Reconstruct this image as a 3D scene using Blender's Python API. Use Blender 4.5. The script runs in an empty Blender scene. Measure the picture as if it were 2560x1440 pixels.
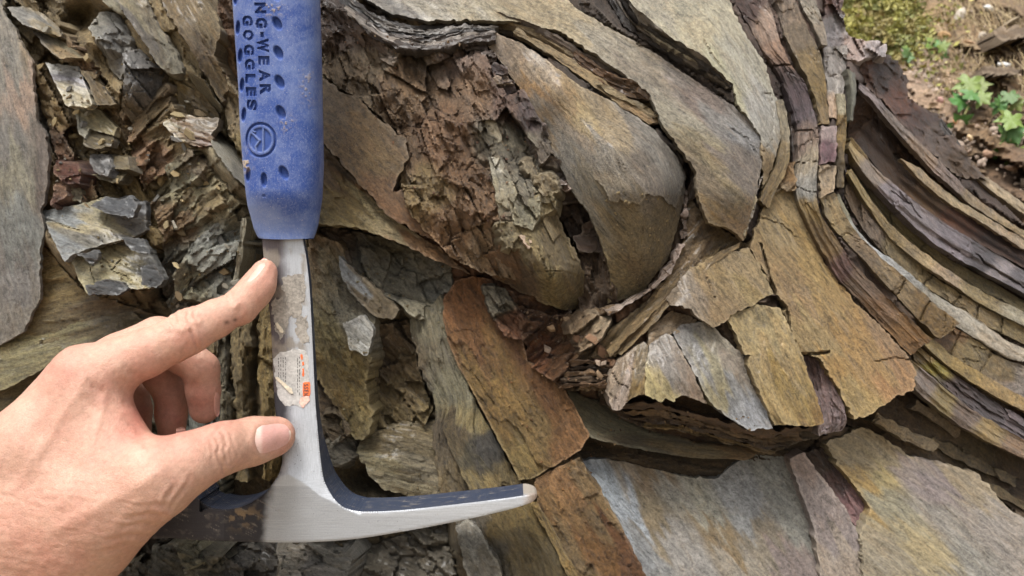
import bpy, math, random
import numpy as np
from mathutils import Vector, Matrix
random.seed(4)
# ------------------------------------------------------------------ camera, world, sun
scene = bpy.context.scene
COL = scene.collection
S = 0.000165          # metres per photo pixel on the plane of the hammer
D = 0.33              # camera to that plane
cam_d = bpy.data.cameras.new('camera'); cam = bpy.data.objects.new('camera', cam_d); COL.objects.link(cam)
cam.location = (0, -D, 0); cam.rotation_euler = (math.radians(90), 0, 0)
cam_d.sensor_width = 36; cam_d.lens = 18 * D / (1280 * S)
cam_d.clip_start = 0.01; cam_d.clip_end = 400
cam_d.dof.use_dof = True; cam_d.dof.focus_distance = D + 0.025; cam_d.dof.aperture_fstop = 16.0
scene.camera = cam
world = bpy.data.worlds.new('World'); scene.world = world; world.use_nodes = True
wn = world.node_tree.nodes; wl = world.node_tree.links
bg = wn['Background']
sky = wn.new('ShaderNodeTexSky'); sky.sky_type = 'NISHITA'; sky.sun_disc = False
SUN_EL, SUN_AZ = math.radians(64), math.radians(205)
sky.sun_elevation = SUN_EL; sky.sun_rotation = SUN_AZ
sky.air_density = 0.6; sky.dust_density = 4.0; sky.ozone_density = 0.6
hs = wn.new('ShaderNodeHueSaturation'); hs.inputs['Saturation'].default_value = 0.22
wl.new(sky.outputs[0], hs.inputs['Color']); wl.new(hs.outputs[0], bg.inputs['Color'])
bg.inputs['Strength'].default_value = 0.13
sun_d = bpy.data.lights.new('sun', 'SUN'); sun = bpy.data.objects.new('sun', sun_d); COL.objects.link(sun)
sun_d.energy = 1.8; sun_d.angle = math.radians(20); sun_d.color = (1, .975, .94)
sdir = Vector((math.sin(SUN_AZ) * math.cos(SUN_EL), math.cos(SUN_AZ) * math.cos(SUN_EL), math.sin(SUN_EL)))
sun.rotation_euler = sdir.to_track_quat('Z', 'Y').to_euler()
scene.view_settings.view_transform = 'Standard'; scene.view_settings.look = 'None'
scene.view_settings.gamma = 1; scene.view_settings.use_curve_mapping = False
scene.view_settings.exposure = 1.1

# ------------------------------------------------------------------ helpers
def srgb(c):
    c = np.asarray(c, float) / 255
    return np.where(c <= .04045, c / 12.92, ((c + .055) / 1.055) ** 2.4)
def W(x, y, d):
    d = np.asarray(d, float) * .001; k = S * (D + d) / D
    return np.stack([(np.asarray(x, float) - 1280) * k, d + 0 * k, -(np.asarray(y, float) - 720) * k], -1)
def WV(x, y, d): return Vector(W(x, y, d).tolist())
def h2(ix, iy, seed):
    n = (ix.astype(np.int64) * 374761393 + iy.astype(np.int64) * 668265263 + int(seed) * 974634533) & 0xffffffff
    n = ((n ^ (n >> 13)) * 1274126177) & 0xffffffff
    n = ((n ^ (n >> 16)) * 2246822519) & 0xffffffff
    return ((n ^ (n >> 15)) & 0xffffff) / float(0x1000000)
def vnoise(x, y, seed=0):
    ix = np.floor(x); iy = np.floor(y); fx = x - ix; fy = y - iy
    ux = fx * fx * fx * (fx * (fx * 6 - 15) + 10); uy = fy * fy * fy * (fy * (fy * 6 - 15) + 10)
    a = h2(ix, iy, seed); b = h2(ix + 1, iy, seed); c = h2(ix, iy + 1, seed); d = h2(ix + 1, iy + 1, seed)
    return (a + (b - a) * ux + (c - a) * uy + (a - b - c + d) * ux * uy) * 2 - 1
def fbm(x, y, seed=0, o=3):
    r = 0; a = 1.; t = 0
    for i in range(o):
        r = r + a * vnoise(x * 2 ** i + 17.3 * i, y * 2 ** i - 9.1 * i, seed + i * 7); t += a; a *= .5
    return r / t
def facet(u, v, seed):
    iu = np.floor(u); iv = np.floor(v)
    best = np.full(u.shape, 9e9); sec = np.full(u.shape, 9e9)
    bu = np.zeros_like(u); bv = np.zeros_like(u); bi = np.zeros_like(u); bj = np.zeros_like(u)
    for i in (-1, 0, 1):
        for j in (-1, 0, 1):
            cu = iu + i; cv = iv + j
            pu = cu + .1 + .8 * h2(cu, cv, seed); pv = cv + .1 + .8 * h2(cu, cv, seed + 1)
            dd = (u - pu) ** 2 + (v - pv) ** 2
            m = dd < best
            sec = np.where(m, best, np.minimum(sec, dd)); best = np.where(m, dd, best)
            bu = np.where(m, u - pu, bu); bv = np.where(m, v - pv, bv); bi = np.where(m, cu, bi); bj = np.where(m, cv, bj)
    return h2(bi, bj, seed + 2), h2(bi, bj, seed + 3) * 2 - 1, h2(bi, bj, seed + 4) * 2 - 1, bu, bv, np.sqrt(sec) - np.sqrt(best)
def tps(ctrl):
    c = np.asarray(ctrl, float)
    if len(c) == 1: return lambda x, y: np.full(np.shape(x), c[0, 2])
    P = c[:, :2] / 100; z = c[:, 2]; n = len(c)
    if n == 2:
        def g(x, y):
            a = P[1] - P[0]; t = ((np.asarray(x) / 100 - P[0, 0]) * a[0] + (np.asarray(y) / 100 - P[0, 1]) * a[1]) / (a @ a)
            return z[0] + (z[1] - z[0]) * t
        return g
    def K(r2): return .5 * r2 * np.log(r2 + 1e-9)
    A = np.zeros((n + 3, n + 3)); r2 = ((P[:, None] - P[None]) ** 2).sum(-1)
    A[:n, :n] = K(r2) + np.eye(n) * .02; A[:n, n] = 1; A[:n, n + 1:] = P; A[n, :n] = 1; A[n + 1:, :n] = P.T
    w = np.linalg.lstsq(A, np.concatenate([z, [0, 0, 0]]), rcond=None)[0]
    def f(x, y):
        x = np.asarray(x, float) / 100; y = np.asarray(y, float) / 100
        r = w[n] + w[n + 1] * x + w[n + 2] * y
        for i in range(n): r = r + w[i] * K((x - P[i, 0]) ** 2 + (y - P[i, 1]) ** 2)
        return r
    return f
def inside(x, y, poly):
    r = np.zeros(x.shape, bool); p = np.asarray(poly, float); q = np.roll(p, -1, 0)
    for (x0, y0), (x1, y1) in zip(p, q):
        if y0 == y1: continue
        c = ((y0 > y) != (y1 > y)); c &= x < (x1 - x0) * (y - y0) / (y1 - y0) + x0
        r ^= c
    return r
def resample(p, step, closed=True):
    p = np.asarray(p, float)
    if closed: p = np.vstack([p, p[:1]])
    L = np.concatenate([[0], np.cumsum(np.hypot(*(np.diff(p[:, :2], axis=0).T)))])
    n = max(int(L[-1] / step), 3); t = np.linspace(0, L[-1], n + 1)
    if closed: t = t[:-1]
    return np.stack([np.interp(t, L, p[:, k]) for k in range(p.shape[1])], -1)
def smooth_line(p, n):
    p = np.asarray(p, float); m = len(p)
    L = np.concatenate([[0], np.cumsum(np.hypot(*(np.diff(p[:, :2], axis=0).T)))]); L = L / L[-1]
    t = np.linspace(0, 1, n); i = np.clip(np.searchsorted(L, t, 'right') - 1, 0, m - 2)
    f = ((t - L[i]) / np.maximum(L[i + 1] - L[i], 1e-9))[:, None]
    p0 = p[np.maximum(i - 1, 0)]; p1 = p[i]; p2 = p[i + 1]; p3 = p[np.minimum(i + 2, m - 1)]
    return .5 * (2 * p1 + (p2 - p0) * f + (2 * p0 - 5 * p1 + 4 * p2 - p3) * f ** 2 + (3 * p1 - p0 - 3 * p2 + p3) * f ** 3)
def seg_dist(x, y, line):
    r = np.full(x.shape, 9e9); l = np.asarray(line, float)
    for a, b in zip(l[:-1, :2], l[1:, :2]):
        ab = b - a; t = np.clip(((x - a[0]) * ab[0] + (y - a[1]) * ab[1]) / (ab @ ab + 1e-9), 0, 1)
        r = np.minimum(r, np.hypot(x - a[0] - t * ab[0], y - a[1] - t * ab[1]))
    return r
def mesh_np(name, verts, faces, mat, parent=None, tint=None, grain=None, sharp=None, mats=None, fmat=None):
    """faces: list of int arrays (n,3)/(n,4)"""
    me = bpy.data.meshes.new(name); V = np.asarray(verts, np.float32)
    me.vertices.add(len(V)); me.vertices.foreach_set('co', V.ravel())
    li = np.concatenate([f.ravel() for f in faces]).astype(np.int32)
    tot = np.concatenate([np.full(len(f), f.shape[1]) for f in faces]).astype(np.int32)
    me.loops.add(len(li)); me.loops.foreach_set('vertex_index', li)
    me.polygons.add(len(tot)); me.polygons.foreach_set('loop_start', np.concatenate([[0], np.cumsum(tot)[:-1]]).astype(np.int32))
    me.polygons.foreach_set('use_smooth', np.ones(len(tot), bool))
    if tint is not None:
        a = me.attributes.new('tint', 'FLOAT_COLOR', 'POINT'); t = np.ones((len(V), 4), np.float32); t[:, :3] = tint
        a.data.foreach_set('color', t.ravel())
    if grain is not None:
        a = me.attributes.new('grain', 'FLOAT_VECTOR', 'POINT'); a.data.foreach_set('vector', np.asarray(grain, np.float32).ravel())
    for m in (mats or [mat]): me.materials.append(m)
    if fmat is not None: me.polygons.foreach_set('material_index', np.asarray(fmat, np.int32))
    me.update(calc_edges=True)
    if sharp: me.set_sharp_from_angle(angle=math.radians(sharp))
    o = bpy.data.objects.new(name, me); COL.objects.link(o)
    if parent: o.parent = parent
    return o
def tag(o, label=None, cat=None, group=None, kind=None):
    for k, v in (('label', label), ('category', cat), ('group', group), ('kind', kind)):
        if v: o[k] = v
    return o
def empty(name, loc, label=None, cat=None, group=None, kind=None):
    o = bpy.data.objects.new(name, None); COL.objects.link(o); o.location = loc; o.empty_display_size = .01
    return tag(o, label, cat, group, kind)
def reparent(o, p):
    o.parent = p
    if p.type == 'EMPTY' or any(p.location): o.matrix_parent_inverse = Matrix.Translation(-Vector(p.location))
    return o

# ------------------------------------------------------------------ materials
class N:
    def __init__(s, name):
        s.m = bpy.data.materials.new(name); s.m.use_nodes = True; s.t = s.m.node_tree; s.b = s.t.nodes['Principled BSDF']
    def n(s, typ, **k):
        x = s.t.nodes.new('ShaderNode' + typ)
        for a, v in k.items(): setattr(x, a, v)
        return x
    def set(s, sock, v):
        if isinstance(v, bpy.types.NodeSocket): s.t.links.new(v, sock)
        else: sock.default_value = v
    def math(s, op, a, b=0., c=None):
        x = s.n('Math', operation=op); s.set(x.inputs[0], a); s.set(x.inputs[1], b)
        if c is not None: s.set(x.inputs[2], c)
        return x.outputs[0]
    def mix(s, f, a, b, mode='MIX'):
        x = s.n('Mix', data_type='RGBA', blend_type=mode); s.set(x.inputs[0], f)
        for i, v in ((6, a), (7, b)): s.set(x.inputs[i], v if isinstance(v, bpy.types.NodeSocket) else (*v[:3], 1))
        return x.outputs[2]
    def noise(s, vec, scale, detail=4, rough=.6, dist=0., dim='3D'):
        x = s.n('TexNoise'); s.set(x.inputs['Vector'], vec); x.inputs['Scale'].default_value = scale
        x.inputs['Detail'].default_value = detail; x.inputs['Roughness'].default_value = rough; x.inputs['Distortion'].default_value = dist
        return x.outputs['Fac']
    def scale(s, vec, sc):
        x = s.n('VectorMath', operation='MULTIPLY'); s.set(x.inputs[0], vec); x.inputs[1].default_value = sc; return x.outputs[0]
    def rng(s, v, a, b, c, d):
        x = s.n('MapRange'); s.set(x.inputs[0], v)
        for i, q in enumerate((a, b, c, d)): s.set(x.inputs[i + 1], q)
        return x.outputs[0]
    def attr(s, name):
        return s.n('Attribute', attribute_name=name)
    def p(s, **k):
        for a, v in k.items(): s.set(s.b.inputs[a.replace('_', ' ')], v)
    def bump(s, h, st, dist=.001, prev=None):
        x = s.n('Bump'); x.inputs['Strength'].default_value = st; x.inputs['Distance'].default_value = dist; s.set(x.inputs['Height'], h)
        if prev is not None: s.t.links.new(prev, x.inputs['Normal'])
        return x.outputs[0]
def rock_mat(name, rough=.72, streak=.25, speck=.35, bump=.6, spec=.35, stretch=7., obj=False, stain=.5, coat=0., edge=.5, crack=0.):
    M = N(name)
    if obj:
        inf = M.n('ObjectInfo'); col = inf.outputs['Color']; tc = M.n('TexCoord')
        ov = M.n('VectorMath', operation='MULTIPLY_ADD'); M.t.links.new(tc.outputs['Object'], ov.inputs[0]); ov.inputs[1].default_value = (1000,) * 3
        M.t.links.new(inf.outputs['Location'], ov.inputs[2])
        ov2 = M.n('VectorMath', operation='MULTIPLY_ADD'); M.t.links.new(inf.outputs['Location'], ov2.inputs[0]); ov2.inputs[1].default_value = (3000,) * 3
        M.t.links.new(ov.outputs[0], ov2.inputs[2]); g = ov2.outputs[0]
    else:
        col = M.attr('tint').outputs['Color']; g = M.attr('grain').outputs['Vector']
    wv = M.n('TexNoise'); M.set(wv.inputs['Vector'], g); wv.inputs['Scale'].default_value = .12; wv.inputs['Detail'].default_value = 1
    wp = M.n('VectorMath', operation='MULTIPLY_ADD'); M.t.links.new(wv.outputs['Color'], wp.inputs[0]); wp.inputs[1].default_value = (2.2, 2.2, 2.2); M.set(wp.inputs[2], g)
    gw = wp.outputs[0]                                              # wandering version of the grain
    gs = M.scale(gw, (1 / stretch, 1, 1))
    nl = M.noise(M.scale(gw, (.22, 1, 1)), .13, 6, .72, .4)          # broad tone
    ns = M.noise(gs, .7, 6, .75, .2)                               # streaks along the bedding
    ng = M.noise(g, .75, 6, .88)                                    # gritty grain
    nm = M.noise(M.scale(gw, (.38, 1, 1)), .42, 8, .82, .4)         # mottling
    nb = M.noise(M.scale(gw, (.2, 1, 1)), .24, 6, .78, .6)          # stains
    v = M.math('ADD', M.rng(nl, .3, .7, .82, 1.18), M.rng(ns, .36, .64, -streak, streak))
    v = M.math('ADD', v, M.rng(nm, .36, .64, -.34, .34))
    v = M.math('ADD', v, M.rng(ng, .36, .64, -speck, speck))
    v = M.math('MAXIMUM', v, .16)
    och = M.mix(1., col, (1.14, .98, .80), 'MULTIPLY')
    bw = M.n('RGBToBW'); M.set(bw.inputs[0], col); gv = M.n('CombineColor')
    for i, q in enumerate((.86, .84, .80)): M.set(gv.inputs[i], M.math('MULTIPLY', bw.outputs[0], q))
    gry = M.mix(.7, col, gv.outputs[0])
    lite = M.mix(1., col, (2.1, 2.1, 2.1), 'MULTIPLY'); lite = M.mix(.25, lite, (.42, .38, .31))
    c = M.mix(M.rng(nb, .52, .62, 0, stain), col, och)
    c = M.mix(M.rng(nb, .47, .36, 0, stain), c, gry)
    vm = M.n('VectorMath', operation='SCALE'); M.set(vm.inputs[0], c); M.set(vm.inputs[3], v)
    pale = M.noise(M.scale(gw, (.5, 1, 1)), .7, 7, .85)
    c2 = M.mix(M.rng(pale, .60, .70, 0, .5), vm.outputs[0], lite)
    dk = M.noise(M.scale(gw, (.6, 1, 1)), .55, 7, .84)
    c2 = M.mix(M.rng(dk, .37, .29, 0, .75), c2, (.028, .022, .018))
    if crack:                                                       # hairline partings along the bedding
        vo = M.n('TexVoronoi', feature='DISTANCE_TO_EDGE'); M.set(vo.inputs['Vector'], M.scale(gw, (.28, 1, 1))); vo.inputs['Scale'].default_value = .16
        ck = M.math('MULTIPLY', M.rng(vo.outputs['Distance'], .0, .035, 1, 0), M.rng(nm, .42, .56, 0, 1)); c2 = M.mix(M.math('MULTIPLY', ck, crack), c2, (.025, .02, .016))
    # edges of the rock are tinted paler than its flat faces
    geo = M.n('NewGeometry'); c2 = M.mix(M.math('MULTIPLY', M.rng(geo.outputs['Pointiness'], .52, .62, 0, edge), M.rng(ng, .35, .6, .3, 1)), c2, lite)
    M.set(M.b.inputs['Base Color'], c2)
    M.p(Roughness=M.rng(nm, .3, .7, rough - .14, min(rough + .12, 1)), Specular_IOR_Level=spec)
    if coat: M.p(Coat_Weight=coat, Coat_Roughness=.25)
    hgt = M.math('ADD', M.math('MULTIPLY', ns, .9), M.math('ADD', M.math('MULTIPLY', ng, 1.3), M.math('MULTIPLY', nm, 1.8)))
    if crack: hgt = M.math('SUBTRACT', hgt, M.math('MULTIPLY', ck, 1.2))
    M.set(M.b.inputs['Normal'], M.bump(hgt, bump, .0019))
    return M.m
MAT = {
 'bed': rock_mat('bedding_rock', .5, .32, .42, .9, .5, 8, stain=.4, coat=.16),
 'fine': rock_mat('fine_slate', .46, .28, .38, .7, .5, 8, stain=.35, coat=.18),
 'crumb': rock_mat('broken_rock', .6, .24, .48, .9, .48, 4, edge=.75, stain=.4),
 'rust': rock_mat('rusty_rock', .46, .26, .46, .95, .52, 4, stain=.3, edge=.8),
 'gloss': rock_mat('dark_wet_rock', .4, .28, .35, .7, .55, 5, coat=.15, edge=.6),
 'chip': rock_mat('rock_fragment', .68, .2, .35, .6, .42, 4, obj=True),
}

# ------------------------------------------------------------------ rock builders
ZB = np.full((470, 760), 400.)      # depth of what has been built, 6 px cells, from (-600,-500)
def zb_put(x, y, d):
    i = ((y + 500) / 6).astype(int); j = ((x + 600) / 6).astype(int); m = (i >= 0) & (i < 470) & (j >= 0) & (j < 760)
    np.minimum.at(ZB, (i[m], j[m]), d[m])
def zb_get(x, y):
    return ZB[min(max(int((y + 500) / 6), 0), 469), min(max(int((x + 600) / 6), 0), 759)]
SAT = .93
ROUGH = {  # n: (along, across, mm); f: (along, across, mm, tilt); t: (along, across, steps, mm)
 'smooth': dict(n=[(260, 110, 1.5), (90, 20, .4), (30, 7, .2)], t=[(190, 60, 3, .7), (120, 20, 3, .35)]),
 'slate': dict(n=[(220, 90, 1.4), (60, 18, .4), (18, 8, .25)], t=[(150, 60, 4, 1.6), (60, 26, 3, .7)], f=[(70, 40, .6, .2)]),
 'bed': dict(n=[(260, 70, 1.6), (120, 12, .55), (40, 7, .35)], f=[(120, 26, .8, .2)], t=[(160, 22, 4, 1.2)]),
 'crumb': dict(n=[(150, 90, 3.5), (30, 15, .8), (12, 7, .35)], f=[(170, 60, 6.0, .6), (70, 27, 3.0, .6), (27, 12, 1.1, .55)], t=[(90, 14, 3, 1.2)]),
 'core': dict(n=[(150, 90, 4.), (40, 22, 1.6), (13, 8, .5)], f=[(150, 80, 7.5, .7), (60, 34, 3.0, .7), (24, 14, 1.0, .65)], t=[(80, 16, 3, 1.2)]),
 'dark': dict(n=[(220, 90, 2.6), (60, 24, 1.2), (20, 10, .5)], f=[(90, 50, 1.6, .4), (30, 16, .8, .5)]),
 'chunk': dict(n=[(200, 120, 3), (24, 16, .5)], f=[(130, 70, 5.5, .6), (50, 26, 2.0, .55), (20, 12, .7, .5)], t=[(90, 18, 3, .8)]),
 'gritty': dict(n=[(160, 90, 2.), (40, 16, .8), (14, 8, .45)], f=[(80, 34, 1.3, .35), (26, 13, .7, .45)], t=[(110, 16, 3, .6)]),
 'block': dict(n=[(160, 80, 1.), (22, 12, .3)], f=[(70, 46, 1.6, .25), (22, 12, .5, .4)]),
 'layer': dict(n=[(300, 60, 1.), (40, 9, .4)], f=[(80, 26, 1.3, .3), (26, 9, .6, .4)], t=[(400, 16, 4, 2.2)]),
 'strat': dict(n=[(400, 50, .8), (160, 8, .35), (30, 7, .2)], f=[(110, 40, .8, .25)], t=[(700, 15, 4, 1.8)]),
}
def relief(u, v, preset, amp, seed):
    R = ROUGH[preset]; h = np.zeros_like(u); sh = np.zeros_like(u)
    wu = u + 9 * fbm(u / 60, v / 40, seed + 90, 2); wv = v + 5 * fbm(u / 55, v / 35, seed + 91, 2)
    for i, (a, b, m) in enumerate(R.get('n', ())): h += m * fbm(u / a, v / b, seed + i * 11, 3)
    for i, (a, b, m, t) in enumerate(R.get('f', ())):
        r0, r1, r2, du, dv, e = facet(wu / a, wv / b, seed + 31 + i * 13)
        h += m * ((r0 - .5) + 1.6 * t * (r1 * du + r2 * dv)) - m * .10 * np.clip(1 - e / .10, 0, 1)
        sh += (r0 - .5) * (.30, .26, .2)[min(i, 2)]
    for i, (a, b, k, m) in enumerate(R.get('t', ())):
        q = (fbm(wu / a, wv / b, seed + 61 + i * 17, 3) * .5 + .5) * k * 1.6
        f = q - np.floor(q); h += m * (np.floor(q) + np.clip((f - .9) / .1, 0, 1)) / k * 1.2
    return h * amp, sh
def tints(x, y, cols, seed, soft=3., ang=None):
    if len(cols) == 3 and np.isscalar(cols[0]): cols = [(0, 0, cols)]
    if ang is None: wx = x + 48 * fbm(x / 80, y / 80, seed + 5, 5); wy = y + 48 * fbm(x / 80, y / 80, seed + 6, 5); q = lambda a, b: a * a + b * b
    else:                                                           # stains run along the bedding
        c_, s_ = math.cos(math.radians(ang)), math.sin(math.radians(ang)); u = x * c_ + y * s_; v = -x * s_ + y * c_
        a_ = 130 * fbm(u / 170, v / 22, seed + 5, 5); b_ = 22 * fbm(u / 120, v / 40, seed + 6, 5); wx = x + a_ * c_ - b_ * s_; wy = y + a_ * s_ + b_ * c_
        q = lambda a, b: (.75 * (a * c_ + b * s_)) ** 2 + (1.25 * (b * c_ - a * s_)) ** 2
    A = 0; Wt = 0
    for cx, cy, c in cols:
        w = 1 / (q(wx - cx, wy - cy) / 1e4 + .02) ** soft
        A = A + w[..., None] * srgb(c); Wt = Wt + w
    A = A / Wt[..., None]; L = A.mean(-1, keepdims=True)
    return L + (A - L) * SAT
def crack_cut(x, y, cracks, seed):
    h = 0
    for ck in cracks:
        line, wd, dp = ck
        jx = x + 5 * fbm(x / 22, y / 22, seed + 71, 3); jy = y + 5 * fbm(x / 22, y / 22, seed + 72, 3)
        w = wd * (.75 + .5 * vnoise(x / 30, y / 30, seed + 73))
        h = h + dp * np.clip(1.25 - seg_dist(jx, jy, line) / w, 0, 1)
    return h
ALB = .88; TONE = np.array([1.0, .97, .93])
SEED = [100]
def poly(name, out, depth, cols, ang=60, pre='bed', amp=1., step=5, thick=10, mat='bed', jag=3, cracks=(), flare=0.,
         parent=None, label=None, sharp=38, loc=None, put=True, tone=(1, 1, 1), floor=None):
    SEED[0] += 37; seed = SEED[0]
    o = resample(out, 3.0); jn = len(o)
    ax = .4 * fbm(o[:, 0] / 40, o[:, 1] / 40, seed + 1, 3) + .75 * fbm(o[:, 0] / 12, o[:, 1] / 12, seed + 3, 3) + .3 * (vnoise(o[:, 0] / 9, o[:, 1] / 9, seed + 8) > .35); ay = .4 * fbm(o[:, 0] / 40, o[:, 1] / 40, seed + 2, 3) + .75 * fbm(o[:, 0] / 12, o[:, 1] / 12, seed + 4, 3) - .3 * (vnoise(o[:, 0] / 11, o[:, 1] / 11, seed + 9) > .35)
    o = o + jag * np.stack([ax, ay], -1) * 1.7
    lo = o.min(0) - step; hi = o.max(0) + step
    gx = np.arange(lo[0], hi[0] + step, step); gy = np.arange(lo[1], hi[1] + step, step)
    X, Y = np.meshgrid(gx, gy); ny, nx = X.shape
    cx = (X[:-1, :-1] + step / 2).ravel(); cy = (Y[:-1, :-1] + step / 2).ravel()
    pol = o if len(cx) < 60000 else resample(out, 12.)
    keep = inside(cx, cy, pol).reshape(ny - 1, nx - 1)
    ii, jj = np.nonzero(keep); a = ii * nx + jj
    Q = np.stack([a, a + nx, a + nx + 1, a + 1], -1)
    used = np.unique(Q); rm = np.full(nx * ny, -1); rm[used] = np.arange(len(used)); Q = rm[Q]
    x = X.ravel()[used].copy(); y = Y.ravel()[used].copy()
    # boundary edges
    E = np.concatenate([Q[:, [0, 1]], Q[:, [1, 2]], Q[:, [2, 3]], Q[:, [3, 0]]]); key = np.sort(E, 1); k = key[:, 0].astype(np.int64) * len(used) + key[:, 1]
    uq, inv, cnt = np.unique(k, return_inverse=True, return_counts=True); BE = E[cnt[inv] == 1]; bv = np.unique(BE)
    if len(x) < 60000:
        for s0 in range(0, len(bv), 500):
            b = bv[s0:s0 + 500]; dd = (x[b, None] - o[None, :, 0]) ** 2 + (y[b, None] - o[None, :, 1]) ** 2
            n_ = dd.argmin(1); ok = dd[np.arange(len(b)), n_] < (1.5 * step) ** 2
            x[b[ok]] = o[n_[ok], 0]; y[b[ok]] = o[n_[ok], 1]
    cs, sn = math.cos(math.radians(ang)), math.sin(math.radians(ang))
    u = x * cs + y * sn; v = -x * sn + y * cs
    h, sh = relief(u, v, pre, amp, seed)
    dep = depth if callable(depth) else tps(depth); d = dep(x, y) - h
    if floor is not None: d = np.maximum(d, floor(x, y))
    if len(cracks): d = d + crack_cut(x, y, cracks, seed)
    T = tints(x, y, cols, seed, ang=ang if pre in ('smooth', 'slate', 'bed', 'gritty') else None) * (1 + sh[:, None]) * ALB * TONE * np.array(tone)
    G = np.stack([u * .165, v * .165, d * 1.0], -1)
    if put: zb_put(x, y, d)
    # skirt
    mp = np.full(len(x), -1); mp[bv] = np.arange(len(bv)); nb = len(bv)
    cxm, cym = x[bv], y[bv]
    # outward direction of the boundary vertex
    on = np.zeros((len(x), 2)); ev = np.stack([x[BE[:, 1]] - x[BE[:, 0]], y[BE[:, 1]] - y[BE[:, 0]]], -1)
    nrm = np.stack([-ev[:, 1], ev[:, 0]], -1); np.add.at(on, BE[:, 0], nrm); np.add.at(on, BE[:, 1], nrm)
    on = on[bv]; on /= np.linalg.norm(on, axis=1)[:, None] + 1e-9
    PX, PY, PD, PT, PG = [x], [y], [d], [T], [G]; F = [Q]; prev = None; base = len(x)
    rows = 4 if thick > 4 else 2
    for r in range(1, rows + 1):
        t = r / rows; jx = 2.2 * vnoise(cxm / 9 + r * 5, cym / 9, seed + r) * (1 if r < rows else 0)
        sd = d[bv] + thick * t; kk = (330 + d[bv]) / (330 + sd)       # straight back, so the sides show in perspective
        sx = 1280 + (cxm + on[:, 0] * (flare * t * thick / .165 + jx * .9) - 1280) * kk; sy = 720 + (cym + on[:, 1] * (flare * t * thick / .165 + jx * .9) - 720) * kk
        PX.append(sx); PY.append(sy); PD.append(sd); PT.append(T[bv] * (.8 + .35 * h2(np.full(nb, r), np.floor(cxm / 40), seed))[:, None])
        PG.append(np.stack([(cxm * cs + cym * sn) * .165, (cym - cxm) * .05 + sd * 2.2, sd], -1))
        A = BE[:, 0], BE[:, 1]
        if prev is None: F.append(np.stack([A[1], A[0], base + mp[A[0]], base + mp[A[1]]], -1))
        else: F.append(np.stack([prev + mp[A[1]], prev + mp[A[0]], base + mp[A[0]], base + mp[A[1]]], -1))
        prev = base; base += nb
    V = W(np.concatenate(PX), np.concatenate(PY), np.concatenate(PD))
    ob = mesh_np(name, V, F, MAT[mat], None, np.concatenate(PT), np.concatenate(PG), sharp)
    if label: ob['label'] = label
    if parent: reparent(ob, parent)
    return ob
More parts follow.
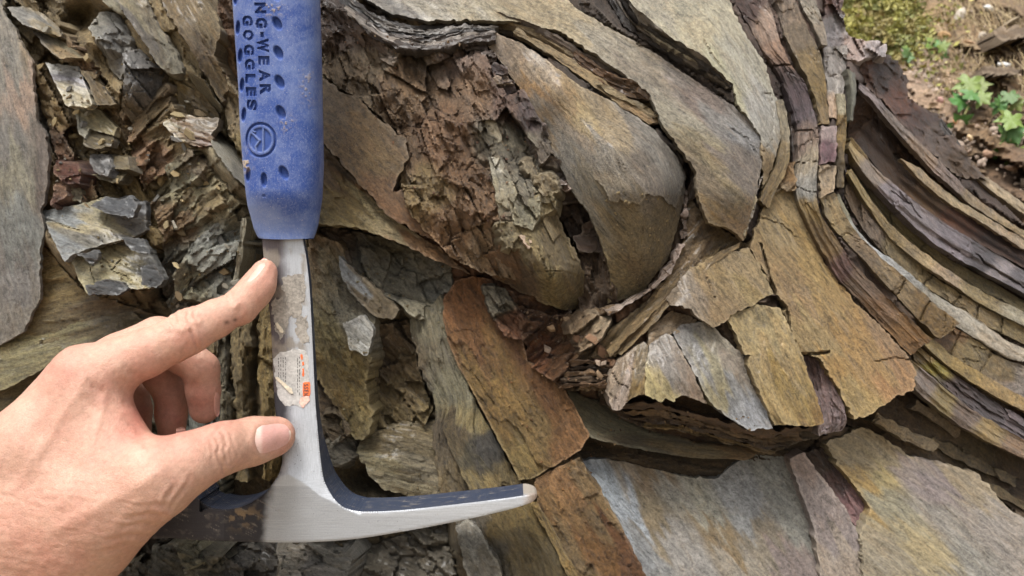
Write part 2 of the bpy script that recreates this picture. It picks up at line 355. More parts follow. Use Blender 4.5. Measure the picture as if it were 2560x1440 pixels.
def ribbon(name, A, B, cols, thick=10, pre='layer', amp=1., step=5, mat='bed', bulge=0., parent=None, label=None, jag=2.5, cracks=(), sharp=38, put=True, xc=0):
    SEED[0] += 37; seed = SEED[0]
    la = resample(A, 10, False); lb = resample(B, 10, False)
    n = max(int(max(len(la), len(lb)) * 10 / step), 6)
    a = smooth_line(A, n); b = smooth_line(B, n)
    wd = np.hypot(*(a - b)[:, :2].T).max(); m = max(int(wd / step) + 1, 4)
    t = np.linspace(0, 1, m)[:, None, None]; g = a[None] * (1 - t) + b[None] * t
    x, y, d = g[..., 0].copy(), g[..., 1].copy(), g[..., 2].copy()
    mid = (a + b) / 2; L = np.concatenate([[0], np.cumsum(np.hypot(*(np.diff(mid[:, :2], axis=0).T)))])
    u = np.broadcast_to(L, x.shape) + seed * 3.; v = t[..., 0] * np.hypot(*(a - b)[:, :2].T)[None]
    ed = np.minimum(t[..., 0], 1 - t[..., 0]) * 2
    jj = jag * np.where(t[..., 0] < .5, -1, 1) * (1 - ed) ** 3
    nx_ = np.gradient(mid[:, 1]); ny_ = -np.gradient(mid[:, 0]); q = np.hypot(nx_, ny_) + 1e-9
    fb = fbm(u / 22, v / 60, seed + 1, 4) * 1.6
    dirx = (b - a)[:, 0] / (np.hypot(*(b - a)[:, :2].T) + 1e-9); diry = (b - a)[:, 1] / (np.hypot(*(b - a)[:, :2].T) + 1e-9)
    x += jj * fb * dirx[None]; y += jj * fb * diry[None]
    endj = jag * 2 * fbm(v / 14, u * 0, seed + 3, 3) * (np.exp(-np.minimum(L, L[-1] - L) / 12))[None]
    tx = np.gradient(mid[:, 0]); ty = np.gradient(mid[:, 1]); tq = np.hypot(tx, ty) + 1e-9
    x += endj * (tx / tq)[None]; y += endj * (ty / tq)[None]
    h, sh = relief(u, v, pre, amp, seed)
    d = d - h - bulge * (1 - (2 * t[..., 0] - 1) ** 2)
    if len(cracks): d = d + crack_cut(x, y, cracks, seed)
    if xc:                                                          # cross joints: the bed is broken into offset lengths
        us = u / xc + .25 * fbm(v / 18, u / 60, seed + 44, 2) + .25 * v / xc; k_ = np.floor(us); f_ = us - k_; z_ = np.zeros_like(us)
        on = h2(k_, z_, seed + 45) > .5; d = d + (h2(k_, z_, seed + 46) - .5) * 1.6 + on * 1.3 * np.exp(-(np.minimum(f_, 1 - f_) * xc / 3.) ** 2); sh = sh + (h2(k_, z_, seed + 47) - .5) * .3
    T = tints(x, y, cols, seed) * (1 + sh[..., None]) * ALB * TONE
    if put: zb_put(x.ravel(), y.ravel(), d.ravel())
    idx = np.arange(m * n).reshape(m, n)
    Q = np.stack([idx[:-1, :-1], idx[1:, :-1], idx[1:, 1:], idx[:-1, 1:]], -1).reshape(-1, 4)
    ring = np.concatenate([idx[0, :], idx[1:, -1], idx[-1, -2::-1], idx[-2:0:-1, 0]])
    PX, PY, PD, PT = [x.ravel()], [y.ravel()], [d.ravel()], [T.reshape(-1, 3)]; PG = [np.stack([u.ravel() * .165, v.ravel() * .165, d.ravel()], -1)]
    F = [Q]; prev = ring; base = m * n; nb = len(ring); rows = 3
    xr, yr, dr, ur = x.ravel()[ring], y.ravel()[ring], d.ravel()[ring], u.ravel()[ring]
    for r in range(1, rows + 1):
        tt = r / rows; jx = 1.8 * vnoise(xr / 8, yr / 8 + r * 3, seed + r); jy = 1.8 * vnoise(xr / 8, yr / 8 + r * 3, seed + r + 9)
        sd = dr + thick * tt; kk = (330 + dr) / (330 + sd)
        PX.append(1280 + (xr + jx - 1280) * kk); PY.append(720 + (yr + jy - 720) * kk); PD.append(sd)
        PT.append(PT[0][ring] * (.8 + .35 * h2(np.full(nb, r), np.floor(ur / 40), seed))[:, None]); PG.append(np.stack([ur * .165, sd * 2.2, sd], -1))
        cur = base + np.arange(nb); F.append(np.stack([prev, np.roll(prev, -1), np.roll(cur, -1), cur], -1)[:, ::-1]); prev = cur; base += nb
    ob = mesh_np(name, W(np.concatenate(PX), np.concatenate(PY), np.concatenate(PD)), F, MAT[mat], None, np.concatenate(PT), np.concatenate(PG), sharp)
    if label: ob['label'] = label
    if parent: reparent(ob, parent)
    return ob
# ------------------------------------------------------------------ the outcrop
def hx(s): return tuple(int(s[i:i + 2], 16) for i in (0, 2, 4))
def C(*a): return [(x, y, hx(c)) for x, y, c in a]
rock = bpy.data.objects.new('rock_face', bpy.data.meshes.new('rock_face')); COL.objects.link(rock)
tag(rock, kind='structure')
rock['label'] = 'folded brown and grey shale outcrop with broken thin bedding layers'
def R(name, out, dep, cols, **k):
    if isinstance(cols, str): cols = hx(cols)
    if out[0][0] < 640 and max(p[1] for p in out) < 800: k.setdefault('tone', (.84, .85, .86))      # the left side is greyer shale
    return poly(name, out, dep, cols, parent=rock, **k)
def RB(name, A, B, cols, **k):
    if isinstance(cols, str): cols = hx(cols)
    return ribbon(name, A, B, cols, parent=rock, **k)
def lone(name, label, cat, *a, group=None, **k):
    a = list(a)
    if isinstance(a[2], str): a[2] = hx(a[2])
    if a[0][0][0] < 640: a[1] = [(x, y, d + 8) for x, y, d in a[1]]
    o = poly(name, *a, **k); return tag(o, label, cat, group)
def pl(x0, y0, d0, gx=0., gy=0.):       # plane: depth d0 at (x0,y0), gx / gy mm per 100 px
    return [(x0, y0, d0), (x0 + 100, y0, d0 + gx), (x0, y0 + 100, d0 + gy)]

# ---- left: smooth grey wall and olive surface
R('rock_slab', [(-450, -300), (-40, -120), (10, 32), (40, 79), (79, 158), (84, 227), (90, 295), (113, 338), (119, 390), (119, 454), (108, 507), (100, 528), (112, 575), (100, 622), (98, 686), (99, 746), (58, 828), (0, 862), (-450, 1000)],
  [(0, 50, 52), (90, 300, 47), (110, 520, 46), (60, 800, 50), (-300, 400, 36), (-300, 900, 46), (-300, -200, 50)],
  C((20, 130, '8b8880'), (60, 230, 'a08c7c'), (20, 330, '7d7b76'), (50, 420, '92907f'), (90, 440, '6f655d'), (50, 560, '7f8482'), (30, 700, '868685'), (60, 780, '8b8880'), (80, 130, '95866f'), (-200, 400, '85837c')),
  ang=78, pre='smooth', mat='fine', thick=2.2, jag=3, tone=(.9, .89, .87), label='large smooth grey rock slab at the far left')
R('rock_slab', [(100, 600), (137, 649), (200, 723), (260, 745), (340, 770), (420, 800), (440, 900), (300, 1100), (-200, 1300), (-350, 950), (0, 862), (58, 828), (99, 746), (98, 690)],
  [(100, 620, 56), (320, 780, 60), (0, 870, 57), (-300, 1000, 52), (300, 1050, 60), (120, 850, 54)],
  C((150, 700, '8d7c50'), (100, 800, '82734c'), (40, 900, '8a8058'), (250, 800, '776a4a'), (100, 980, '7b7250'), (300, 760, '6c5b3c')), ang=-14, pre='bed', amp=.9, mat='bed', thick=14)
R('rock_bed', [(-60, 850), (120, 800), (330, 780), (420, 850), (330, 900), (150, 900), (-60, 1010)], [(0, 880, 52), (300, 820, 56), (100, 900, 50)],
  C((100, 850, '8b835c'), (250, 830, '6f6344')), ang=-16, pre='bed', mat='bed', thick=8)
# ---- left: crumbly ribs running down to the right
R('rock_rib', [(40, -60), (130, 40), (230, 170), (300, 290), (360, 420), (400, 520), (420, 600), (330, 640), (250, 560), (170, 470), (120, 330), (80, 180), (20, 60)],
  [(40, 0, 60), (200, 200, 57), (360, 500, 58), (130, 350, 56)],
  C((80, 60, '8c7a56'), (160, 250, '8a744a'), (250, 180, '7c5f3e'), (140, 420, '7a5a40'), (230, 350, '8f7c54'), (320, 480, '8a764a'), (330, 300, '7f6843'), (150, 340, '6b5138')), ang=58, pre='crumb', amp=1.1, step=4, mat='crumb', thick=20, jag=6, flare=.2)
R('rock_rib', [(330, 120), (420, 190), (440, 300), (480, 380), (560, 460), (630, 560), (640, 700), (600, 780), (430, 800), (400, 690), (410, 600), (360, 480), (300, 300)],
  [(360, 180, 62), (430, 400, 56), (560, 600, 55), (450, 760, 58), (640, 700, 60)],
  C((370, 220, '7f7058'), (420, 330, '8c7a58'), (460, 450, '8d8668'), (520, 520, '93896a'), (540, 620, '8b8b7d'), (470, 680, '7c7a6c'), (430, 560, '7a6446'), (600, 720, '77694c'), (380, 400, '8a6c50')), ang=-42, pre='crumb', amp=1.25, step=4, mat='crumb', thick=22, jag=6, flare=.25)
R('rock_rib', [(375, -60), (540, -60), (548, 79), (536, 132), (568, 222), (552, 256), (507, 179), (464, 106), (415, 30)], [(420, 0, 50), (540, 0, 50), (550, 230, 52), (490, 60, 45)],
  C((430, 20, '8e7a56'), (510, 40, '94815c'), (540, 180, '8d764d'), (480, 120, '857255')), ang=58, pre='bed', amp=1.5, step=4, mat='bed', thick=22, jag=4, flare=.15)
R('rock_rib', [(545, -60), (640, -60), (640, 420), (605, 410), (570, 330), (556, 240), (566, 200), (540, 110)], [(570, 0, 56), (640, 200, 57), (600, 380, 55)],
  C((575, 60, '7a5c42'), (590, 150, '8a6a45'), (580, 260, '9c8a68'), (600, 370, 'a08d5f')), ang=62, pre='crumb', amp=1.1, step=4, mat='crumb', thick=20, jag=5)
R('rock_slab', [(296, -60), (340, -60), (390, 63), (443, 137), (459, 185), (417, 182), (396, 164), (359, 106), (327, 58), (290, 0)], [(300, 0, 47), (345, 0, 50), (455, 185, 52), (400, 160, 46)],
  C((320, 10, '8d8468'), (390, 90, '857a62'), (350, 90, '6b655e'), (430, 165, '8c8672')), ang=56, pre='slate', step=4, thick=9, mat='fine', jag=3, flare=.1)
R('rock_slab', [(225, -40), (296, -40), (325, 46), (298, 34), (258, 4)], pl(260, 0, 50, 2, 2), '8f8a74', ang=40, pre='slate', step=4, thick=8, mat='fine')
R('rock_chunk', [(305, 132), (343, 122), (390, 174), (405, 211), (362, 268), (327, 305), (304, 264), (308, 190)], [(343, 120, 55), (300, 250, 50), (400, 210, 58), (345, 200, 44)],
  C((340, 150, '6d6b68'), (350, 220, '7a7876'), (320, 270, '77684e'), (385, 200, '8f8f90')), ang=50, pre='chunk', amp=1.2, step=3, thick=16, mat='fine', flare=.3, label='dark grey faceted rock lump')
R('rock_chunk', [(222, 69), (250, 30), (300, 34), (330, 100), (300, 130), (265, 120), (232, 96)], [(240, 60, 52), (300, 50, 55), (300, 120, 50), (270, 80, 46)],
  C((250, 70, '8b897f'), (300, 90, '71706c')), ang=50, pre='chunk', step=3, thick=14, mat='fine', flare=.3)
R('rock_chunk', [(262, 110), (330, 104), (312, 180), (300, 200), (270, 160)], [(270, 110, 56), (330, 110, 53), (300, 190, 50)], C((280, 130, '80755c'), (310, 130, '72706c')), ang=50, pre='chunk', step=3, thick=14, mat='fine', flare=.3)
def sstep_(a, b, x):
    t = np.clip((x - a) / (b - a), 0, 1); return t * t * (3 - 2 * t)
def G_(lab, *a, **k): return lone('rock_flake', lab, 'rock flake', *a, group='loose flakes on the left of the outcrop', **k)
G_('long grey and tan rock flake at the upper left corner', [(18, 20), (58, 14), (100, 32), (137, 58), (155, 92), (95, 76), (58, 60)], [(20, 20, 47), (150, 90, 44), (60, 58, 40), (100, 32, 47)],
   C((40, 30, '7b7a74'), (90, 50, '8e836a'), (140, 80, '86754f')), ang=35, pre='slate', step=3, thick=6, mat='fine')
G_('tan rock flake just above the two-tone grey one', [(84, 79), (158, 92), (206, 132), (213, 144), (148, 147), (106, 113)], [(84, 79, 45), (210, 140, 46), (110, 115, 39)],
   C((120, 100, '8c8468'), (180, 125, '957f5a'), (110, 112, '74706a')), ang=35, pre='slate', step=3, thick=6, mat='fine')
G_('tilted square rock flake, grey above and cream below', [(113, 158), (195, 166), (232, 259), (222, 271), (164, 263), (137, 206)], [(113, 158, 45), (195, 166, 46), (225, 268, 36), (164, 263, 33)],
   C((150, 180, '858583'), (180, 215, '75737a'), (160, 240, 'a59b7c'), (200, 250, 'a39a7e'), (125, 170, '96968f')), ang=15, pre='slate', amp=.7, step=3, thick=5, mat='fine', jag=2)
R('rock_slab', [(200, 174), (232, 182), (292, 264), (240, 266), (222, 210)], [(200, 174, 52), (290, 262, 52), (235, 264, 46)], '877450', ang=52, pre='slate', step=3, thick=7, mat='bed')
G_('olive tan rock flake below the two-tone square one', [(185, 269), (248, 274), (292, 322), (286, 342), (225, 322), (211, 345), (195, 330)], [(185, 269, 45), (290, 330, 45), (200, 335, 38)],
   C((230, 295, '8f8766'), (200, 300, '8c8a7d'), (270, 325, '867c5c')), ang=40, pre='slate', step=3, thick=6, mat='fine')
R('rock_slab', [(211, 330), (240, 327), (284, 342), (275, 366), (235, 372), (208, 364)], [(211, 330, 50), (280, 345, 50), (235, 372, 42)], '75684c', ang=30, pre='slate', step=3, thick=6, mat='bed')
R('rock_chunk', [(227, 385), (269, 388), (280, 417), (268, 440), (236, 433), (222, 405)], [(227, 385, 47), (275, 415, 44), (236, 433, 40)], '5c5a58', ang=30, pre='slate', amp=1.3, step=3, thick=10, mat='fine', flare=.15, label='small dark slate chunk')
R('rock_chunk', [(272, 386), (320, 396), (328, 424), (284, 420)], [(272, 386, 50), (325, 420, 44), (284, 420, 45)], '857757', ang=30, pre='slate', step=3, thick=10, mat='bed', flare=.15)
R('rock_chunk', [(230, 436), (284, 424), (318, 430), (295, 458), (246, 450)], [(230, 436, 46), (315, 432, 49), (270, 455, 42)], '766a4c', ang=10, pre='slate', step=3, thick=10, mat='bed')
R('rock_chunk', [(137, 401), (195, 404), (203, 440), (200, 460), (158, 456), (132, 433)], [(137, 401, 50), (200, 410, 49), (160, 456, 45)], C((150, 420, '7a5c48'), (190, 440, '6a4336')), ang=20, pre='gritty', step=3, thick=10, mat='rust', flare=.2, label='reddish brown rock chunk')
R('rock_chunk', [(137, 454), (169, 449), (164, 491), (124, 514)], [(137, 454, 49), (169, 449, 51), (130, 510, 44)], C((150, 470, '8c6a50'), (135, 500, '745040')), ang=20, pre='gritty', step=3, thick=10, mat='rust', flare=.2)
R('rock_chunk', [(168, 462), (204, 458), (204, 506), (165, 502)], pl(170, 470, 50, 4, -4), '8a836c', ang=20, pre='gritty', step=3, thick=10, mat='fine', flare=.2)
lone('rock_plate', 'large blue-grey and tan rock plate on the left, resting on a second one', 'rock plate',
  [(100, 528), (222, 507), (264, 491), (300, 496), (317, 489), (364, 507), (366, 580), (343, 588), (311, 598), (237, 617), (179, 639), (164, 656), (127, 591)],
  [(100, 528, 45), (320, 490, 44), (366, 580, 38), (164, 655, 27), (240, 570, 34)],
  C((130, 540, '7e8384'), (170, 610, '7f8486'), (200, 560, '92896c'), (280, 560, '8f866a'), (230, 520, '8c8668'), (230, 600, '7a776c'), (330, 570, '6e6c68'), (310, 515, '57585a')), ang=20, pre='slate', amp=.8, step=3, thick=5, mat='fine', jag=3,
  cracks=[([(112, 548), (150, 562), (200, 575)], 2.5, 1.2)])
R('rock_chip', [(264, 491), (300, 500), (327, 488), (345, 512), (330, 545), (280, 536), (222, 514)], [(230, 512, 42), (330, 500, 40), (320, 540, 36)], '53565a', ang=20, pre='slate', amp=1.2, step=3, thick=4, mat='fine', put=False)
lone('rock_plate', 'cracked olive rock plate lying under the larger blue-grey one', 'rock plate',
  [(172, 640), (232, 619), (317, 588), (359, 598), (385, 650), (410, 697), (392, 722), (317, 720), (295, 733), (216, 735), (192, 690)],
  [(175, 640, 38), (359, 600, 42), (400, 715, 30), (216, 735, 26), (290, 660, 32)],
  C((200, 650, '878268'), (280, 640, '908665'), (240, 690, '8c8566'), (320, 690, '938a66'), (340, 620, '6c6a62'), (390, 690, '5f605e')), ang=25, pre='slate', amp=.8, step=3, thick=6, mat='fine', jag=3,
  cracks=[([(232, 625), (262, 650), (282, 675), (302, 648)], 2.5, 1.3), ([(222, 655), (232, 690), (238, 712)], 2.5, 1.3), ([(282, 675), (330, 700)], 2, 1.)])
for o_, d_ in (([(188, 636), (240, 622), (246, 650), (222, 660), (214, 645)], 31), ([(214, 716), (255, 700), (300, 704), (318, 722), (295, 738), (220, 738)], 25), ([(352, 664), (386, 660), (408, 700), (390, 722), (352, 712)], 29), ([(300, 592), (360, 596), (380, 636), (330, 626)], 33)):
    R('rock_chip', o_, pl(o_[0][0], o_[0][1], d_ + 2, 2, -4), '4f5152', ang=15, pre='slate', step=3, thick=3, mat='fine', put=False)
lone('rock_splinter', 'thin dark olive rock splinter leaning against the tan rib left of the blue grip', 'rock flake', [(462, 176), (507, 199), (556, 274), (549, 287), (507, 245)], [(462, 176, 40), (556, 274, 44), (507, 245, 50)], '5d553c', ang=56, pre='smooth', step=3, thick=3, mat='fine', jag=2)
R('rock_hollow', [(440, 205), (507, 235), (550, 292), (520, 300), (450, 295)], [(440, 205, 54), (550, 290, 56), (450, 295, 60)], C((480, 250, '86703c'), (510, 280, '6a5a3a')), ang=50, pre='gritty', step=4, thick=10, mat='bed')
lone('rock_flake', 'brown rock flake with a pale left rim, left of the blue grip', 'rock flake', [(404, 306), (449, 288), (528, 294), (551, 296), (528, 338), (530, 364), (496, 369), (440, 348)], [(404, 306, 42), (549, 296, 46), (500, 367, 38)],
  C((410, 310, 'a39c86'), (460, 320, '7a6448'), (500, 310, '83796a'), (510, 350, '6c4d36')), ang=15, pre='slate', amp=1.2, step=3, thick=6, mat='fine')
lone('rock_plate', 'grey rock plate standing on edge beside the blue grip', 'rock plate', [(520, 338), (538, 318), (600, 390), (622, 430), (622, 470), (580, 440), (533, 371)], [(525, 335, 44), (615, 430, 42), (545, 370, 36)],
  C((540, 340, '9c998c'), (580, 400, '8d8a7c'), (570, 420, '6c6a64')), ang=54, pre='slate', step=3, thick=7, mat='fine')
R('rock_chunk', [(535, 560), (598, 540), (604, 640), (590, 720), (520, 760), (440, 740), (430, 690), (480, 610)], [(560, 550, 52), (440, 720, 50), (600, 640, 50), (520, 660, 44)],
  C((560, 590, '8a8c84'), (520, 660, '85867c'), (460, 710, '7d785f')), ang=-50, pre='chunk', amp=1.1, step=4, thick=18, mat='fine', flare=.25)
R('rock_chunk', [(400, 500), (520, 450), (560, 500), (490, 560), (430, 590)], [(400, 500, 53), (540, 470, 50), (450, 580, 52), (480, 520, 44)], C((440, 540, '8d8a72'), (520, 480, '8e7d58')), ang=-40, pre='chunk', amp=1.2, step=4, thick=16, mat='crumb', flare=.25)
R('rock_chunk', [(410, 420), (470, 370), (520, 400), (500, 440), (430, 480)], [(410, 420, 53), (500, 390, 50), (450, 460, 50), (470, 410, 45)], C((440, 440, '8f8a70'), (490, 400, '8a7a60')), ang=-40, pre='chunk', amp=1.2, step=4, thick=16, mat='crumb', flare=.25)
RB('rock_rim', [(603, 545, 46), (596, 620, 44), (580, 712, 46)], [(617, 548, 48), (608, 620, 46), (594, 716, 48)], 'a19c86', thick=16, mat='fine', step=3)
# columns between the fingers and the shaft, and behind the hand
for x0, w_, d_, c_ in ((545, 34, 52, '7f7862'), (585, 44, 49, '8a7a54'), (650, 50, 50, '94804f')):
    RB('rock_rib', [(x0, 760, d_ + 4), (x0 - 6, 900, d_), (x0 + 4, 1050, d_ + 2), (x0 + 6, 1200, d_ + 8)], [(x0 + w_, 750, d_ + 6), (x0 + w_ - 4, 900, d_ + 2), (x0 + w_ + 2, 1050, d_ + 3), (x0 + w_, 1200, d_ + 8)], c_, pre='crumb', amp=.8, bulge=3, thick=22, mat='crumb', step=4, jag=6)
R('rock_chunk', [(300, 980), (520, 900), (560, 1060), (560, 1250), (300, 1260)], [(300, 980, 58), (560, 960, 58), (440, 1100, 54), (300, 1250, 60), (560, 1250, 62)], C((540, 960, '7f8078'), (400, 1000, '87826c'), (480, 1050, '8a8f88')), ang=70, pre='crumb', step=5, thick=16, mat='crumb')
# ---- bottom left, below the hammer head
R('rock_chunk', [(690, 1376), (760, 1362), (850, 1368), (880, 1400), (860, 1470), (680, 1480), (700, 1420)], [(690, 1380, 40), (860, 1375, 44), (720, 1470, 26), (860, 1470, 30), (780, 1400, 33)], C((720, 1400, 'a19c90'), (800, 1420, '8f8c86'), (850, 1380, '7b7a74')), ang=10, pre='chunk', amp=.7, step=4, thick=25, mat='fine', flare=.2, label='pale grey angular rock at the bottom edge')
for o_, d_, c_ in (([(380, 1370), (470, 1350), (560, 1400), (520, 1500), (360, 1500)], 52, '6a675a'), ([(560, 1370), (700, 1350), (690, 1500), (550, 1500)], 58, '4c4a46'), ([(860, 1390), (1000, 1340), (1110, 1300), (1150, 1500), (880, 1500)], 50, '5a554a'), ([(250, 1420), (380, 1400), (400, 1520), (240, 1520)], 52, '5f5848'), ([(430, 1355), (500, 1360), (520, 1400), (460, 1430)], 46, '77745f')):
    R('rock_chunk', o_, [(o_[0][0], o_[0][1], d_ + 8), (o_[1][0], o_[1][1], d_ + 8), (o_[3][0], o_[3][1], d_ - 6), (o_[-1][0], o_[-1][1], d_ - 6)], c_, ang=30, pre='chunk', amp=1.3, step=5, thick=20, mat='fine', flare=.2)
# ---- inside the angle of the hammer
R('rock_chunk', [(800, 575), (836, 569), (984, 600), (1126, 650), (1130, 723), (1108, 735), (1101, 790), (1046, 800), (1021, 785), (996, 754), (916, 723), (860, 661)],
  [(810, 580, 58), (980, 610, 62), (1126, 660, 60), (1100, 780, 48), (1000, 750, 48), (870, 660, 50)],
  C((860, 600, '77685a'), (920, 640, '6c695e'), (1000, 680, '716f63'), (1080, 720, '77766c'), (1060, 790, '85806c'), (980, 640, '5c5644')), ang=40, pre='chunk', amp=1.1, step=4, thick=20, mat='crumb', flare=.2)
R('rock_chunk', [(770, 580), (842, 605), (873, 674), (953, 754), (932, 822), (922, 896), (912, 976), (932, 1044), (906, 1102), (860, 1083), (842, 1020), (792, 952), (760, 900)],
  [(780, 590, 48), (842, 612, 50), (953, 754, 47), (928, 822, 38), (912, 976, 40), (904, 1100, 40), (792, 952, 52), (790, 780, 46), (870, 840, 38)],
  C((800, 620, '87704f'), (830, 680, '8f8468'), (880, 740, '827c6a'), (870, 800, '8b8674'), (820, 830, '94895f'), (850, 930, '8c7a48'), (890, 1040, '8f8053'), (840, 980, '937f50')), ang=58, pre='gritty', amp=1.25, step=4, thick=22, mat='crumb', flare=.1, jag=6)
R('rock_slab', [(845, 640), (880, 672), (940, 720), (1000, 772), (980, 800), (935, 790), (880, 740), (852, 690)], [(845, 640, 46), (1000, 772, 46), (880, 740, 39), (970, 800, 42)], C((870, 680, '868a8c'), (950, 760, '6a5e48')), ang=46, pre='slate', amp=1.2, step=4, thick=10, mat='fine')
R('rock_slab', [(858, 810), (904, 785), (933, 822), (918, 890), (873, 873)], [(858, 810, 38), (933, 822, 34), (873, 873, 33), (915, 888, 31)], C((890, 820, '9b9c98'), (890, 870, '8f8e86')), ang=40, pre='slate', amp=.8, step=3, thick=8, mat='fine', label='pale grey facet on the tan block')
R('rock_hollow', [(924, 815), (1033, 800), (1045, 921), (1080, 1020), (1050, 1080), (928, 1090), (908, 976)], [(928, 828, 52), (1033, 816, 54), (1077, 1020, 52), (928, 1081, 50), (980, 940, 58)],
  C((960, 880, '63523a'), (1000, 960, '6a5a3a'), (1040, 1040, '75653f'), (950, 1050, '7c6c48')), ang=50, pre='crumb', amp=1.0, step=4, thick=14, mat='crumb')
R('rock_chunk', [(900, 1090), (1000, 1060), (1095, 1050), (1110, 1170), (1118, 1235), (1027, 1246), (959, 1226), (916, 1180), (892, 1130)],
  [(900, 1095, 50), (1095, 1060, 54), (1114, 1230, 44), (1000, 1240, 42), (916, 1180, 40), (1000, 1150, 41)],
  C((930, 1150, '8b8263'), (1000, 1110, '7d7052'), (1060, 1180, '847b64'), (1020, 1220, '8d8468')), ang=12, pre='bed', amp=1.1, step=4, thick=22, mat='bed', jag=5, label='rounded grey-tan boulder above the pick')
for o_, d_, c_ in (([(800, 1040), (850, 1030), (880, 1080), (840, 1110), (806, 1090)], 44, '71634c'), ([(815, 1110), (880, 1090), (895, 1140), (850, 1165), (820, 1160)], 45, '7b7668'), ([(790, 960), (840, 1010), (845, 1050), (800, 1040)], 50, '5c4c36')):
    R('rock_chunk', o_, pl(o_[0][0], o_[0][1], d_ + 3, 2, -5), c_, ang=20, pre='chunk', step=3, thick=16, mat='crumb', flare=.3)
RB('rock_bed', [(1020, 797, 50), (1038, 871, 49), (1058, 946, 48), (1088, 1020, 48), (1082, 1106, 46), (1106, 1240, 42)], [(1110, 735, 52), (1112, 810, 47), (1142, 902, 45), (1186, 995, 44), (1229, 1075, 42), (1300, 1210, 40)],
   C((1070, 790, '857f68'), (1090, 900, '7f7862'), (1150, 960, '8f8a70'), (1180, 1050, '93865c'), (1130, 1100, '635744'), (1230, 1120, '4d4a44'), (1270, 1190, '83744e'), (1150, 1190, '77694c'), (1060, 900, '6c5f48')), pre='bed', amp=1.5, bulge=3, thick=20, mat='bed', step=4, jag=5, label='grey-tan bed with dark streaks')
RB('rock_bed', [(1128, 1010, 44), (1110, 1080, 40), (1150, 1180, 37), (1190, 1260, 36)], [(1165, 1030, 42), (1200, 1120, 38), (1240, 1200, 36), (1270, 1260, 35)], C((1130, 1080, '6a5c40'), (1190, 1160, '57513f'), (1170, 1220, '8a7a50')), pre='bed', amp=1.4, thick=8, mat='bed', step=4, jag=5)
R('rock_bed', [(1140, 702), (1180, 690), (1228, 700), (1262, 745), (1290, 800), (1306, 850), (1318, 905), (1365, 935), (1408, 968), (1440, 1022), (1474, 1088), (1450, 1126), (1390, 1162), (1330, 1198), (1298, 1200), (1262, 1132), (1225, 1062), (1184, 984), (1146, 915), (1118, 850), (1106, 790), (1110, 745)],
  [(1150, 700, 50), (1230, 705, 52), (1110, 790, 44), (1305, 850, 46), (1146, 915, 40), (1408, 968, 42), (1225, 1062, 37), (1474, 1088, 40), (1298, 1200, 33), (1360, 1180, 34), (1300, 1020, 37)],
  C((1160, 740, '875e3a'), (1170, 830, '805c38'), (1220, 900, '84653c'), (1250, 980, '866c3c'), (1330, 1060, '7e683f'), (1290, 1130, '877446'), (1400, 1050, '7c5a34'), (1440, 1090, '906a42'), (1270, 800, '704e34'), (1380, 980, '75522f')),
  ang=61, pre='gritty', amp=.8, step=3, thick=22, mat='rust', jag=2, cracks=[([(1150, 850), (1180, 930), (1235, 1010)], 2.2, 1.), ([(1170, 800), (1200, 880), (1240, 940)], 2, .8), ([(1130, 830), (1165, 826), (1200, 832)], 2, .8), ([(1240, 900), (1290, 990), (1340, 1070)], 2, .7)], label='rust brown flat bed running down to the tip of the pick')
R('rock_bed', [(1336, 1198), (1380, 1175), (1447, 1143), (1500, 1220), (1560, 1330), (1640, 1490), (1440, 1490), (1400, 1360), (1345, 1270)], [(1336, 1198, 34), (1447, 1143, 38), (1560, 1330, 34), (1440, 1470, 20), (1620, 1470, 28)],
  C((1380, 1200, '937048'), (1400, 1290, '82653e'), (1480, 1250, '806a48'), (1500, 1380, '785730'), (1560, 1400, '6c4a2c'), (1440, 1400, '7a6646')), ang=58, pre='gritty', amp=1., step=4, thick=24, mat='rust', jag=3, label='rust brown bed below the tip of the pick')
R('rock_chunk', [(1205, 715), (1260, 720), (1305, 800), (1310, 850), (1262, 840), (1225, 780)], [(1205, 720, 46), (1305, 810, 45), (1230, 780, 42)], C((1240, 750, '5f5a4c'), (1290, 820, '7a5236')), ang=50, pre='chunk', amp=1.5, step=3, thick=10, mat='crumb', flare=.15)
RB('rock_bed', [(1120, 1255, 40), (1150, 1330, 33), (1190, 1400, 29), (1220, 1500, 26)], [(1330, 1250, 37), (1365, 1330, 32), (1400, 1400, 28), (1440, 1500, 24)], C((1170, 1300, '6a6355'), (1240, 1310, '75653f'), (1300, 1300, '7c6b40'), (1330, 1400, '6f6242'), (1210, 1400, '5c574a')), pre='bed', amp=1.3, thick=20, mat='bed', step=4)
RB('rock_rim', [(1328, 1262, 33), (1370, 1340, 29), (1430, 1460, 22)], [(1346, 1262, 32), (1392, 1340, 28), (1455, 1460, 21)], '97804f', thick=8, mat='bed', step=3)
lone('rock_flake', 'grey rock flake standing at the bottom edge below the pick', 'rock flake', [(1140, 1320), (1170, 1300), (1200, 1330), (1250, 1420), (1260, 1480), (1190, 1480), (1160, 1420)], [(1140, 1320, 33), (1200, 1330, 31), (1200, 1470, 18)], C((1155, 1340, '8f8d84'), (1200, 1400, '6e695c')), ang=62, pre='slate', amp=1.2, step=4, thick=7, mat='fine')

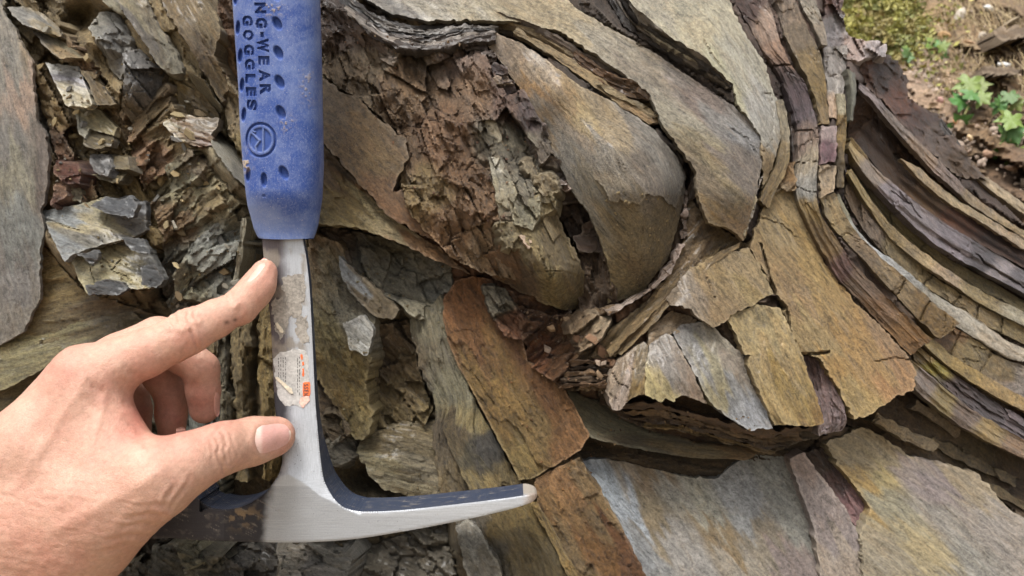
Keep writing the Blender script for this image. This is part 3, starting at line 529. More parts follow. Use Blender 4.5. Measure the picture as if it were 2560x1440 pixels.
# ---- the fold core
R('rock_core', [(808, 50), (870, 0), (960, 30), (1010, 85), (1100, 110), (1200, 85), (1262, 160), (1335, 260), (1395, 370), (1432, 470), (1380, 540), (1352, 640), (1300, 700), (1235, 690), (1190, 672), (1130, 645), (1088, 605), (1050, 560), (1018, 528), (996, 470), (1012, 389), (1006, 345), (947, 290), (897, 245), (847, 222), (806, 180)],
  [(810, 60, 56), (960, 40, 58), (1200, 90, 50), (1400, 380, 44), (1432, 470, 46), (1360, 640, 44), (1200, 660, 34), (1050, 555, 36), (1010, 380, 38), (900, 240, 46), (810, 180, 52), (1130, 300, 30), (1200, 450, 23), (1060, 180, 44), (1300, 300, 38), (1260, 560, 20)],
  C((840, 110, '65554a'), (900, 180, '8d7d66'), (860, 200, '7d6c55'), (1000, 220, '8d7458'), (1060, 140, '978776'), (980, 120, '8a7d6c'), (1100, 350, '87694e'), (1150, 420, '83664a'), (1190, 500, '866a4e'), (1060, 450, '8f7b55'), (1030, 380, '846c52'), (1190, 610, '988062'), (1120, 580, '8a6c4c'), (1280, 330, '86806e'), (1330, 460, '807a6a'), (1320, 280, '655858'), (1000, 60, '544d4a'), (1130, 150, '837064'), (1250, 250, '776155'), (1170, 250, '957a60')),
  ang=66, pre='core', amp=1.15, step=3, thick=30, mat='rust', jag=4, sharp=28, label='rusty crumbled core of the fold')
R('rock_bed', [(800, 185), (847, 226), (897, 248), (947, 298), (1013, 348), (1021, 389), (995, 444), (978, 483), (1005, 472), (1028, 528), (1069, 572), (1100, 612), (1019, 569), (1002, 561), (963, 533), (913, 478), (880, 439), (847, 400), (800, 350)],
  [(805, 190, 52), (947, 298, 40), (1015, 350, 36), (1000, 561, 33), (880, 440, 40), (805, 355, 48), (1095, 610, 35)],
  C((830, 260, '6c5b44'), (900, 330, '77603f'), (960, 400, '75603e'), (860, 390, '6a5538'), (980, 480, '735636'), (1010, 360, '7a6850'), (1040, 560, '7d5c3a')), ang=48, pre='smooth', amp=.8, step=4, thick=9, mat='bed', jag=4, label='smooth brown bed face beside the blue grip')
R('rock_bed', [(796, 352), (880, 441), (963, 535), (1019, 571), (1100, 620), (1150, 668), (1180, 690), (1113, 660), (1091, 652), (1024, 619), (958, 591), (891, 569), (830, 564), (796, 560)],
  [(800, 360, 52), (1019, 575, 38), (1150, 670, 39), (830, 564, 32), (958, 590, 33), (890, 500, 42)],
  C((830, 420, '5d4a30'), (860, 500, '7a683e'), (920, 520, '9a8c66'), (960, 550, '8f8262'), (840, 545, '7f7048'), (1060, 615, '7a5c3a'), (890, 450, '70522f')), ang=42, pre='gritty', amp=.9, step=4, thick=14, mat='crumb', jag=3, label='olive bed with an overhanging lower lip')
RB('rock_vein', [(1190, 205, 40), (1212, 232, 37), (1230, 275, 35), (1248, 330, 34), (1266, 372, 35)], [(1184, 216, 41), (1194, 242, 38), (1206, 280, 36), (1220, 335, 35), (1230, 376, 36)], C((1100, 200, '8a7868'), (1220, 300, '9d9682'), (1250, 360, 'a29d8b')), pre='gritty', amp=.7, thick=10, mat='fine', step=3)
RB('rock_vein', [(1222, 392, 26), (1230, 440, 22), (1240, 500, 20), (1250, 570, 20)], [(1252, 395, 27), (1275, 440, 23), (1300, 500, 20), (1320, 575, 19)], C((1240, 420, '948f7e'), (1260, 480, '928b74'), (1280, 540, '8a8068')), pre='block', amp=1.3, thick=12, mat='fine', step=3)
R('rock_chunk', [(1268, 465), (1310, 455), (1348, 480), (1352, 540), (1330, 575), (1285, 560), (1272, 510)], [(1268, 465, 24), (1350, 490, 28), (1300, 570, 19)], C((1290, 490, '928a72'), (1330, 530, '85806a')), ang=70, pre='core', amp=.7, step=3, thick=12, mat='crumb', flare=.1)
R('rock_chunk', [(1262, 385), (1300, 375), (1345, 430), (1330, 465), (1285, 455)], [(1262, 385, 40), (1340, 430, 38), (1285, 455, 36)], '7d7c72', ang=60, pre='block', amp=1.2, step=3, thick=12, mat='fine')
R('rock_chunk', [(1298, 590), (1330, 575), (1348, 595), (1320, 622)], pl(1300, 590, 17, 3, -6), 'a08a76', ang=30, pre='chunk', step=3, thick=8, mat='fine', flare=.2)
R('rock_core', [(1330, 500), (1386, 522), (1424, 600), (1468, 694), (1458, 770), (1413, 776), (1363, 760), (1280, 722), (1200, 672), (1190, 640), (1244, 622), (1300, 560)],
  [(1340, 500, 30), (1424, 600, 41), (1470, 700, 54), (1413, 775, 56), (1280, 722, 52), (1200, 660, 42), (1345, 630, 13), (1385, 695, 18), (1290, 635, 20), (1425, 690, 30)],
  C((1370, 570, '867656'), (1400, 650, '80704e'), (1300, 690, '66533a'), (1400, 720, '887a50'), (1440, 740, '7c6c48'), (1270, 650, '74583a'), (1220, 650, '8a6a48'), (1330, 600, '857752')), ang=70, pre='gritty', amp=1.1, step=3, thick=20, mat='crumb', jag=4,
  cracks=[([(1345, 680), (1400, 676), (1440, 690)], 2.4, 1.2), ([(1350, 725), (1400, 715), (1450, 735)], 2.4, 1.2), ([(1375, 640), (1378, 690), (1362, 730), (1380, 760)], 2.4, 1.), ([(1420, 680), (1425, 720), (1410, 765)], 2.4, 1.)], label='rounded olive bulge with brick-like cracks')
for o_, d_, c_ in (([(1300, 400), (1340, 392), (1368, 440), (1330, 452)], 35, '86795f'), ([(1335, 440), (1378, 430), (1400, 480), (1352, 492)], 34, '8a7d62'), ([(1330, 350), (1372, 362), (1390, 420), (1350, 410)], 38, '74695c'), ([(1240, 560), (1300, 548), (1340, 575), (1318, 626), (1262, 620)], 26, '807456'), ([(1338, 488), (1378, 480), (1392, 520), (1350, 540)], 32, '867854')):
    R('rock_chunk', o_, pl(o_[0][0], o_[0][1], d_ - 6, 4, -4), c_, ang=66, pre='core', amp=.6, step=3, thick=14, mat='crumb', flare=.25, jag=5)
R('rock_hollow', [(1360, 470), (1440, 460), (1540, 640), (1545, 770), (1450, 790), (1430, 600)], [(1360, 470, 48), (1440, 460, 48), (1540, 760, 52), (1460, 620, 56)], C((1450, 560, '54453a'), (1500, 700, '5f4d3a')), ang=70, pre='core', amp=1.4, step=4, thick=10, mat='crumb')
for o_, d_ in (([(1390, 478), (1440, 470), (1462, 505), (1400, 512)], 42), ([(1432, 590), (1490, 582), (1512, 628), (1448, 632)], 45), ([(1455, 560), (1486, 548), (1495, 590), (1450, 596)], 47)):
    R('rock_block', o_, pl(o_[0][0], o_[0][1], d_, 3, -3), '4e4138', ang=5, pre='block', step=3, thick=16, mat='gloss')
# small dark blocks under the left edge of the big sheet
rb = random.Random(5)
for i in range(13):
    t = (i + rb.uniform(-.35, .35)) / 12; x = 1200 + 224 * max(t, 0) ** .8 - 10 + rb.uniform(-8, 4); y = 100 + 360 * t; w_ = rb.uniform(18, 46); hgt = rb.uniform(16, 34)
    o_ = [(x - w_, y + rb.uniform(-8, 8)), (x - w_ * rb.uniform(.1, .5), y - hgt * rb.uniform(.3, .8)), (x + rb.uniform(8, 18), y - rb.uniform(2, 12)), (x + 22, y + hgt * rb.uniform(.5, .9)), (x - w_ * rb.uniform(.2, .8), y + hgt * rb.uniform(.7, 1.1))]
    d_ = 41 - 4 * t + rb.uniform(-3, 3)
    R('rock_block', o_, pl(x, y, d_, rb.uniform(-9, 9), rb.uniform(-16, 10)), rb.choice(['5d5050', '6f6560', '564a48', '7a6a5a', '4d4341', '6a5444']), ang=rb.uniform(0, 60), pre='chunk', amp=.9, step=3, thick=12, mat='gloss', jag=4)
# thin dark glassy layers above the core
for i, (dy, d_, c_) in enumerate(((0, 52, '3a3634'), (14, 49, '6e6a66'), (27, 47, '302d2c'), (40, 45, '57504c'), (54, 42, '8a8178'), (66, 41, '4a423e'))):
    A = [(835 + 8 * i, -40 + dy, d_ + 12), (900 + 4 * i, 10 + dy * .8, d_ + 4), (980, 50 + dy * .75, d_), (1080, 62 + dy * .75, d_), (1170, 52 + dy * .6, d_), (1240, 60 + dy * .35, d_ + 2)]
    B = [(x - 3, y + 15, d - 1) for x, y, d in A]
    RB('rock_layer', A, B, c_, pre='layer', amp=1.2, thick=10, mat='gloss', step=3, jag=5)
R('rock_core', [(800, -60), (850, -60), (905, 60), (1000, 130), (985, 165), (900, 120), (830, 90), (800, 120)], [(800, -50, 58), (1000, 130, 45), (810, 110, 54)], C((830, 40, '4f4139'), (900, 90, '665548'), (980, 140, '7d7062')), ang=40, pre='crumb', amp=1., step=3.5, thick=10, mat='gloss')
# ---- the big smooth sheets
S1 = C((1230, 95, '9a8a78'), (1290, 150, '8c7a63'), (1340, 170, 'a8967c'), (1400, 230, 'a08a66'), (1345, 235, '98784c'), (1385, 330, '8d7858'), (1450, 290, 'ab9870'), (1360, 290, '837868'), (1440, 350, '8f8474'), (1520, 300, 'ab9a7c'), (1560, 290, '97928a'), (1640, 350, '8a867e'), (1500, 380, '90897c'), (1430, 400, '7f7a70'), (1600, 420, '7f7568'), (1530, 450, '857a66'), (1680, 440, '6f695f'), (1480, 480, '837a66'))
S1D = [(1186, 76, 46), (1340, 130, 42), (1560, 268, 44), (1716, 440, 48), (1692, 520, 42), (1690, 590, 46), (1604, 735, 52), (1520, 757, 48), (1500, 600, 35), (1430, 480, 35), (1362, 330, 39), (1290, 210, 42), (1400, 220, 29), (1540, 350, 17), (1510, 440, 17), (1630, 400, 23), (1600, 540, 20), (1590, 640, 30), (1660, 490, 25)]
S1 = S1 + C((1560, 570, '7f7050'), (1640, 570, '77694c'), (1580, 660, '857452'), (1540, 710, '8a7a54'), (1640, 670, '7a6b49'))
R('rock_sheet', [(1186, 76), (1240, 84), (1290, 104), (1340, 130), (1450, 215), (1560, 268), (1640, 330), (1695, 395), (1716, 440), (1708, 500), (1696, 560), (1668, 650), (1604, 735), (1520, 758), (1527, 690), (1500, 600), (1470, 530), (1430, 480), (1402, 420), (1362, 330), (1304, 230), (1243, 140)],
  S1D, S1, ang=52, pre='smooth', amp=.75, step=3.5, thick=3.5, mat='bed', jag=2.0, cracks=[([(1400, 260), (1470, 330), (1560, 420), (1600, 490)], 1.6, .6), ([(1370, 165), (1440, 240)], 1.5, .5), ([(1608, 520), (1600, 620), (1604, 720)], 1.6, .7)], label='large smooth tan and grey bedding sheet wrapping the fold')
s1f = tps(S1D)
R('rock_sheet', [(1500, 330), (1600, 330), (1640, 345), (1690, 398), (1711, 440), (1704, 480), (1690, 524), (1676, 504), (1642, 486), (1612, 486), (1603, 514), (1585, 506), (1570, 516), (1552, 500), (1530, 508), (1500, 470), (1470, 400)],
  lambda x, y: s1f(x, y) + .6 - 3.2 * sstep_(400, 478, y + .25 * (x - 1600)), S1, ang=52, pre='smooth', amp=.5, step=3, thick=2.5, mat='bed', jag=5, label='ragged upper skin of the smooth sheet')
# groove layers between the sheets
for i, (o1, d_, c_, m_) in enumerate(((0, 53, '54483c', 'gloss'), (11, 50, '8a7858', 'bed'), (22, 48, '5d5044', 'gloss'))):
    A = [(1200 + o1, 40 - o1 * .8, d_ + 4), (1330 + o1, 88 - o1 * .9, d_), (1460 + o1, 165 - o1, d_), (1580 + o1, 235 - o1, d_), (1680 + o1, 318 - o1, d_), (1735 + o1 * .6, 400 - o1, d_ + 2), (1726 + o1 * .5, 500, d_ + 4)]
    B = [(x - 10, y + 22, d + 4) for x, y, d in A[:-1]] + [(1700 + o1 * .5, 500, d_ + 5)]
    RB('rock_layer', A, B, c_, pre='layer', amp=1., thick=10, mat=m_, step=4, jag=4)
RB('rock_layer', [(1290, 70, 46), (1400, 130, 46), (1500, 195, 45), (1600, 270, 43), (1640, 305, 43)], [(1285, 80, 46), (1385, 145, 45), (1480, 212, 44), (1575, 282, 42), (1625, 312, 43)], C((1350, 110, 'a08c68'), (1500, 205, 'a5906a'), (1600, 280, '947a54')), pre='bed', thick=5, mat='bed', step=3.5, jag=3)
RB('rock_layer', [(1440, 120, 50), (1520, 180, 48), (1590, 205, 46), (1632, 240, 46)], [(1420, 145, 50), (1500, 205, 47), (1570, 240, 45), (1625, 250, 46)], C((1480, 170, '6b4f34'), (1590, 220, '5c4326')), pre='layer', amp=1.1, thick=8, mat='bed', step=3.5)
for k in range(5):
    x0 = 1500 + 22 * k; y0 = 205 + 15 * k
    RB('rock_layer', [(x0, y0, 44 - k * .4), (x0 + 60, y0 + 32, 43), (x0 + 118 - 12 * k, y0 + 58 - 8 * k, 43)], [(x0 - 6, y0 + 9, 44), (x0 + 50, y0 + 42, 43), (x0 + 108 - 12 * k, y0 + 68 - 8 * k, 43)], ['9c8a66', '7b6a4c', 'a3906a', '8d7b58', '77623f'][k], pre='bed', thick=5, mat='bed', step=3.5, jag=4)
# upper sheet S2, from the top edge down to the hinge
R('rock_sheet', [(840, -60), (1360, -60), (1440, 20), (1540, 80), (1620, 122), (1720, 190), (1830, 262), (1900, 330), (1908, 400), (1890, 470), (1872, 560), (1858, 602), (1830, 575), (1772, 556), (1748, 505), (1738, 425), (1702, 372), (1655, 312), (1625, 240), (1580, 200), (1480, 130), (1400, 80), (1300, 52), (1180, 50), (1080, 52), (980, 36), (900, -10)],
  [(840, -60, 66), (1360, -60, 72), (1180, 50, 46), (980, 36, 50), (1400, 80, 47), (1580, 200, 43), (1655, 312, 39), (1738, 425, 37), (1772, 556, 36), (1858, 600, 46), (1900, 400, 52), (1830, 262, 53), (1620, 122, 55), (1780, 380, 37), (1820, 480, 34)],
  C((960, 10, '7f7a72'), (1060, 30, 'a8a190'), (1180, 20, 'b0a78f'), (1300, 20, 'a89a7c'), (1420, 60, 'b0a284'), (1520, 130, 'a8a08e'), (1600, 170, '9a9080'), (1680, 200, '8e867e'), (1760, 260, '887c74'), (1700, 300, 'a09a88'), (1820, 320, '8d8a86'), (1880, 350, '97989a'), (1760, 370, '948a70'), (1740, 440, '7d6f58'), (1800, 440, '8c7e60'), (1860, 430, '847a70'), (1800, 530, '8a744c'), (1850, 540, '937c5c'), (1640, 240, '9b9384')),
  ang=40, pre='smooth', amp=1., step=4, thick=5, mat='bed', jag=3, cracks=[([(1590, 112), (1660, 140), (1740, 200), (1805, 244)], 3, 2.2), ([(1830, 320), (1870, 350), (1892, 385)], 2.5, 1.6), ([(1470, 60), (1540, 110), (1600, 150)], 1.6, .7)], label='broad pale bedding sheet sweeping from the top edge to the hinge')
R('rock_chunk', [(1850, 540), (1880, 470), (1892, 500), (1870, 560), (1862, 600)], pl(1860, 540, 44, 3, 0), 'a39678', ang=100, pre='block', step=3, thick=8, mat='bed')
# dark layered crack between S2 and S3, then S3
for i in range(4):
    A = [(1500 + 14 * i, -70 + 2 * i, 70 - 2 * i), (1570 + 8 * i, 52 - 9 * i, 60 - 2 * i), (1660 + 5 * i, 116 - 9 * i, 56 - 2 * i), (1750 + 4 * i, 170 - 8 * i, 54 - 2 * i), (1828, 214 - 3 * i, 54 - i)]
    RB('rock_layer', A, [(x - 6, y + 11, d + 2) for x, y, d in A], ['332d29', '5f574c', '2f2a27', '6c6355'][i], pre='layer', thick=6, amp=1.1, mat='gloss', step=3.5, jag=5)
R('rock_sheet', [(1545, -70), (1800, -70), (1836, 34), (1869, 97), (1908, 151), (1934, 233), (1954, 272), (1952, 340), (1936, 400), (1922, 440), (1906, 470), (1905, 400), (1900, 340), (1842, 256), (1832, 208), (1780, 176), (1690, 126), (1650, 104), (1605, 70), (1580, 20)],
  [(1545, -70, 72), (1800, -70, 90), (1908, 151, 76), (1954, 280, 72), (1922, 440, 56), (1905, 400, 51), (1842, 256, 51), (1690, 126, 52), (1780, 80, 62)],
  C((1600, 0, 'a09a88'), (1680, 60, 'aba48c'), (1760, 120, 'b0a68a'), (1720, 20, '9f9a86'), (1850, 180, 'a3a090'), (1800, 190, 'a8a488'), (1880, 260, 'a3a29c'), (1910, 330, '97948a'), (1930, 400, '8d7a58')), ang=58, pre='smooth', amp=1., step=4, thick=6, mat='fine', jag=3,
  cracks=[([(1760, 100), (1780, 140), (1808, 175)], 2.2, 1.4), ([(1902, 238), (1922, 234), (1936, 290), (1930, 350), (1910, 380)], 2.2, 1.6)], label='pale grey sheet at the top beside the dark layered crack')
# ---- veins of small pale blocks
def vein(line, wd, cols, seed, step=17):
    r = random.Random(seed); l = smooth_line(line, 200); L = np.concatenate([[0], np.cumsum(np.hypot(*(np.diff(l[:, :2], axis=0).T)))])
    s = 0; par = None
    while s < L[-1] - 6:
        ln = r.choice((.45, .7, .9, 1.2, 1.9)) * step * r.uniform(.85, 1.15); e = min(s + ln, L[-1]); q = [np.array([np.interp(t, L, l[:, k]) for k in range(3)]) for t in (s, e - 1.5)]
        t_ = q[1][:2] - q[0][:2]; t_ /= np.hypot(*t_) + 1e-9; n_ = np.array([-t_[1], t_[0]]); w_ = wd * r.uniform(.5, 1.2) / 2; dd = r.uniform(-2.2, 3.); t_ = t_ + n_ * r.uniform(-.25, .25); sk = t_ * w_ * r.uniform(-.5, .5)
        A = [(*(q[0][:2] + n_ * w_ + sk), q[0][2] + dd), (*(q[1][:2] + n_ * w_ + sk), q[1][2] + dd)]; B = [(*(q[0][:2] - n_ * w_ * r.uniform(.8, 1)), q[0][2] + dd + r.uniform(-1, 1)), (*(q[1][:2] - n_ * w_), q[1][2] + dd)]
        o = ribbon('vein_block', A, B, hx(r.choice(cols)), thick=5, pre='chunk', amp=.45, mat='fine', step=2.5, jag=2.6, parent=rock, sharp=30); s = e
PK = ['a8958a', 'b0a096', '98887c', '8b786c', 'a39488']
def vein_bed(A, w, cols, sp):
    A = smooth_line(A, 30); t = np.gradient(A[:, :2], axis=0); t /= np.linalg.norm(t, axis=1)[:, None]; r = random.Random(int(A[0, 0])); W_ = np.array([w * (.75 + .5 * vnoise(np.array([k / 3.]), np.array([.3]), int(A[0, 0]))[0]) for k in range(30)])
    B = A.copy(); B[:, 0] += -t[:, 1] * W_; B[:, 1] += t[:, 0] * W_
    RB('rock_vein', [tuple(q) for q in A], [tuple(q) for q in B], cols, pre='layer', amp=.8, thick=8, mat='fine', step=2.5, jag=4, xc=sp)
vein_bed([(1712, 612, 43), (1694, 650, 42), (1668, 690, 41), (1625, 728, 40), (1575, 760, 38), (1520, 786, 38)], 17, C((1690, 640, 'a3938a'), (1660, 690, 'b0a096'), (1620, 730, 'a08e80'), (1560, 765, 'b3a59a'), (1530, 780, '9c8a7a')), 27)
vein_bed([(1718, 478, 48), (1718, 530, 47), (1714, 600, 45)], 14, C((1712, 490, '6a5c52'), (1712, 525, '9c8a80'), (1706, 580, '5c4c40')), 30)
vein_bed([(1912, 440, 52), (1894, 482, 48), (1880, 540, 46), (1860, 594, 45)], 11, C((1900, 460, '9a938a'), (1880, 520, 'b0a89c'), (1866, 580, 'a39a8c')), 26)
RB('rock_layer', [(1958, 246, 70), (1974, 330, 66), (1970, 410, 60), (1945, 470, 56), (1922, 520, 53)], [(1938, 250, 71), (1952, 330, 65), (1946, 400, 58), (1922, 450, 54), (1900, 500, 50)], C((1950, 290, '948a74'), (1960, 400, '8d7a54'), (1925, 490, '8a754c')), pre='strat', amp=.7, thick=10, mat='bed', step=3.5, jag=2)
R('rock_chunk', [(1930, 415), (1985, 405), (1990, 470), (1925, 480), (1905, 470)], [(1930, 420, 60), (1985, 440, 62), (1910, 475, 55)], C((1950, 440, '86683f'), (1920, 470, '9a8a70')), ang=60, pre='core', amp=.6, step=3, thick=12, mat='crumb', jag=5)
# ---- hinge zone under the sheets
R('rock_bed', [(1712, 470), (1760, 545), (1850, 600), (1880, 620), (1800, 640), (1720, 690), (1660, 760), (1600, 830), (1540, 890), (1470, 900), (1530, 820), (1610, 760), (1680, 680), (1712, 590)],
  [(1712, 480, 52), (1870, 610, 52), (1720, 690, 42), (1600, 830, 38), (1480, 895, 42), (1610, 760, 42), (1700, 600, 47)],
  C((1740, 560, '5d4c34'), (1820, 610, '6b5839'), (1720, 660, '7a6545'), (1640, 760, '7f6a45'), (1560, 850, '86714b'), (1500, 880, '77623f')), ang=-48, pre='layer', amp=.9, step=4, thick=14, mat='bed', jag=4, label='brown streaked beds curving under the hinge')
for o1 in (0, 26, 50):
    RB('rock_layer', [(1850 - o1, 606 + o1 * .2, 46), (1770 - o1 * .7, 650 + o1 * .4, 40), (1690 - o1 * .7, 720 + o1 * .4, 36), (1620 - o1 * .8, 800 + o1 * .2, 34), (1540 - o1 * .5, 880, 34)],
       [(1846 - o1, 620 + o1 * .2, 45), (1776 - o1 * .7, 664 + o1 * .4, 39), (1700 - o1 * .7, 732 + o1 * .4, 35), (1632 - o1 * .8, 812 + o1 * .2, 33), (1552 - o1 * .5, 890, 33)], ['8f7a55', '6d5736', '85704a'][o1 // 25], pre='bed', amp=.8, thick=6, mat='bed', step=3.5, jag=3)
R('rock_sheet', [(1660, 752), (1720, 676), (1791, 640), (1871, 622), (1915, 689), (1930, 733), (1850, 780), (1806, 808), (1784, 822), (1747, 798), (1729, 771), (1684, 764)],
  [(1660, 752, 35), (1790, 642, 42), (1871, 625, 46), (1925, 730, 40), (1784, 820, 29), (1684, 762, 30)],
  C((1720, 720, '8d8470'), (1780, 690, '93835a'), (1850, 690, '988a66'), (1800, 760, '8f7f5c'), (1890, 730, '95875a')), ang=58, pre='smooth', amp=1., step=4, thick=7, mat='bed', cracks=[([(1765, 690), (1778, 730), (1790, 745)], 2, 1.3)], tone=(1.08, 1.01, 1.04), jag=4)
R('rock_slab', [(1620, 818), (1680, 776), (1745, 800), (1700, 834), (1640, 852), (1618, 866)], [(1620, 820, 36), (1740, 800, 38), (1630, 858, 33)], '87755c', ang=-30, pre='gritty', step=4, thick=8, mat='bed')
# rubble between the core and the ledge
R('rock_chunk', [(1290, 760), (1380, 790), (1470, 780), (1540, 760), (1530, 830), (1480, 900), (1520, 975), (1420, 975), (1330, 920), (1305, 850)], [(1290, 770, 52), (1540, 770, 46), (1520, 970, 40), (1330, 915, 46), (1420, 860, 47)],
  C((1340, 820, '5d4028'), (1420, 840, '6c4c30'), (1480, 800, '7f684c'), (1400, 930, '66482c'), (1480, 940, '7f6848'), (1350, 890, '7a4e2e')), ang=-40, pre='crumb', amp=1.15, step=3.5, thick=14, mat='rust', jag=5)
R('rock_chunk', [(1420, 820), (1470, 780), (1530, 800), (1500, 850), (1450, 880)], [(1420, 820, 44), (1525, 800, 40), (1450, 880, 36)], C((1460, 830, '8a7458'), (1500, 810, '9c8a70')), ang=-45, pre='chunk', amp=1.4, step=3.5, thick=12, mat='rust', flare=.2)
for i in range(5):
    RB('rock_layer', [(1420 - 6 * i, 905 + 14 * i, 40 - i), (1470, 900 + 14 * i, 37 - i), (1518, 912 + 12 * i, 38 - i)], [(1422 - 6 * i, 915 + 14 * i, 40 - i), (1470, 911 + 14 * i, 37 - i), (1516, 922 + 12 * i, 38 - i)], ['6d5439', '4b3a28', '7c6244', '55432e', '70563a'][i], pre='layer', thick=9, mat='crumb', step=3, jag=5)
# ---- the ledge: block row, its ragged underside and the lower beds
R('rock_slab', [(1490, 930), (1560, 960), (1720, 985), (1900, 1050), (2060, 1045), (2100, 1060), (2060, 1090), (1900, 1140), (1700, 1110), (1560, 1050), (1500, 1010)], [(1500, 950, 44), (1700, 1000, 40), (2060, 1050, 46), (1900, 1130, 62), (1560, 1050, 58)],
  C((1580, 1020, '4b3a28'), (1700, 1060, '5c4428'), (1850, 1090, '54442c'), (2000, 1070, '4a4032')), ang=12, pre='layer', amp=1.2, step=4, thick=12, mat='crumb', jag=4)
for i in range(4):
    RB('rock_layer', [(1540 + 24 * i, 1012 + 15 * i, 40 + 3.5 * i), (1640 + 18 * i, 1008 + 18 * i, 35 + 3.5 * i), (1760 + 14 * i, 1040 + 16 * i, 34 + 3.5 * i), (1900, 1076 + 14 * i, 36 + 3.5 * i), (2030 - 30 * i, 1066 + 20 * i, 42 + 3 * i)],
       [(1540 + 24 * i, 1024 + 15 * i, 41 + 3.5 * i), (1640 + 18 * i, 1024 + 18 * i, 36 + 3.5 * i), (1760 + 14 * i, 1055 + 16 * i, 35 + 3.5 * i), (1900, 1090 + 14 * i, 37 + 3.5 * i), (2030 - 30 * i, 1078 + 20 * i, 43 + 3 * i)], ['5c452c', '6d5534', '4d3a24', '75603a'][i], pre='layer', amp=1., thick=16, mat='bed', step=3.5, jag=6)
lone('rock_block', 'pinkish cracked rock block at the left end of the ledge row', 'rock block', [(1542, 905), (1574, 880), (1609, 853), (1618, 867), (1610, 985), (1580, 996), (1547, 1026), (1527, 1024), (1520, 991), (1527, 938)], [(1542, 905, 30), (1612, 860, 33), (1610, 985, 25), (1535, 1020, 24), (1570, 940, 24)],
  C((1560, 920, 'a3917c'), (1590, 920, '8f8168'), (1550, 980, 'a8988a'), (1540, 1010, 'ab9c90'), (1600, 960, '9a8250')), ang=105, pre='bed', amp=1., step=3.5, thick=22, mat='bed', jag=3, cracks=[([(1530, 930), (1545, 955), (1570, 968)], 2.5, 1.8), ([(1525, 985), (1550, 1000)], 2, 1.2), ([(1590, 870), (1580, 930)], 1.8, 1.)])
lone('rock_block', 'grey-brown rock block with a yellow stepped lower edge', 'rock block', [(1622, 865), (1645, 845), (1664, 834), (1682, 840), (1700, 876), (1731, 929), (1768, 1013), (1740, 1000), (1711, 990), (1690, 996), (1688, 1006), (1660, 996), (1656, 1008), (1609, 984)], [(1622, 865, 32), (1682, 840, 33), (1768, 1012, 25), (1612, 984, 23), (1665, 920, 24)],
  C((1650, 880, '85807a'), (1690, 920, '7f7468'), (1640, 950, '988c68'), (1680, 985, '9c9066'), (1630, 980, 'a09468'), (1740, 980, '7c6c5c')), ang=66, pre='slate', amp=.8, step=3.5, thick=20, mat='fine', jag=3)
lone('rock_block', 'blue-grey rock block with a yellow streak in the ledge row', 'rock block', [(1684, 831), (1711, 809), (1756, 806), (1787, 818), (1813, 847), (1860, 893), (1873, 956), (1907, 1010), (1932, 1073), (1907, 1071), (1875, 1076), (1818, 1042), (1773, 1002), (1740, 938), (1704, 876)], [(1684, 831, 35), (1787, 818, 37), (1870, 930, 33), (1930, 1072, 25), (1820, 1042, 23), (1720, 900, 29), (1800, 930, 26)],
  C((1720, 840, '7f7e7e'), (1740, 880, '82817f'), (1770, 900, '8f8970'), (1790, 960, '8f8768'), (1830, 900, '857c70'), (1830, 1000, '86888a'), (1890, 1050, '8a8d92'), (1770, 840, '8d8676')), ang=62, pre='slate', amp=.9, step=3.5, thick=22, mat='fine', jag=3)
R('rock_slab', [(1840, 880), (1866, 886), (1912, 1000), (1945, 1064), (1925, 1068), (1890, 990)], pl(1866, 890, 34, 2, -4), '55504c', ang=64, pre='slate', step=3.5, thick=14, mat='gloss')
lone('rock_plate', 'yellow-tan rock plate at the right end of the ledge row', 'rock plate', [(1813, 791), (1850, 776), (1889, 762), (1951, 771), (2000, 876), (2030, 962), (2060, 1055), (2036, 1070), (1990, 1062), (1938, 1062), (1907, 1000), (1867, 913), (1878, 886), (1862, 889), (1836, 831)], [(1815, 791, 33), (1951, 771, 38), (2000, 876, 33), (2058, 1055, 27), (1940, 1060, 22), (1866, 905, 27), (1935, 900, 25)],
  C((1850, 810, 'a09468'), (1900, 800, 'a3986c'), (1920, 860, 'a09062'), (1900, 930, 'a59668'), (1950, 940, '9c8a50'), (1980, 1020, '9f8c52'), (2030, 1050, '8a7038'), (1960, 1040, 'a39464')), ang=64, pre='bed', amp=.8, step=3.5, thick=14, mat='bed', tone=(1.1, 1.02, 1.05), jag=3)
# fan sheet
R('rock_sheet', [(1920, 470), (1960, 460), (1985, 474), (2010, 550), (2052, 640), (2098, 710), (2151, 768), (2209, 826), (2268, 888), (2290, 930), (2280, 976), (2244, 988), (2200, 1014), (2170, 1044), (2133, 1044), (2104, 985), (2046, 892), (1999, 884), (1976, 833), (1960, 770), (1915, 690), (1874, 622)],
  [(1930, 470, 60), (1985, 480, 64), (2098, 715, 58), (2268, 890, 58), (2280, 975, 48), (2150, 1042, 36), (2046, 892, 38), (1960, 770, 39), (1880, 625, 46), (2060, 760, 45), (2150, 900, 42)],
  C((1940, 560, '968a62'), (1960, 640, '8f8058'), (2000, 640, '9c8b58'), (1990, 720, '94825a'), (2060, 760, '9c8a58'), (2120, 850, '9f8750'), (2040, 830, '9c8f62'), (2180, 900, 'a38c58'), (2100, 950, 'a38c54'), (2160, 1010, 'a39460'), (2240, 940, 'a08458'), (2230, 870, '8f7c5a')), ang=56, pre='smooth', amp=1., step=3.5, thick=9, mat='bed', jag=4,
  cracks=[([(1900, 610), (1923, 688), (1935, 734), (1964, 769), (1976, 833), (1999, 884), (2034, 886), (2070, 880)], 4.5, 4.5), ([(2190, 902), (2230, 894), (2285, 902)], 2.2, 2.), ([(1905, 545), (1950, 560), (1990, 590)], 2.2, 1.6)], tone=(1.12, 1.01, 1.04), label='yellow-tan fan-shaped sheet with an open branching crack')
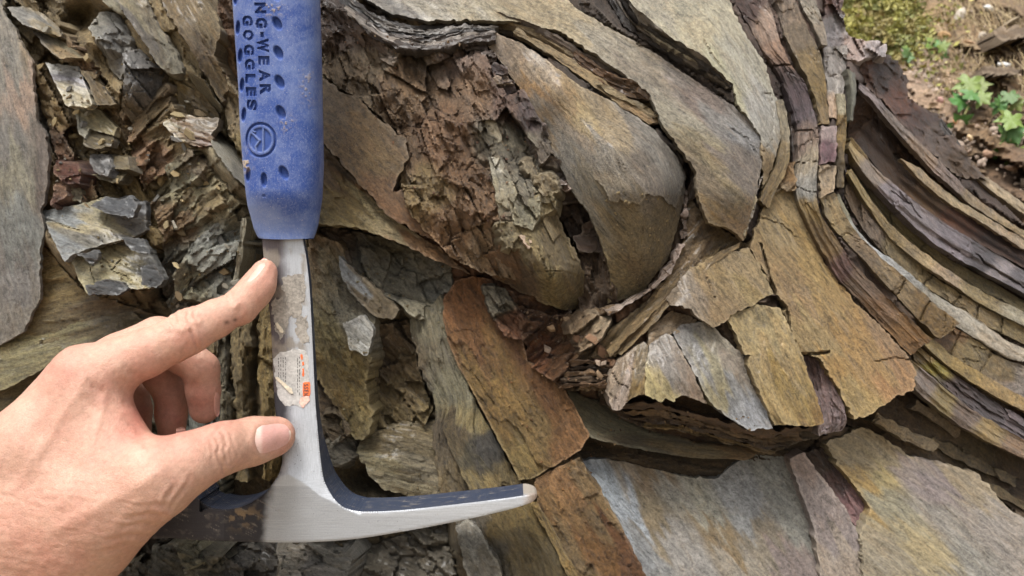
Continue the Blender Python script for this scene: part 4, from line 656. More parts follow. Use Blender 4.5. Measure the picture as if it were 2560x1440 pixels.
RB('rock_bed', [(2008, 890, 46), (2024, 960, 43), (2044, 1040, 40), (2046, 1090, 42)], [(2046, 894, 46), (2090, 975, 42), (2116, 1040, 40), (2106, 1076, 42)], C((2030, 920, '5b4642'), (2070, 1000, '6d5a58'), (2080, 1060, '8a7a7c'), (2060, 1090, '968a8a')), pre='layer', amp=1.4, thick=12, mat='gloss', step=3.5, label='dark purple bed between the yellow plates')
# ---- right: curved layers
RB('rock_layer', [(1838, -70, 92), (1838, 0, 88), (1869, 58, 84), (1903, 122, 80), (1932, 160, 78), (1966, 224, 75), (1981, 272, 73), (1993, 316, 70), (1995, 389, 66), (1990, 437, 63), (1990, 486, 60), (2015, 549, 58), (2054, 622, 57), (2092, 690, 57), (2160, 765, 58), (2275, 888, 62)],
   [(1920, -70, 92), (1920, 0, 86), (1934, 40, 82), (1950, 97, 78), (1976, 160, 75), (2013, 209, 72), (2032, 272, 69), (2042, 316, 66), (2047, 379, 62), (2042, 437, 59), (2042, 486, 57), (2052, 535, 55), (2081, 578, 55), (2129, 651, 55), (2210, 735, 57), (2330, 850, 64)],
   C((1870, 20, '57433c'), (1900, 80, 'a08a7a'), (1925, 130, '9a7c66'), (1960, 180, '4f403e'), (2000, 240, '594a4e'), (2010, 290, '5a4d52'), (2015, 350, '8f7a6c'), (2020, 400, '9c907a'), (2015, 450, '92908a'), (2020, 510, '8d7648'), (2060, 580, '7f6844'), (2100, 650, '6a504a'), (2150, 690, '7f6a58'), (2200, 760, '86684a'), (2280, 850, '8f6c40')), pre='strat', amp=1., thick=14, mat='bed', step=3.5, xc=170, jag=2,
   cracks=[([(1985, 330), (2050, 322)], 2.5, 1.6), ([(1985, 405), (2050, 405)], 2.5, 1.8), ([(1980, 470), (2050, 480)], 2.2, 1.4), ([(1930, 165), (1990, 160)], 3, 2)], label='curved layer with dark purple and pale segments')
RB('rock_layer', [(1905, 120, 84), (1955, 215, 79), (1976, 300, 75), (1980, 420, 68), (1978, 480, 66)], [(1918, 118, 85), (1968, 212, 80), (1990, 300, 76), (1992, 420, 69), (1990, 480, 67)], '4a3a30', pre='layer', thick=8, mat='gloss', step=3.5)
RB('rock_layer', [(1935, -70, 88), (1940, 0, 83), (1964, 90, 78), (2000, 160, 74), (2030, 220, 71), (2048, 290, 67), (2052, 312, 65)], [(1985, -70, 88), (1992, 0, 82), (2014, 60, 79), (2044, 120, 76), (2060, 180, 73), (2068, 250, 70), (2074, 312, 66)],
   C((1960, 20, '8d7c6a'), (1990, 90, '8a7a64'), (2030, 160, '8d7850'), (2055, 240, '8c7648'), (2060, 300, '957f5a')), pre='strat', amp=.9, thick=12, mat='bed', step=3.5, xc=170)
RB('rock_layer', [(1994, -70, 90), (2000, 0, 84), (2030, 60, 80), (2052, 110, 78)], [(2030, -70, 92), (2040, 0, 86), (2060, 60, 82), (2070, 110, 80)], C((2010, 20, 'a39a8a'), (2050, 90, '94897a')), pre='strat', thick=12, mat='bed', step=3.5, xc=170)
R('rock_block', [(2052, 316), (2090, 314), (2090, 405), (2052, 410)], [(2052, 316, 62), (2090, 316, 64), (2060, 405, 58)], C((2070, 330, '8a7a78'), (2070, 380, '60444a')), ang=88, pre='block', step=3.5, thick=14, mat='gloss', label='purple rock block between two curved layers')
R('rock_block', [(2047, 414), (2092, 411), (2085, 478), (2052, 492)], [(2047, 414, 58), (2092, 411, 60), (2055, 490, 54)], 'a8957a', ang=88, pre='block', step=3.5, thick=14, mat='bed')
RB('rock_layer', [(2052, 494, 57), (2066, 540, 56), (2100, 590, 56), (2160, 650, 57), (2230, 730, 60), (2300, 800, 65), (2350, 850, 70)], [(2086, 482, 59), (2104, 515, 59), (2134, 570, 59), (2200, 640, 61), (2270, 700, 65), (2340, 760, 70), (2400, 810, 76)],
   C((2075, 510, '9c8a66'), (2110, 570, '93805a'), (2170, 630, '847055'), (2250, 710, '917c58'), (2330, 790, '7d6438')), pre='block', amp=1.1, thick=14, mat='bed', step=3.5, xc=170, cracks=[([(2270, 690), (2240, 740)], 3, 2.5), ([(2330, 745), (2300, 800)], 3, 2.5)])
RB('rock_layer', [(2056, 120, 84), (2066, 200, 78), (2072, 290, 72)], [(2120, 110, 96), (2112, 200, 88), (2100, 300, 78)], C((2080, 150, '87817c'), (2090, 240, '8c8884'), (2080, 280, 'a08a74')), pre='crumb', amp=.9, thick=16, mat='fine', step=3.5, xc=220)
RB('rock_layer', [(2092, 236, 76), (2096, 300, 72), (2094, 380, 68), (2094, 470, 66)], [(2112, 236, 78), (2116, 300, 74), (2112, 380, 70), (2108, 470, 68)], C((2100, 240, 'a0997f'), (2105, 330, '8d7440'), (2105, 420, '7a6a4c')), pre='block', amp=1.3, thick=14, mat='bed', step=3.5)
RB('rock_layer', [(2118, 172, 84), (2124, 230, 82), (2122, 300, 80)], [(2136, 180, 84), (2142, 230, 82), (2134, 300, 80)], '6a6a5c', pre='smooth', thick=12, bulge=2, mat='fine', step=3.5)
R('rock_chunk', [(2060, -60), (2110, -60), (2108, 60), (2122, 95), (2215, 110), (2214, 142), (2120, 150), (2060, 130)], [(2060, -60, 100), (2110, 60, 104), (2215, 130, 116), (2060, 130, 88)], C((2080, 20, '6a4f4a'), (2095, 70, '8f8a8c'), (2150, 115, 'a08c84'), (2200, 130, '9c9496')), ang=80, pre='crumb', amp=1.2, step=4, thick=25, mat='gloss', jag=6, flare=.2)
R('rock_chunk', [(2136, 130), (2214, 128), (2255, 175), (2270, 220), (2258, 240), (2320, 280), (2360, 300), (2420, 390), (2470, 450), (2390, 440), (2290, 350), (2230, 280), (2170, 220)], [(2140, 130, 112), (2214, 130, 120), (2268, 220, 130), (2420, 390, 150), (2470, 450, 158), (2390, 440, 142), (2230, 285, 114), (2170, 215, 108)],
  C((2160, 160, '502f1a'), (2220, 180, '3a2412'), (2250, 250, '5e3418'), (2300, 290, '4c3020'), (2340, 340, '625044'), (2420, 420, '5c4834')), ang=45, pre='dark', amp=1.8, step=4, thick=30, mat='bed', jag=7, label='dark brown block at the top of the curved layers')
RB('rock_layer', [(2353, 296, 146), (2390, 345, 150), (2440, 420, 160), (2570, 515, 182)], [(2348, 318, 144), (2380, 370, 148), (2425, 432, 156), (2570, 545, 178)], C((2380, 340, '4f4a48'), (2420, 410, '55504c'), (2500, 480, 'a08f72')), pre='layer', thick=9, mat='fine', step=3.5, xc=220)
# concave dark bed and its rims
RB('rock_bed', [(2125, 250, 96), (2180, 240, 110), (2260, 330, 116), (2380, 440, 132), (2480, 520, 148), (2600, 600, 168)], [(2118, 380, 82), (2150, 370, 88), (2220, 450, 96), (2330, 540, 108), (2450, 610, 124), (2600, 690, 146)],
   C((2150, 300, '50371f'), (2200, 350, '3a2512'), (2270, 420, '412b14'), (2330, 480, '533a1c'), (2420, 560, '5a351c'), (2500, 610, '4c311f')), pre='dark', amp=1.3, bulge=-16, thick=14, mat='bed', step=3.5, xc=170, label='dark hollow bed behind the pale rims')
RB('rock_rim', [(2150, 208, 98), (2190, 240, 101), (2230, 285, 106), (2297, 352, 115), (2345, 400, 122), (2394, 448, 130), (2442, 496, 138), (2570, 583, 160)], [(2146, 220, 96), (2184, 256, 99), (2222, 304, 104), (2286, 376, 112), (2332, 426, 118), (2386, 474, 127), (2436, 518, 135), (2570, 602, 158)],
   C((2180, 240, '8d8080'), (2230, 300, '93857c'), (2300, 380, '9a8470'), (2350, 420, 'a08d84'), (2440, 500, 'a08c6c'), (2540, 575, 'b39c72')), pre='strat', amp=.8, thick=5, mat='bed', step=3.5, jag=2.5)
RB('rock_rim', [(2251, 392, 104), (2297, 420, 108), (2370, 482, 118), (2467, 542, 132), (2580, 612, 150)], [(2256, 402, 102), (2292, 440, 105), (2364, 502, 115), (2462, 562, 129), (2580, 636, 147)], C((2290, 430, 'a08a66'), (2400, 510, 'a3906c'), (2540, 590, 'ab9678')), pre='strat', thick=4, mat='bed', step=3.5, jag=3)
RB('rock_layer', [(2128, 340, 78), (2160, 380, 80), (2200, 430, 84), (2290, 505, 92), (2390, 575, 102), (2470, 622, 112), (2600, 700, 130)], [(2122, 372, 75), (2150, 420, 76), (2190, 470, 80), (2280, 560, 87), (2370, 632, 96), (2460, 680, 106), (2600, 755, 122)],
   C((2140, 370, 'a08a5c'), (2190, 430, '87796c'), (2230, 480, '7f767c'), (2300, 540, '7d7478'), (2380, 600, '7c737a'), (2460, 650, '4a4448'), (2500, 690, '8d8588'), (2560, 720, '5f585c')), pre='strat', amp=1., thick=8, mat='fine', step=3.5, xc=220, jag=2, cracks=[([(2230, 480), (2275, 510), (2300, 545)], 3, 2.), ([(2350, 600), (2400, 630)], 3, 2), ([(2440, 640), (2560, 720)], 4, 3)], label='grey-purple curved layer')
RB('rock_layer', [(2126, 385, 84), (2180, 470, 88), (2270, 570, 96), (2370, 645, 104), (2470, 700, 114), (2600, 780, 130)], [(2124, 430, 82), (2170, 500, 86), (2250, 590, 93), (2350, 670, 101), (2460, 730, 110), (2600, 800, 124)], C((2140, 420, '4a4034'), (2250, 560, '5f5638'), (2400, 670, '6c6040')), pre='strat', amp=1., thick=10, mat='crumb', step=3.5, xc=110)
RB('rock_rim', [(2128, 424, 74), (2180, 500, 77), (2240, 575, 82), (2320, 638, 89), (2384, 684, 95), (2449, 725, 102), (2519, 760, 109), (2600, 800, 118)], [(2120, 432, 72), (2170, 516, 75), (2225, 592, 80), (2303, 660, 86), (2379, 708, 93), (2435, 750, 99), (2510, 790, 106), (2600, 832, 115)],
   C((2150, 470, '94804f'), (2210, 560, 'a38d5f'), (2300, 640, 'ab9670'), (2370, 690, 'ab977c'), (2450, 735, 'a8966a'), (2540, 780, 'b0a88f')), pre='strat', amp=.7, thick=5, mat='bed', step=3.5, jag=2)
RB('rock_layer', [(2122, 440, 76), (2170, 520, 78), (2235, 600, 83), (2310, 672, 90), (2390, 728, 97), (2480, 780, 106), (2600, 838, 118)], [(2112, 490, 72), (2150, 560, 74), (2215, 640, 78), (2290, 706, 85), (2370, 752, 92), (2470, 815, 101), (2600, 880, 114)],
   C((2140, 490, '665440'), (2190, 580, '7c6c5c'), (2250, 640, '7f7050'), (2330, 710, '857450'), (2430, 770, '7d6b48'), (2520, 820, '857550')), pre='block', amp=1.4, thick=12, mat='crumb', step=3.5, xc=110, cracks=[([(2330, 690), (2310, 715)], 3, 2.5), ([(2400, 740), (2385, 760)], 3, 2.5), ([(2450, 760), (2440, 800)], 3, 2.5), ([(2510, 790), (2500, 830)], 3, 2.5)])
RB('rock_layer', [(2098, 485, 66), (2122, 535, 67), (2165, 600, 69), (2240, 655, 74), (2308, 712, 80), (2367, 753, 87), (2425, 785, 93), (2519, 852, 103), (2580, 880, 110)], [(2092, 500, 64), (2106, 560, 65), (2150, 620, 66), (2215, 690, 71), (2273, 735, 76), (2330, 782, 82), (2400, 820, 89), (2500, 884, 98), (2560, 905, 105)],
   C((2110, 520, '8d8a70'), (2150, 590, '949690'), (2200, 640, 'a0a5a8'), (2260, 690, 'a3a6a6'), (2320, 740, 'a09c8f'), (2400, 800, 'a8a294'), (2500, 865, 'a89d8a')), pre='strat', amp=.7, thick=6, mat='fine', step=3.5, jag=2, label='pale blue-grey curved layer')
RB('rock_layer', [(2340, 792, 84), (2420, 838, 91), (2500, 890, 99), (2580, 920, 107)], [(2300, 808, 78), (2370, 880, 84), (2470, 945, 92), (2570, 1000, 102)], C((2360, 830, '7a5c3a'), (2420, 880, '85744c'), (2500, 930, '82704c'), (2530, 960, 'a3988f')), pre='block', amp=1.2, thick=12, mat='bed', step=3.5, xc=170, cracks=[([(2400, 830), (2380, 880)], 3, 2), ([(2480, 880), (2450, 930)], 3, 2)])
RB('rock_rim', [(2225, 765, 66), (2290, 812, 70), (2350, 862, 75), (2390, 895, 79), (2490, 955, 88), (2600, 1015, 98)], [(2215, 782, 64), (2275, 832, 67), (2335, 885, 72), (2378, 920, 76), (2480, 985, 85), (2600, 1050, 95)], C((2260, 800, '948150'), (2340, 870, 'a08c5c'), (2400, 920, 'a38a50'), (2500, 975, 'ab905c')), pre='smooth', amp=.7, thick=6, mat='bed', step=3.5, jag=2)
RB('rock_layer', [(2275, 845, 74), (2340, 900, 78), (2400, 945, 83), (2480, 1000, 90), (2600, 1070, 102)], [(2285, 900, 68), (2330, 940, 71), (2380, 985, 75), (2450, 1040, 82), (2600, 1130, 94)], C((2300, 880, '7a6438'), (2330, 910, '8d8030'), (2400, 970, '453634'), (2460, 1010, '4b4042'), (2540, 1060, '5a5054')), pre='layer', amp=1.5, thick=10, mat='gloss', step=3.5, xc=150, label='dark glittering bed under the tan rim')
RB('rock_layer', [(2262, 890, 60), (2308, 922, 61), (2367, 975, 65), (2425, 1018, 70), (2490, 1060, 76), (2600, 1120, 87)], [(2272, 945, 56), (2300, 985, 56), (2344, 1022, 58), (2402, 1065, 62), (2449, 1092, 67), (2600, 1165, 82)], C((2285, 930, '9c8a64'), (2320, 960, '8d8078'), (2380, 1010, '9a8858'), (2430, 1050, '7d6a5c'), (2480, 1090, 'a08a5c'), (2540, 1120, '8f7458')), pre='strat', amp=.9, thick=8, mat='bed', step=3.5, jag=2.5)
# ---- bottom right: dark recess, bars and the broad lower plates
R('rock_hollow', [(2100, 1050), (2200, 1005), (2290, 970), (2440, 1090), (2600, 1165), (2600, 1330), (2480, 1230), (2300, 1150), (2150, 1080)], [(2110, 1060, 62), (2290, 980, 70), (2600, 1170, 100), (2600, 1320, 82), (2300, 1140, 66)], C((2250, 1050, '54432e'), (2350, 1100, '5b4b34'), (2450, 1160, '574a32'), (2540, 1220, '50402c')), ang=28, pre='block', amp=1.4, step=4, thick=12, mat='crumb')
for A, B, c_ in (([(2188, 1030, 52), (2270, 1075, 55), (2345, 1108, 59)], [(2182, 1052, 51), (2258, 1098, 54), (2334, 1130, 58)], '7c6c50'), ([(2330, 1090, 68), (2430, 1140, 75), (2540, 1190, 84)], [(2325, 1110, 67), (2425, 1165, 74), (2535, 1215, 83)], '5d5038'), ([(2290, 1000, 62), (2340, 1030, 66), (2400, 1075, 72)], [(2280, 1020, 61), (2330, 1050, 65), (2390, 1095, 71)], '7a6a52'), ([(2430, 1190, 70), (2510, 1225, 78), (2600, 1275, 88)], [(2425, 1205, 69), (2505, 1245, 76), (2600, 1300, 86)], '6a5a3c')):
    RB('rock_bar', A, B, c_, pre='block', amp=1., thick=12, mat='crumb', step=4, jag=4)
R('rock_sheet', [(1418, 975), (1470, 995), (1560, 1030), (1650, 1070), (1740, 1110), (1900, 1115), (1893, 1132), (1871, 1150), (1738, 1146), (1684, 1138), (1580, 1120), (1480, 1096), (1440, 1040)], [(1420, 980, 52), (1560, 1032, 64), (1900, 1115, 60), (1870, 1148, 46), (1684, 1137, 43), (1480, 1095, 40)],
  C((1470, 1040, '79735c'), (1530, 1080, '7a745c'), (1620, 1110, '6a604a'), (1700, 1130, '82704c'), (1850, 1140, '8a6d42')), ang=14, pre='smooth', amp=1., step=4, thick=5, mat='bed', jag=2, label='shaded lower bed with a thin tan rim')
R('rock_hollow', [(1440, 1090), (1700, 1125), (1900, 1110), (2060, 1080), (1960, 1180), (1780, 1230), (1560, 1180), (1450, 1160)], [(1440, 1100, 62), (1900, 1115, 66), (1780, 1220, 64), (1460, 1160, 60)], '4a3d2a', ang=10, pre='layer', amp=1., step=5, thick=8, mat='crumb')
R('rock_sheet', [(1449, 1152), (1500, 1146), (1560, 1152), (1640, 1177), (1700, 1190), (1790, 1200), (1830, 1165), (1893, 1122), (1960, 1135), (2010, 1180), (2050, 1300), (2080, 1500), (1640, 1500), (1560, 1340), (1500, 1230)],
  [(1449, 1152, 52), (1640, 1177, 60), (1790, 1200, 60), (1893, 1125, 66), (2000, 1180, 60), (1500, 1230, 46), (1640, 1480, 28), (2080, 1480, 38), (1780, 1320, 47)],
  C((1500, 1180, '8f98a0'), (1550, 1240, '9aa2aa'), (1540, 1160, '857b6c'), (1620, 1200, '85745c'), (1680, 1230, '8d8a80'), (1750, 1260, '8f8d80'), (1850, 1240, '8e9090'), (1640, 1300, '82765f'), (1800, 1340, '7f6f54'), (1720, 1400, '8a8782'), (1900, 1320, '857c6c'), (1950, 1240, '86867f'), (1980, 1400, '7f7470'), (1860, 1420, '8c8578'), (1600, 1380, '7f8284')), ang=56, pre='smooth', amp=1.1, step=4, thick=12, mat='fine', jag=3, cracks=[([(2020, 1320), (2035, 1370), (2050, 1420)], 3, 2), ([(1700, 1260), (1800, 1370)], 1.8, .7)], label='broad blue-grey lower bedding surface')
R('rock_hollow', [(2005, 1135), (2058, 1118), (2140, 1205), (2185, 1271), (2150, 1330), (2098, 1270)], [(2010, 1135, 64), (2058, 1120, 66), (2180, 1275, 54), (2100, 1265, 52)], C((2050, 1160, '4f4036'), (2100, 1220, '57433f'), (2140, 1290, '7a5c5c')), ang=56, pre='layer', amp=1.2, step=3.5, thick=10, mat='gloss')
R('rock_slab', [(1972, 1146), (2011, 1131), (2052, 1189), (2122, 1283), (2151, 1353), (2165, 1500), (2060, 1500), (2034, 1318), (1993, 1207)], [(1972, 1146, 56), (2011, 1131, 56), (2122, 1283, 46), (2160, 1480, 33), (2060, 1480, 34), (2034, 1318, 44)],
  C((2000, 1160, '8d7c72'), (2040, 1230, '8a7f7a'), (2080, 1300, '857b78'), (2110, 1400, '8f8478')), ang=60, pre='smooth', amp=.9, step=4, thick=12, mat='fine', jag=3, label='narrow pinkish grey slab between broad plates')
R('rock_sheet', [(2063, 1108), (2110, 1086), (2157, 1067), (2215, 1098), (2273, 1139), (2326, 1150), (2384, 1166), (2449, 1190), (2484, 1226), (2519, 1273), (2600, 1320), (2800, 1440), (2800, 1600), (2170, 1520), (2146, 1335), (2178, 1273), (2137, 1213), (2093, 1160)],
  [(2063, 1108, 54), (2157, 1070, 60), (2326, 1150, 62), (2449, 1190, 68), (2600, 1320, 66), (2800, 1450, 72), (2170, 1500, 30), (2600, 1550, 46), (2140, 1230, 48), (2340, 1320, 48)],
  C((2110, 1120, '8f8266'), (2180, 1120, '938568'), (2140, 1190, '9a8250'), (2220, 1200, '978a60'), (2280, 1180, '8a7f78'), (2350, 1220, '857a78'), (2430, 1230, '8d8068'), (2250, 1280, '8d8872'), (2380, 1320, '8a857c'), (2300, 1380, '9c8f6c'), (2480, 1320, '8f8880'), (2200, 1380, '8d8470'), (2450, 1420, '8c8a82'), (2550, 1400, '918980')), ang=40, pre='smooth', amp=1.1, step=4, thick=14, mat='fine', jag=4, cracks=[([(2146, 1335), (2155, 1380), (2150, 1440)], 3, 2), ([(2300, 1200), (2420, 1330), (2480, 1420)], 1.8, .7)], label='broad tan and grey plate in the lower right corner')

# ---- the mass of rock everything above belongs to: it lies a little behind the beds and plates and fills the joints between them
Z = ZB.copy(); Z[Z > 390] = np.nan
far = tps([(-560, -420, 70), (-560, 1900, 56), (560, 60, 66), (560, 1000, 62), (800, 1350, 60), (1300, 1300, 46), (1500, -200, 100), (2060, -300, 120), (2150, 150, 138), (2560, 560, 190), (2560, 1000, 120), (2300, 1400, 62), (2900, 760, 215), (2900, 1900, 60), (1500, 1900, 40)])
def blur(A, n):
    M_ = np.isfinite(A).astype(float); B = np.where(np.isfinite(A), A, 0.)
    for _ in range(n):
        for ax in (0, 1):
            B = (np.roll(B, 1, ax) + np.roll(B, -1, ax) + B) / 3; M_ = (np.roll(M_, 1, ax) + np.roll(M_, -1, ax) + M_) / 3
    return B, M_
B1, M1 = blur(Z, 10); B2, M2 = blur(Z, 60)
Zs = np.where(M1 > .06, B1 / np.maximum(M1, 1e-6), np.where(M2 > .02, B2 / np.maximum(M2, 1e-6), np.nan))
ZM = np.where(np.isfinite(Z), Z, -99.)
for ax in (0, 1): ZM = np.maximum(ZM, np.maximum(np.roll(ZM, 1, ax), np.roll(ZM, -1, ax)))      # never in front of a bed that lies over it
Zs = np.where(np.isfinite(Zs), np.maximum(Zs + 4.5, np.where(np.isfinite(Z), ZM + 3.5, -99)), np.nan)
HOLES = [((1470, 600), (50, 110), 12), ((925, 1195), (60, 45), 26), ((390, 60), (0.1, .1), 0), ((205, 48), (34, 34), 22), ((560, 1230), (110, 60), 16), ((1260, 382), (24, 14), 14), ((1990, 320), (22, 160), 10), ((1470, 1140), (40, 26), 6), ((1390, 760), (60, 30), 8), ((650, 620), (40, 110), 10), ((640, 930), (14, 120), 14), ((2080, 480), (14, 90), 10)]
def base_depth(x, y):
    i = np.clip((y + 500) / 6, 0, 468.99); j = np.clip((x + 600) / 6, 0, 758.99); i0 = i.astype(int); j0 = j.astype(int); fi = i - i0; fj = j - j0
    q = Zs[i0, j0] * (1 - fi) * (1 - fj) + Zs[i0 + 1, j0] * fi * (1 - fj) + Zs[i0, j0 + 1] * (1 - fi) * fj + Zs[i0 + 1, j0 + 1] * fi * fj
    f = far(x, y); q = np.where(np.isfinite(q), q, f)
    for (cx, cy), (rx, ry), h in HOLES: q = q + h * np.exp(-((x - cx) / rx) ** 2 - ((y - cy) / ry) ** 2)
    return q
def base_floor(x, y):
    i = np.clip(((y + 500) / 6).astype(int), 0, 469); j = np.clip(((x + 600) / 6).astype(int), 0, 759)
    return np.where(np.isfinite(Z[i, j]), ZM[i, j] + 2.5, -99.)
SEED[0] = 137
b_ = poly('rock_mass', [(-560, -420), (1500, -420), (2080, -420), (2088, 40), (2095, 110), (2140, 120), (2215, 150), (2255, 250), (2330, 330), (2420, 430), (2560, 560), (2900, 760), (2900, 1900), (1500, 1900), (-560, 1900)], base_depth,
     C((60, 300, '8a8578'), (250, 200, '8f7d58'), (420, 250, '98865f'), (200, 420, '84704c'), (480, 420, '8b8166'), (560, 560, '847b62'), (420, 640, '7f775f'), (600, 900, '8d7a55'), (300, 820, '7c6c4a'),
       (850, 1000, '6c5f45'), (1000, 900, '5e5136'), (1200, 600, '6d4b30'), (1400, 800, '6a4a2e'), (1450, 600, '4b3a28'), (1700, 300, '4a4038'), (2000, 300, '483a34'), (2400, 500, '47352a'),
       (1700, 1100, '4a3c2a'), (2300, 1100, '54432f'), (500, 1400, '4e4a42'), (1000, 1400, '5c533f'), (1300, 1400, '6b5a38'), (2100, 50, '6d5a50')),
     ang=58, pre='crumb', amp=.8, step=5.5, thick=60, mat='crumb', jag=5, sharp=30, put=False, floor=base_floor)
md = b_.data; bpy.data.objects.remove(b_); rock.data = md
# ------------------------------------------------------------------ the rock hammer
def sstep(a, b, x):
    t = np.clip((x - a) / (b - a), 0, 1); return t * t * (3 - 2 * t)
def steel_mat():
    M = N('worn_steel'); t = M.attr('tint'); g = M.attr('grain').outputs['Vector']
    br = M.noise(M.scale(g, (.06, 2.2, 1)), 1.4, 4, .6); gr = M.noise(g, 1.6, 4, .7); sp = M.noise(g, .9, 3, .5)
    v = M.math('ADD', M.rng(br, .3, .7, .86, 1.1), M.rng(gr, .3, .7, -.08, .08))
    vm = M.n('VectorMath', operation='SCALE'); M.set(vm.inputs[0], t.outputs['Color']); M.set(vm.inputs[3], v)
    c = M.mix(M.rng(sp, .30, .27, 0, .6), vm.outputs[0], (.06, .05, .045))
    c = M.mix(M.rng(M.noise(g, .5, 5, .75), .63, .70, 0, .5), c, (.33, .29, .23))
    M.set(M.b.inputs['Base Color'], c)
    M.p(Metallic=.35, Roughness=M.rng(br, .3, .7, .34, .5), Specular_IOR_Level=.14)
    M.set(M.b.inputs['Normal'], M.bump(M.math('ADD', br, M.math('MULTIPLY', gr, .4)), .16, .0006)); return M.m
def paint_mat():
    M = N('navy_paint'); g = M.attr('grain').outputs['Vector']
    sc = M.noise(M.scale(g, (.18, 1, 1)), 1.0, 5, .7, .6); fine = M.noise(g, 2., 4, .7)
    c = M.mix(M.rng(fine, .3, .7, 0, .5), (.022, .032, .058), (.036, .05, .085))
    c = M.mix(M.rng(sc, .58, .66, 0, .75), c, (.42, .36, .28))
    M.set(M.b.inputs['Base Color'], c); M.p(Roughness=.42, Specular_IOR_Level=.5)
    M.set(M.b.inputs['Normal'], M.bump(sc, .15, .0005)); return M.m
def grip_mat():
    M = N('blue_rubber'); t = M.attr('tint').outputs['Color']; g = M.attr('grain').outputs['Vector']
    n1 = M.noise(g, .12, 5, .65, .5); n2 = M.noise(M.scale(g, (1, .6, 1)), 1.2, 4, .75); n3 = M.noise(g, 3., 2, .5)
    dust = M.math('ADD', M.rng(n1, .42, .70, .0, .26), M.rng(n2, .46, .74, 0, .30))
    al = M.attr('tint').outputs['Alpha']
    c = M.mix(M.math('MULTIPLY', dust, al), t, (.27, .31, .42))
    c = M.mix(M.math('MULTIPLY', M.rng(n3, .66, .74, 0, .75), al), c, (.50, .44, .36))
    M.set(M.b.inputs['Base Color'], c); M.p(Roughness=.62, Specular_IOR_Level=.3, Sheen_Weight=.08)
    M.set(M.b.inputs['Normal'], M.bump(M.math('ADD', n2, n3), .25, .0006)); return M.m
STEEL, NAVY, GRIP = steel_mat(), paint_mat(), grip_mat()
hammer = empty('rock_hammer', W(730, 1100, 11), 'steel rock hammer with dusty blue rubber grip, held head down against the outcrop', 'hammer')
RIDGE = [(560, 1250), (640, 1216), (720, 1185), (760, 1207), (801, 1240), (859, 1268), (900, 1290)]
def hammer_front(x, y):
    x = np.asarray(x, float); y = np.asarray(y, float)
    up = inside(x, y, [(500, 300), (1000, 300), (900, 1290), (859, 1268), (801, 1240), (760, 1207), (720, 1185), (640, 1216), (560, 1250), (500, 1280)])
    dist = seg_dist(x, y, RIDGE)
    return np.where(up, 8 * (1 - np.exp(-dist * .165 * .36 / 8)) , 0) + np.where(~up, np.clip((x - 900) / 450, 0, 1) * 1.2 + 4.5 * np.clip((x - 1312) / 32, 0, 1) ** 2, 0)
def hammer_back(x, y):
    b = 12 + 10.5 * sstep(1040, 1235, np.asarray(y, float)); return b - np.clip((np.asarray(x, float) - 900) / 450, 0, 1) * 1.0 - 7. * np.clip((np.asarray(x, float) - 1304) / 40, 0, 1) ** 2
HO = [(660, 520), (656, 590), (659, 640), (664, 700), (672, 760), (678, 830), (682, 920), (686, 1000), (692, 1060), (700, 1110), (706, 1148), (699, 1180), (686, 1203), (660, 1236), (629, 1256), (596, 1269), (555, 1273), (514, 1262), (485, 1232), (450, 1200), (400, 1180), (368, 1180),
      (366, 1332), (432, 1345), (520, 1352), (637, 1355), (760, 1356), (883, 1348), (1006, 1329), (1129, 1306), (1252, 1279), (1318, 1260), (1334, 1252), (1343, 1240), (1338, 1234), (1326, 1236), (1252, 1247), (1129, 1262), (1006, 1275), (924, 1279), (890, 1277), (859, 1268), (838, 1250), (822, 1226), (809, 1196), (801, 1143), (793, 1061), (788, 1000), (785, 941), (780, 833), (775, 740), (771, 690), (765, 640), (757, 590), (757, 520)]
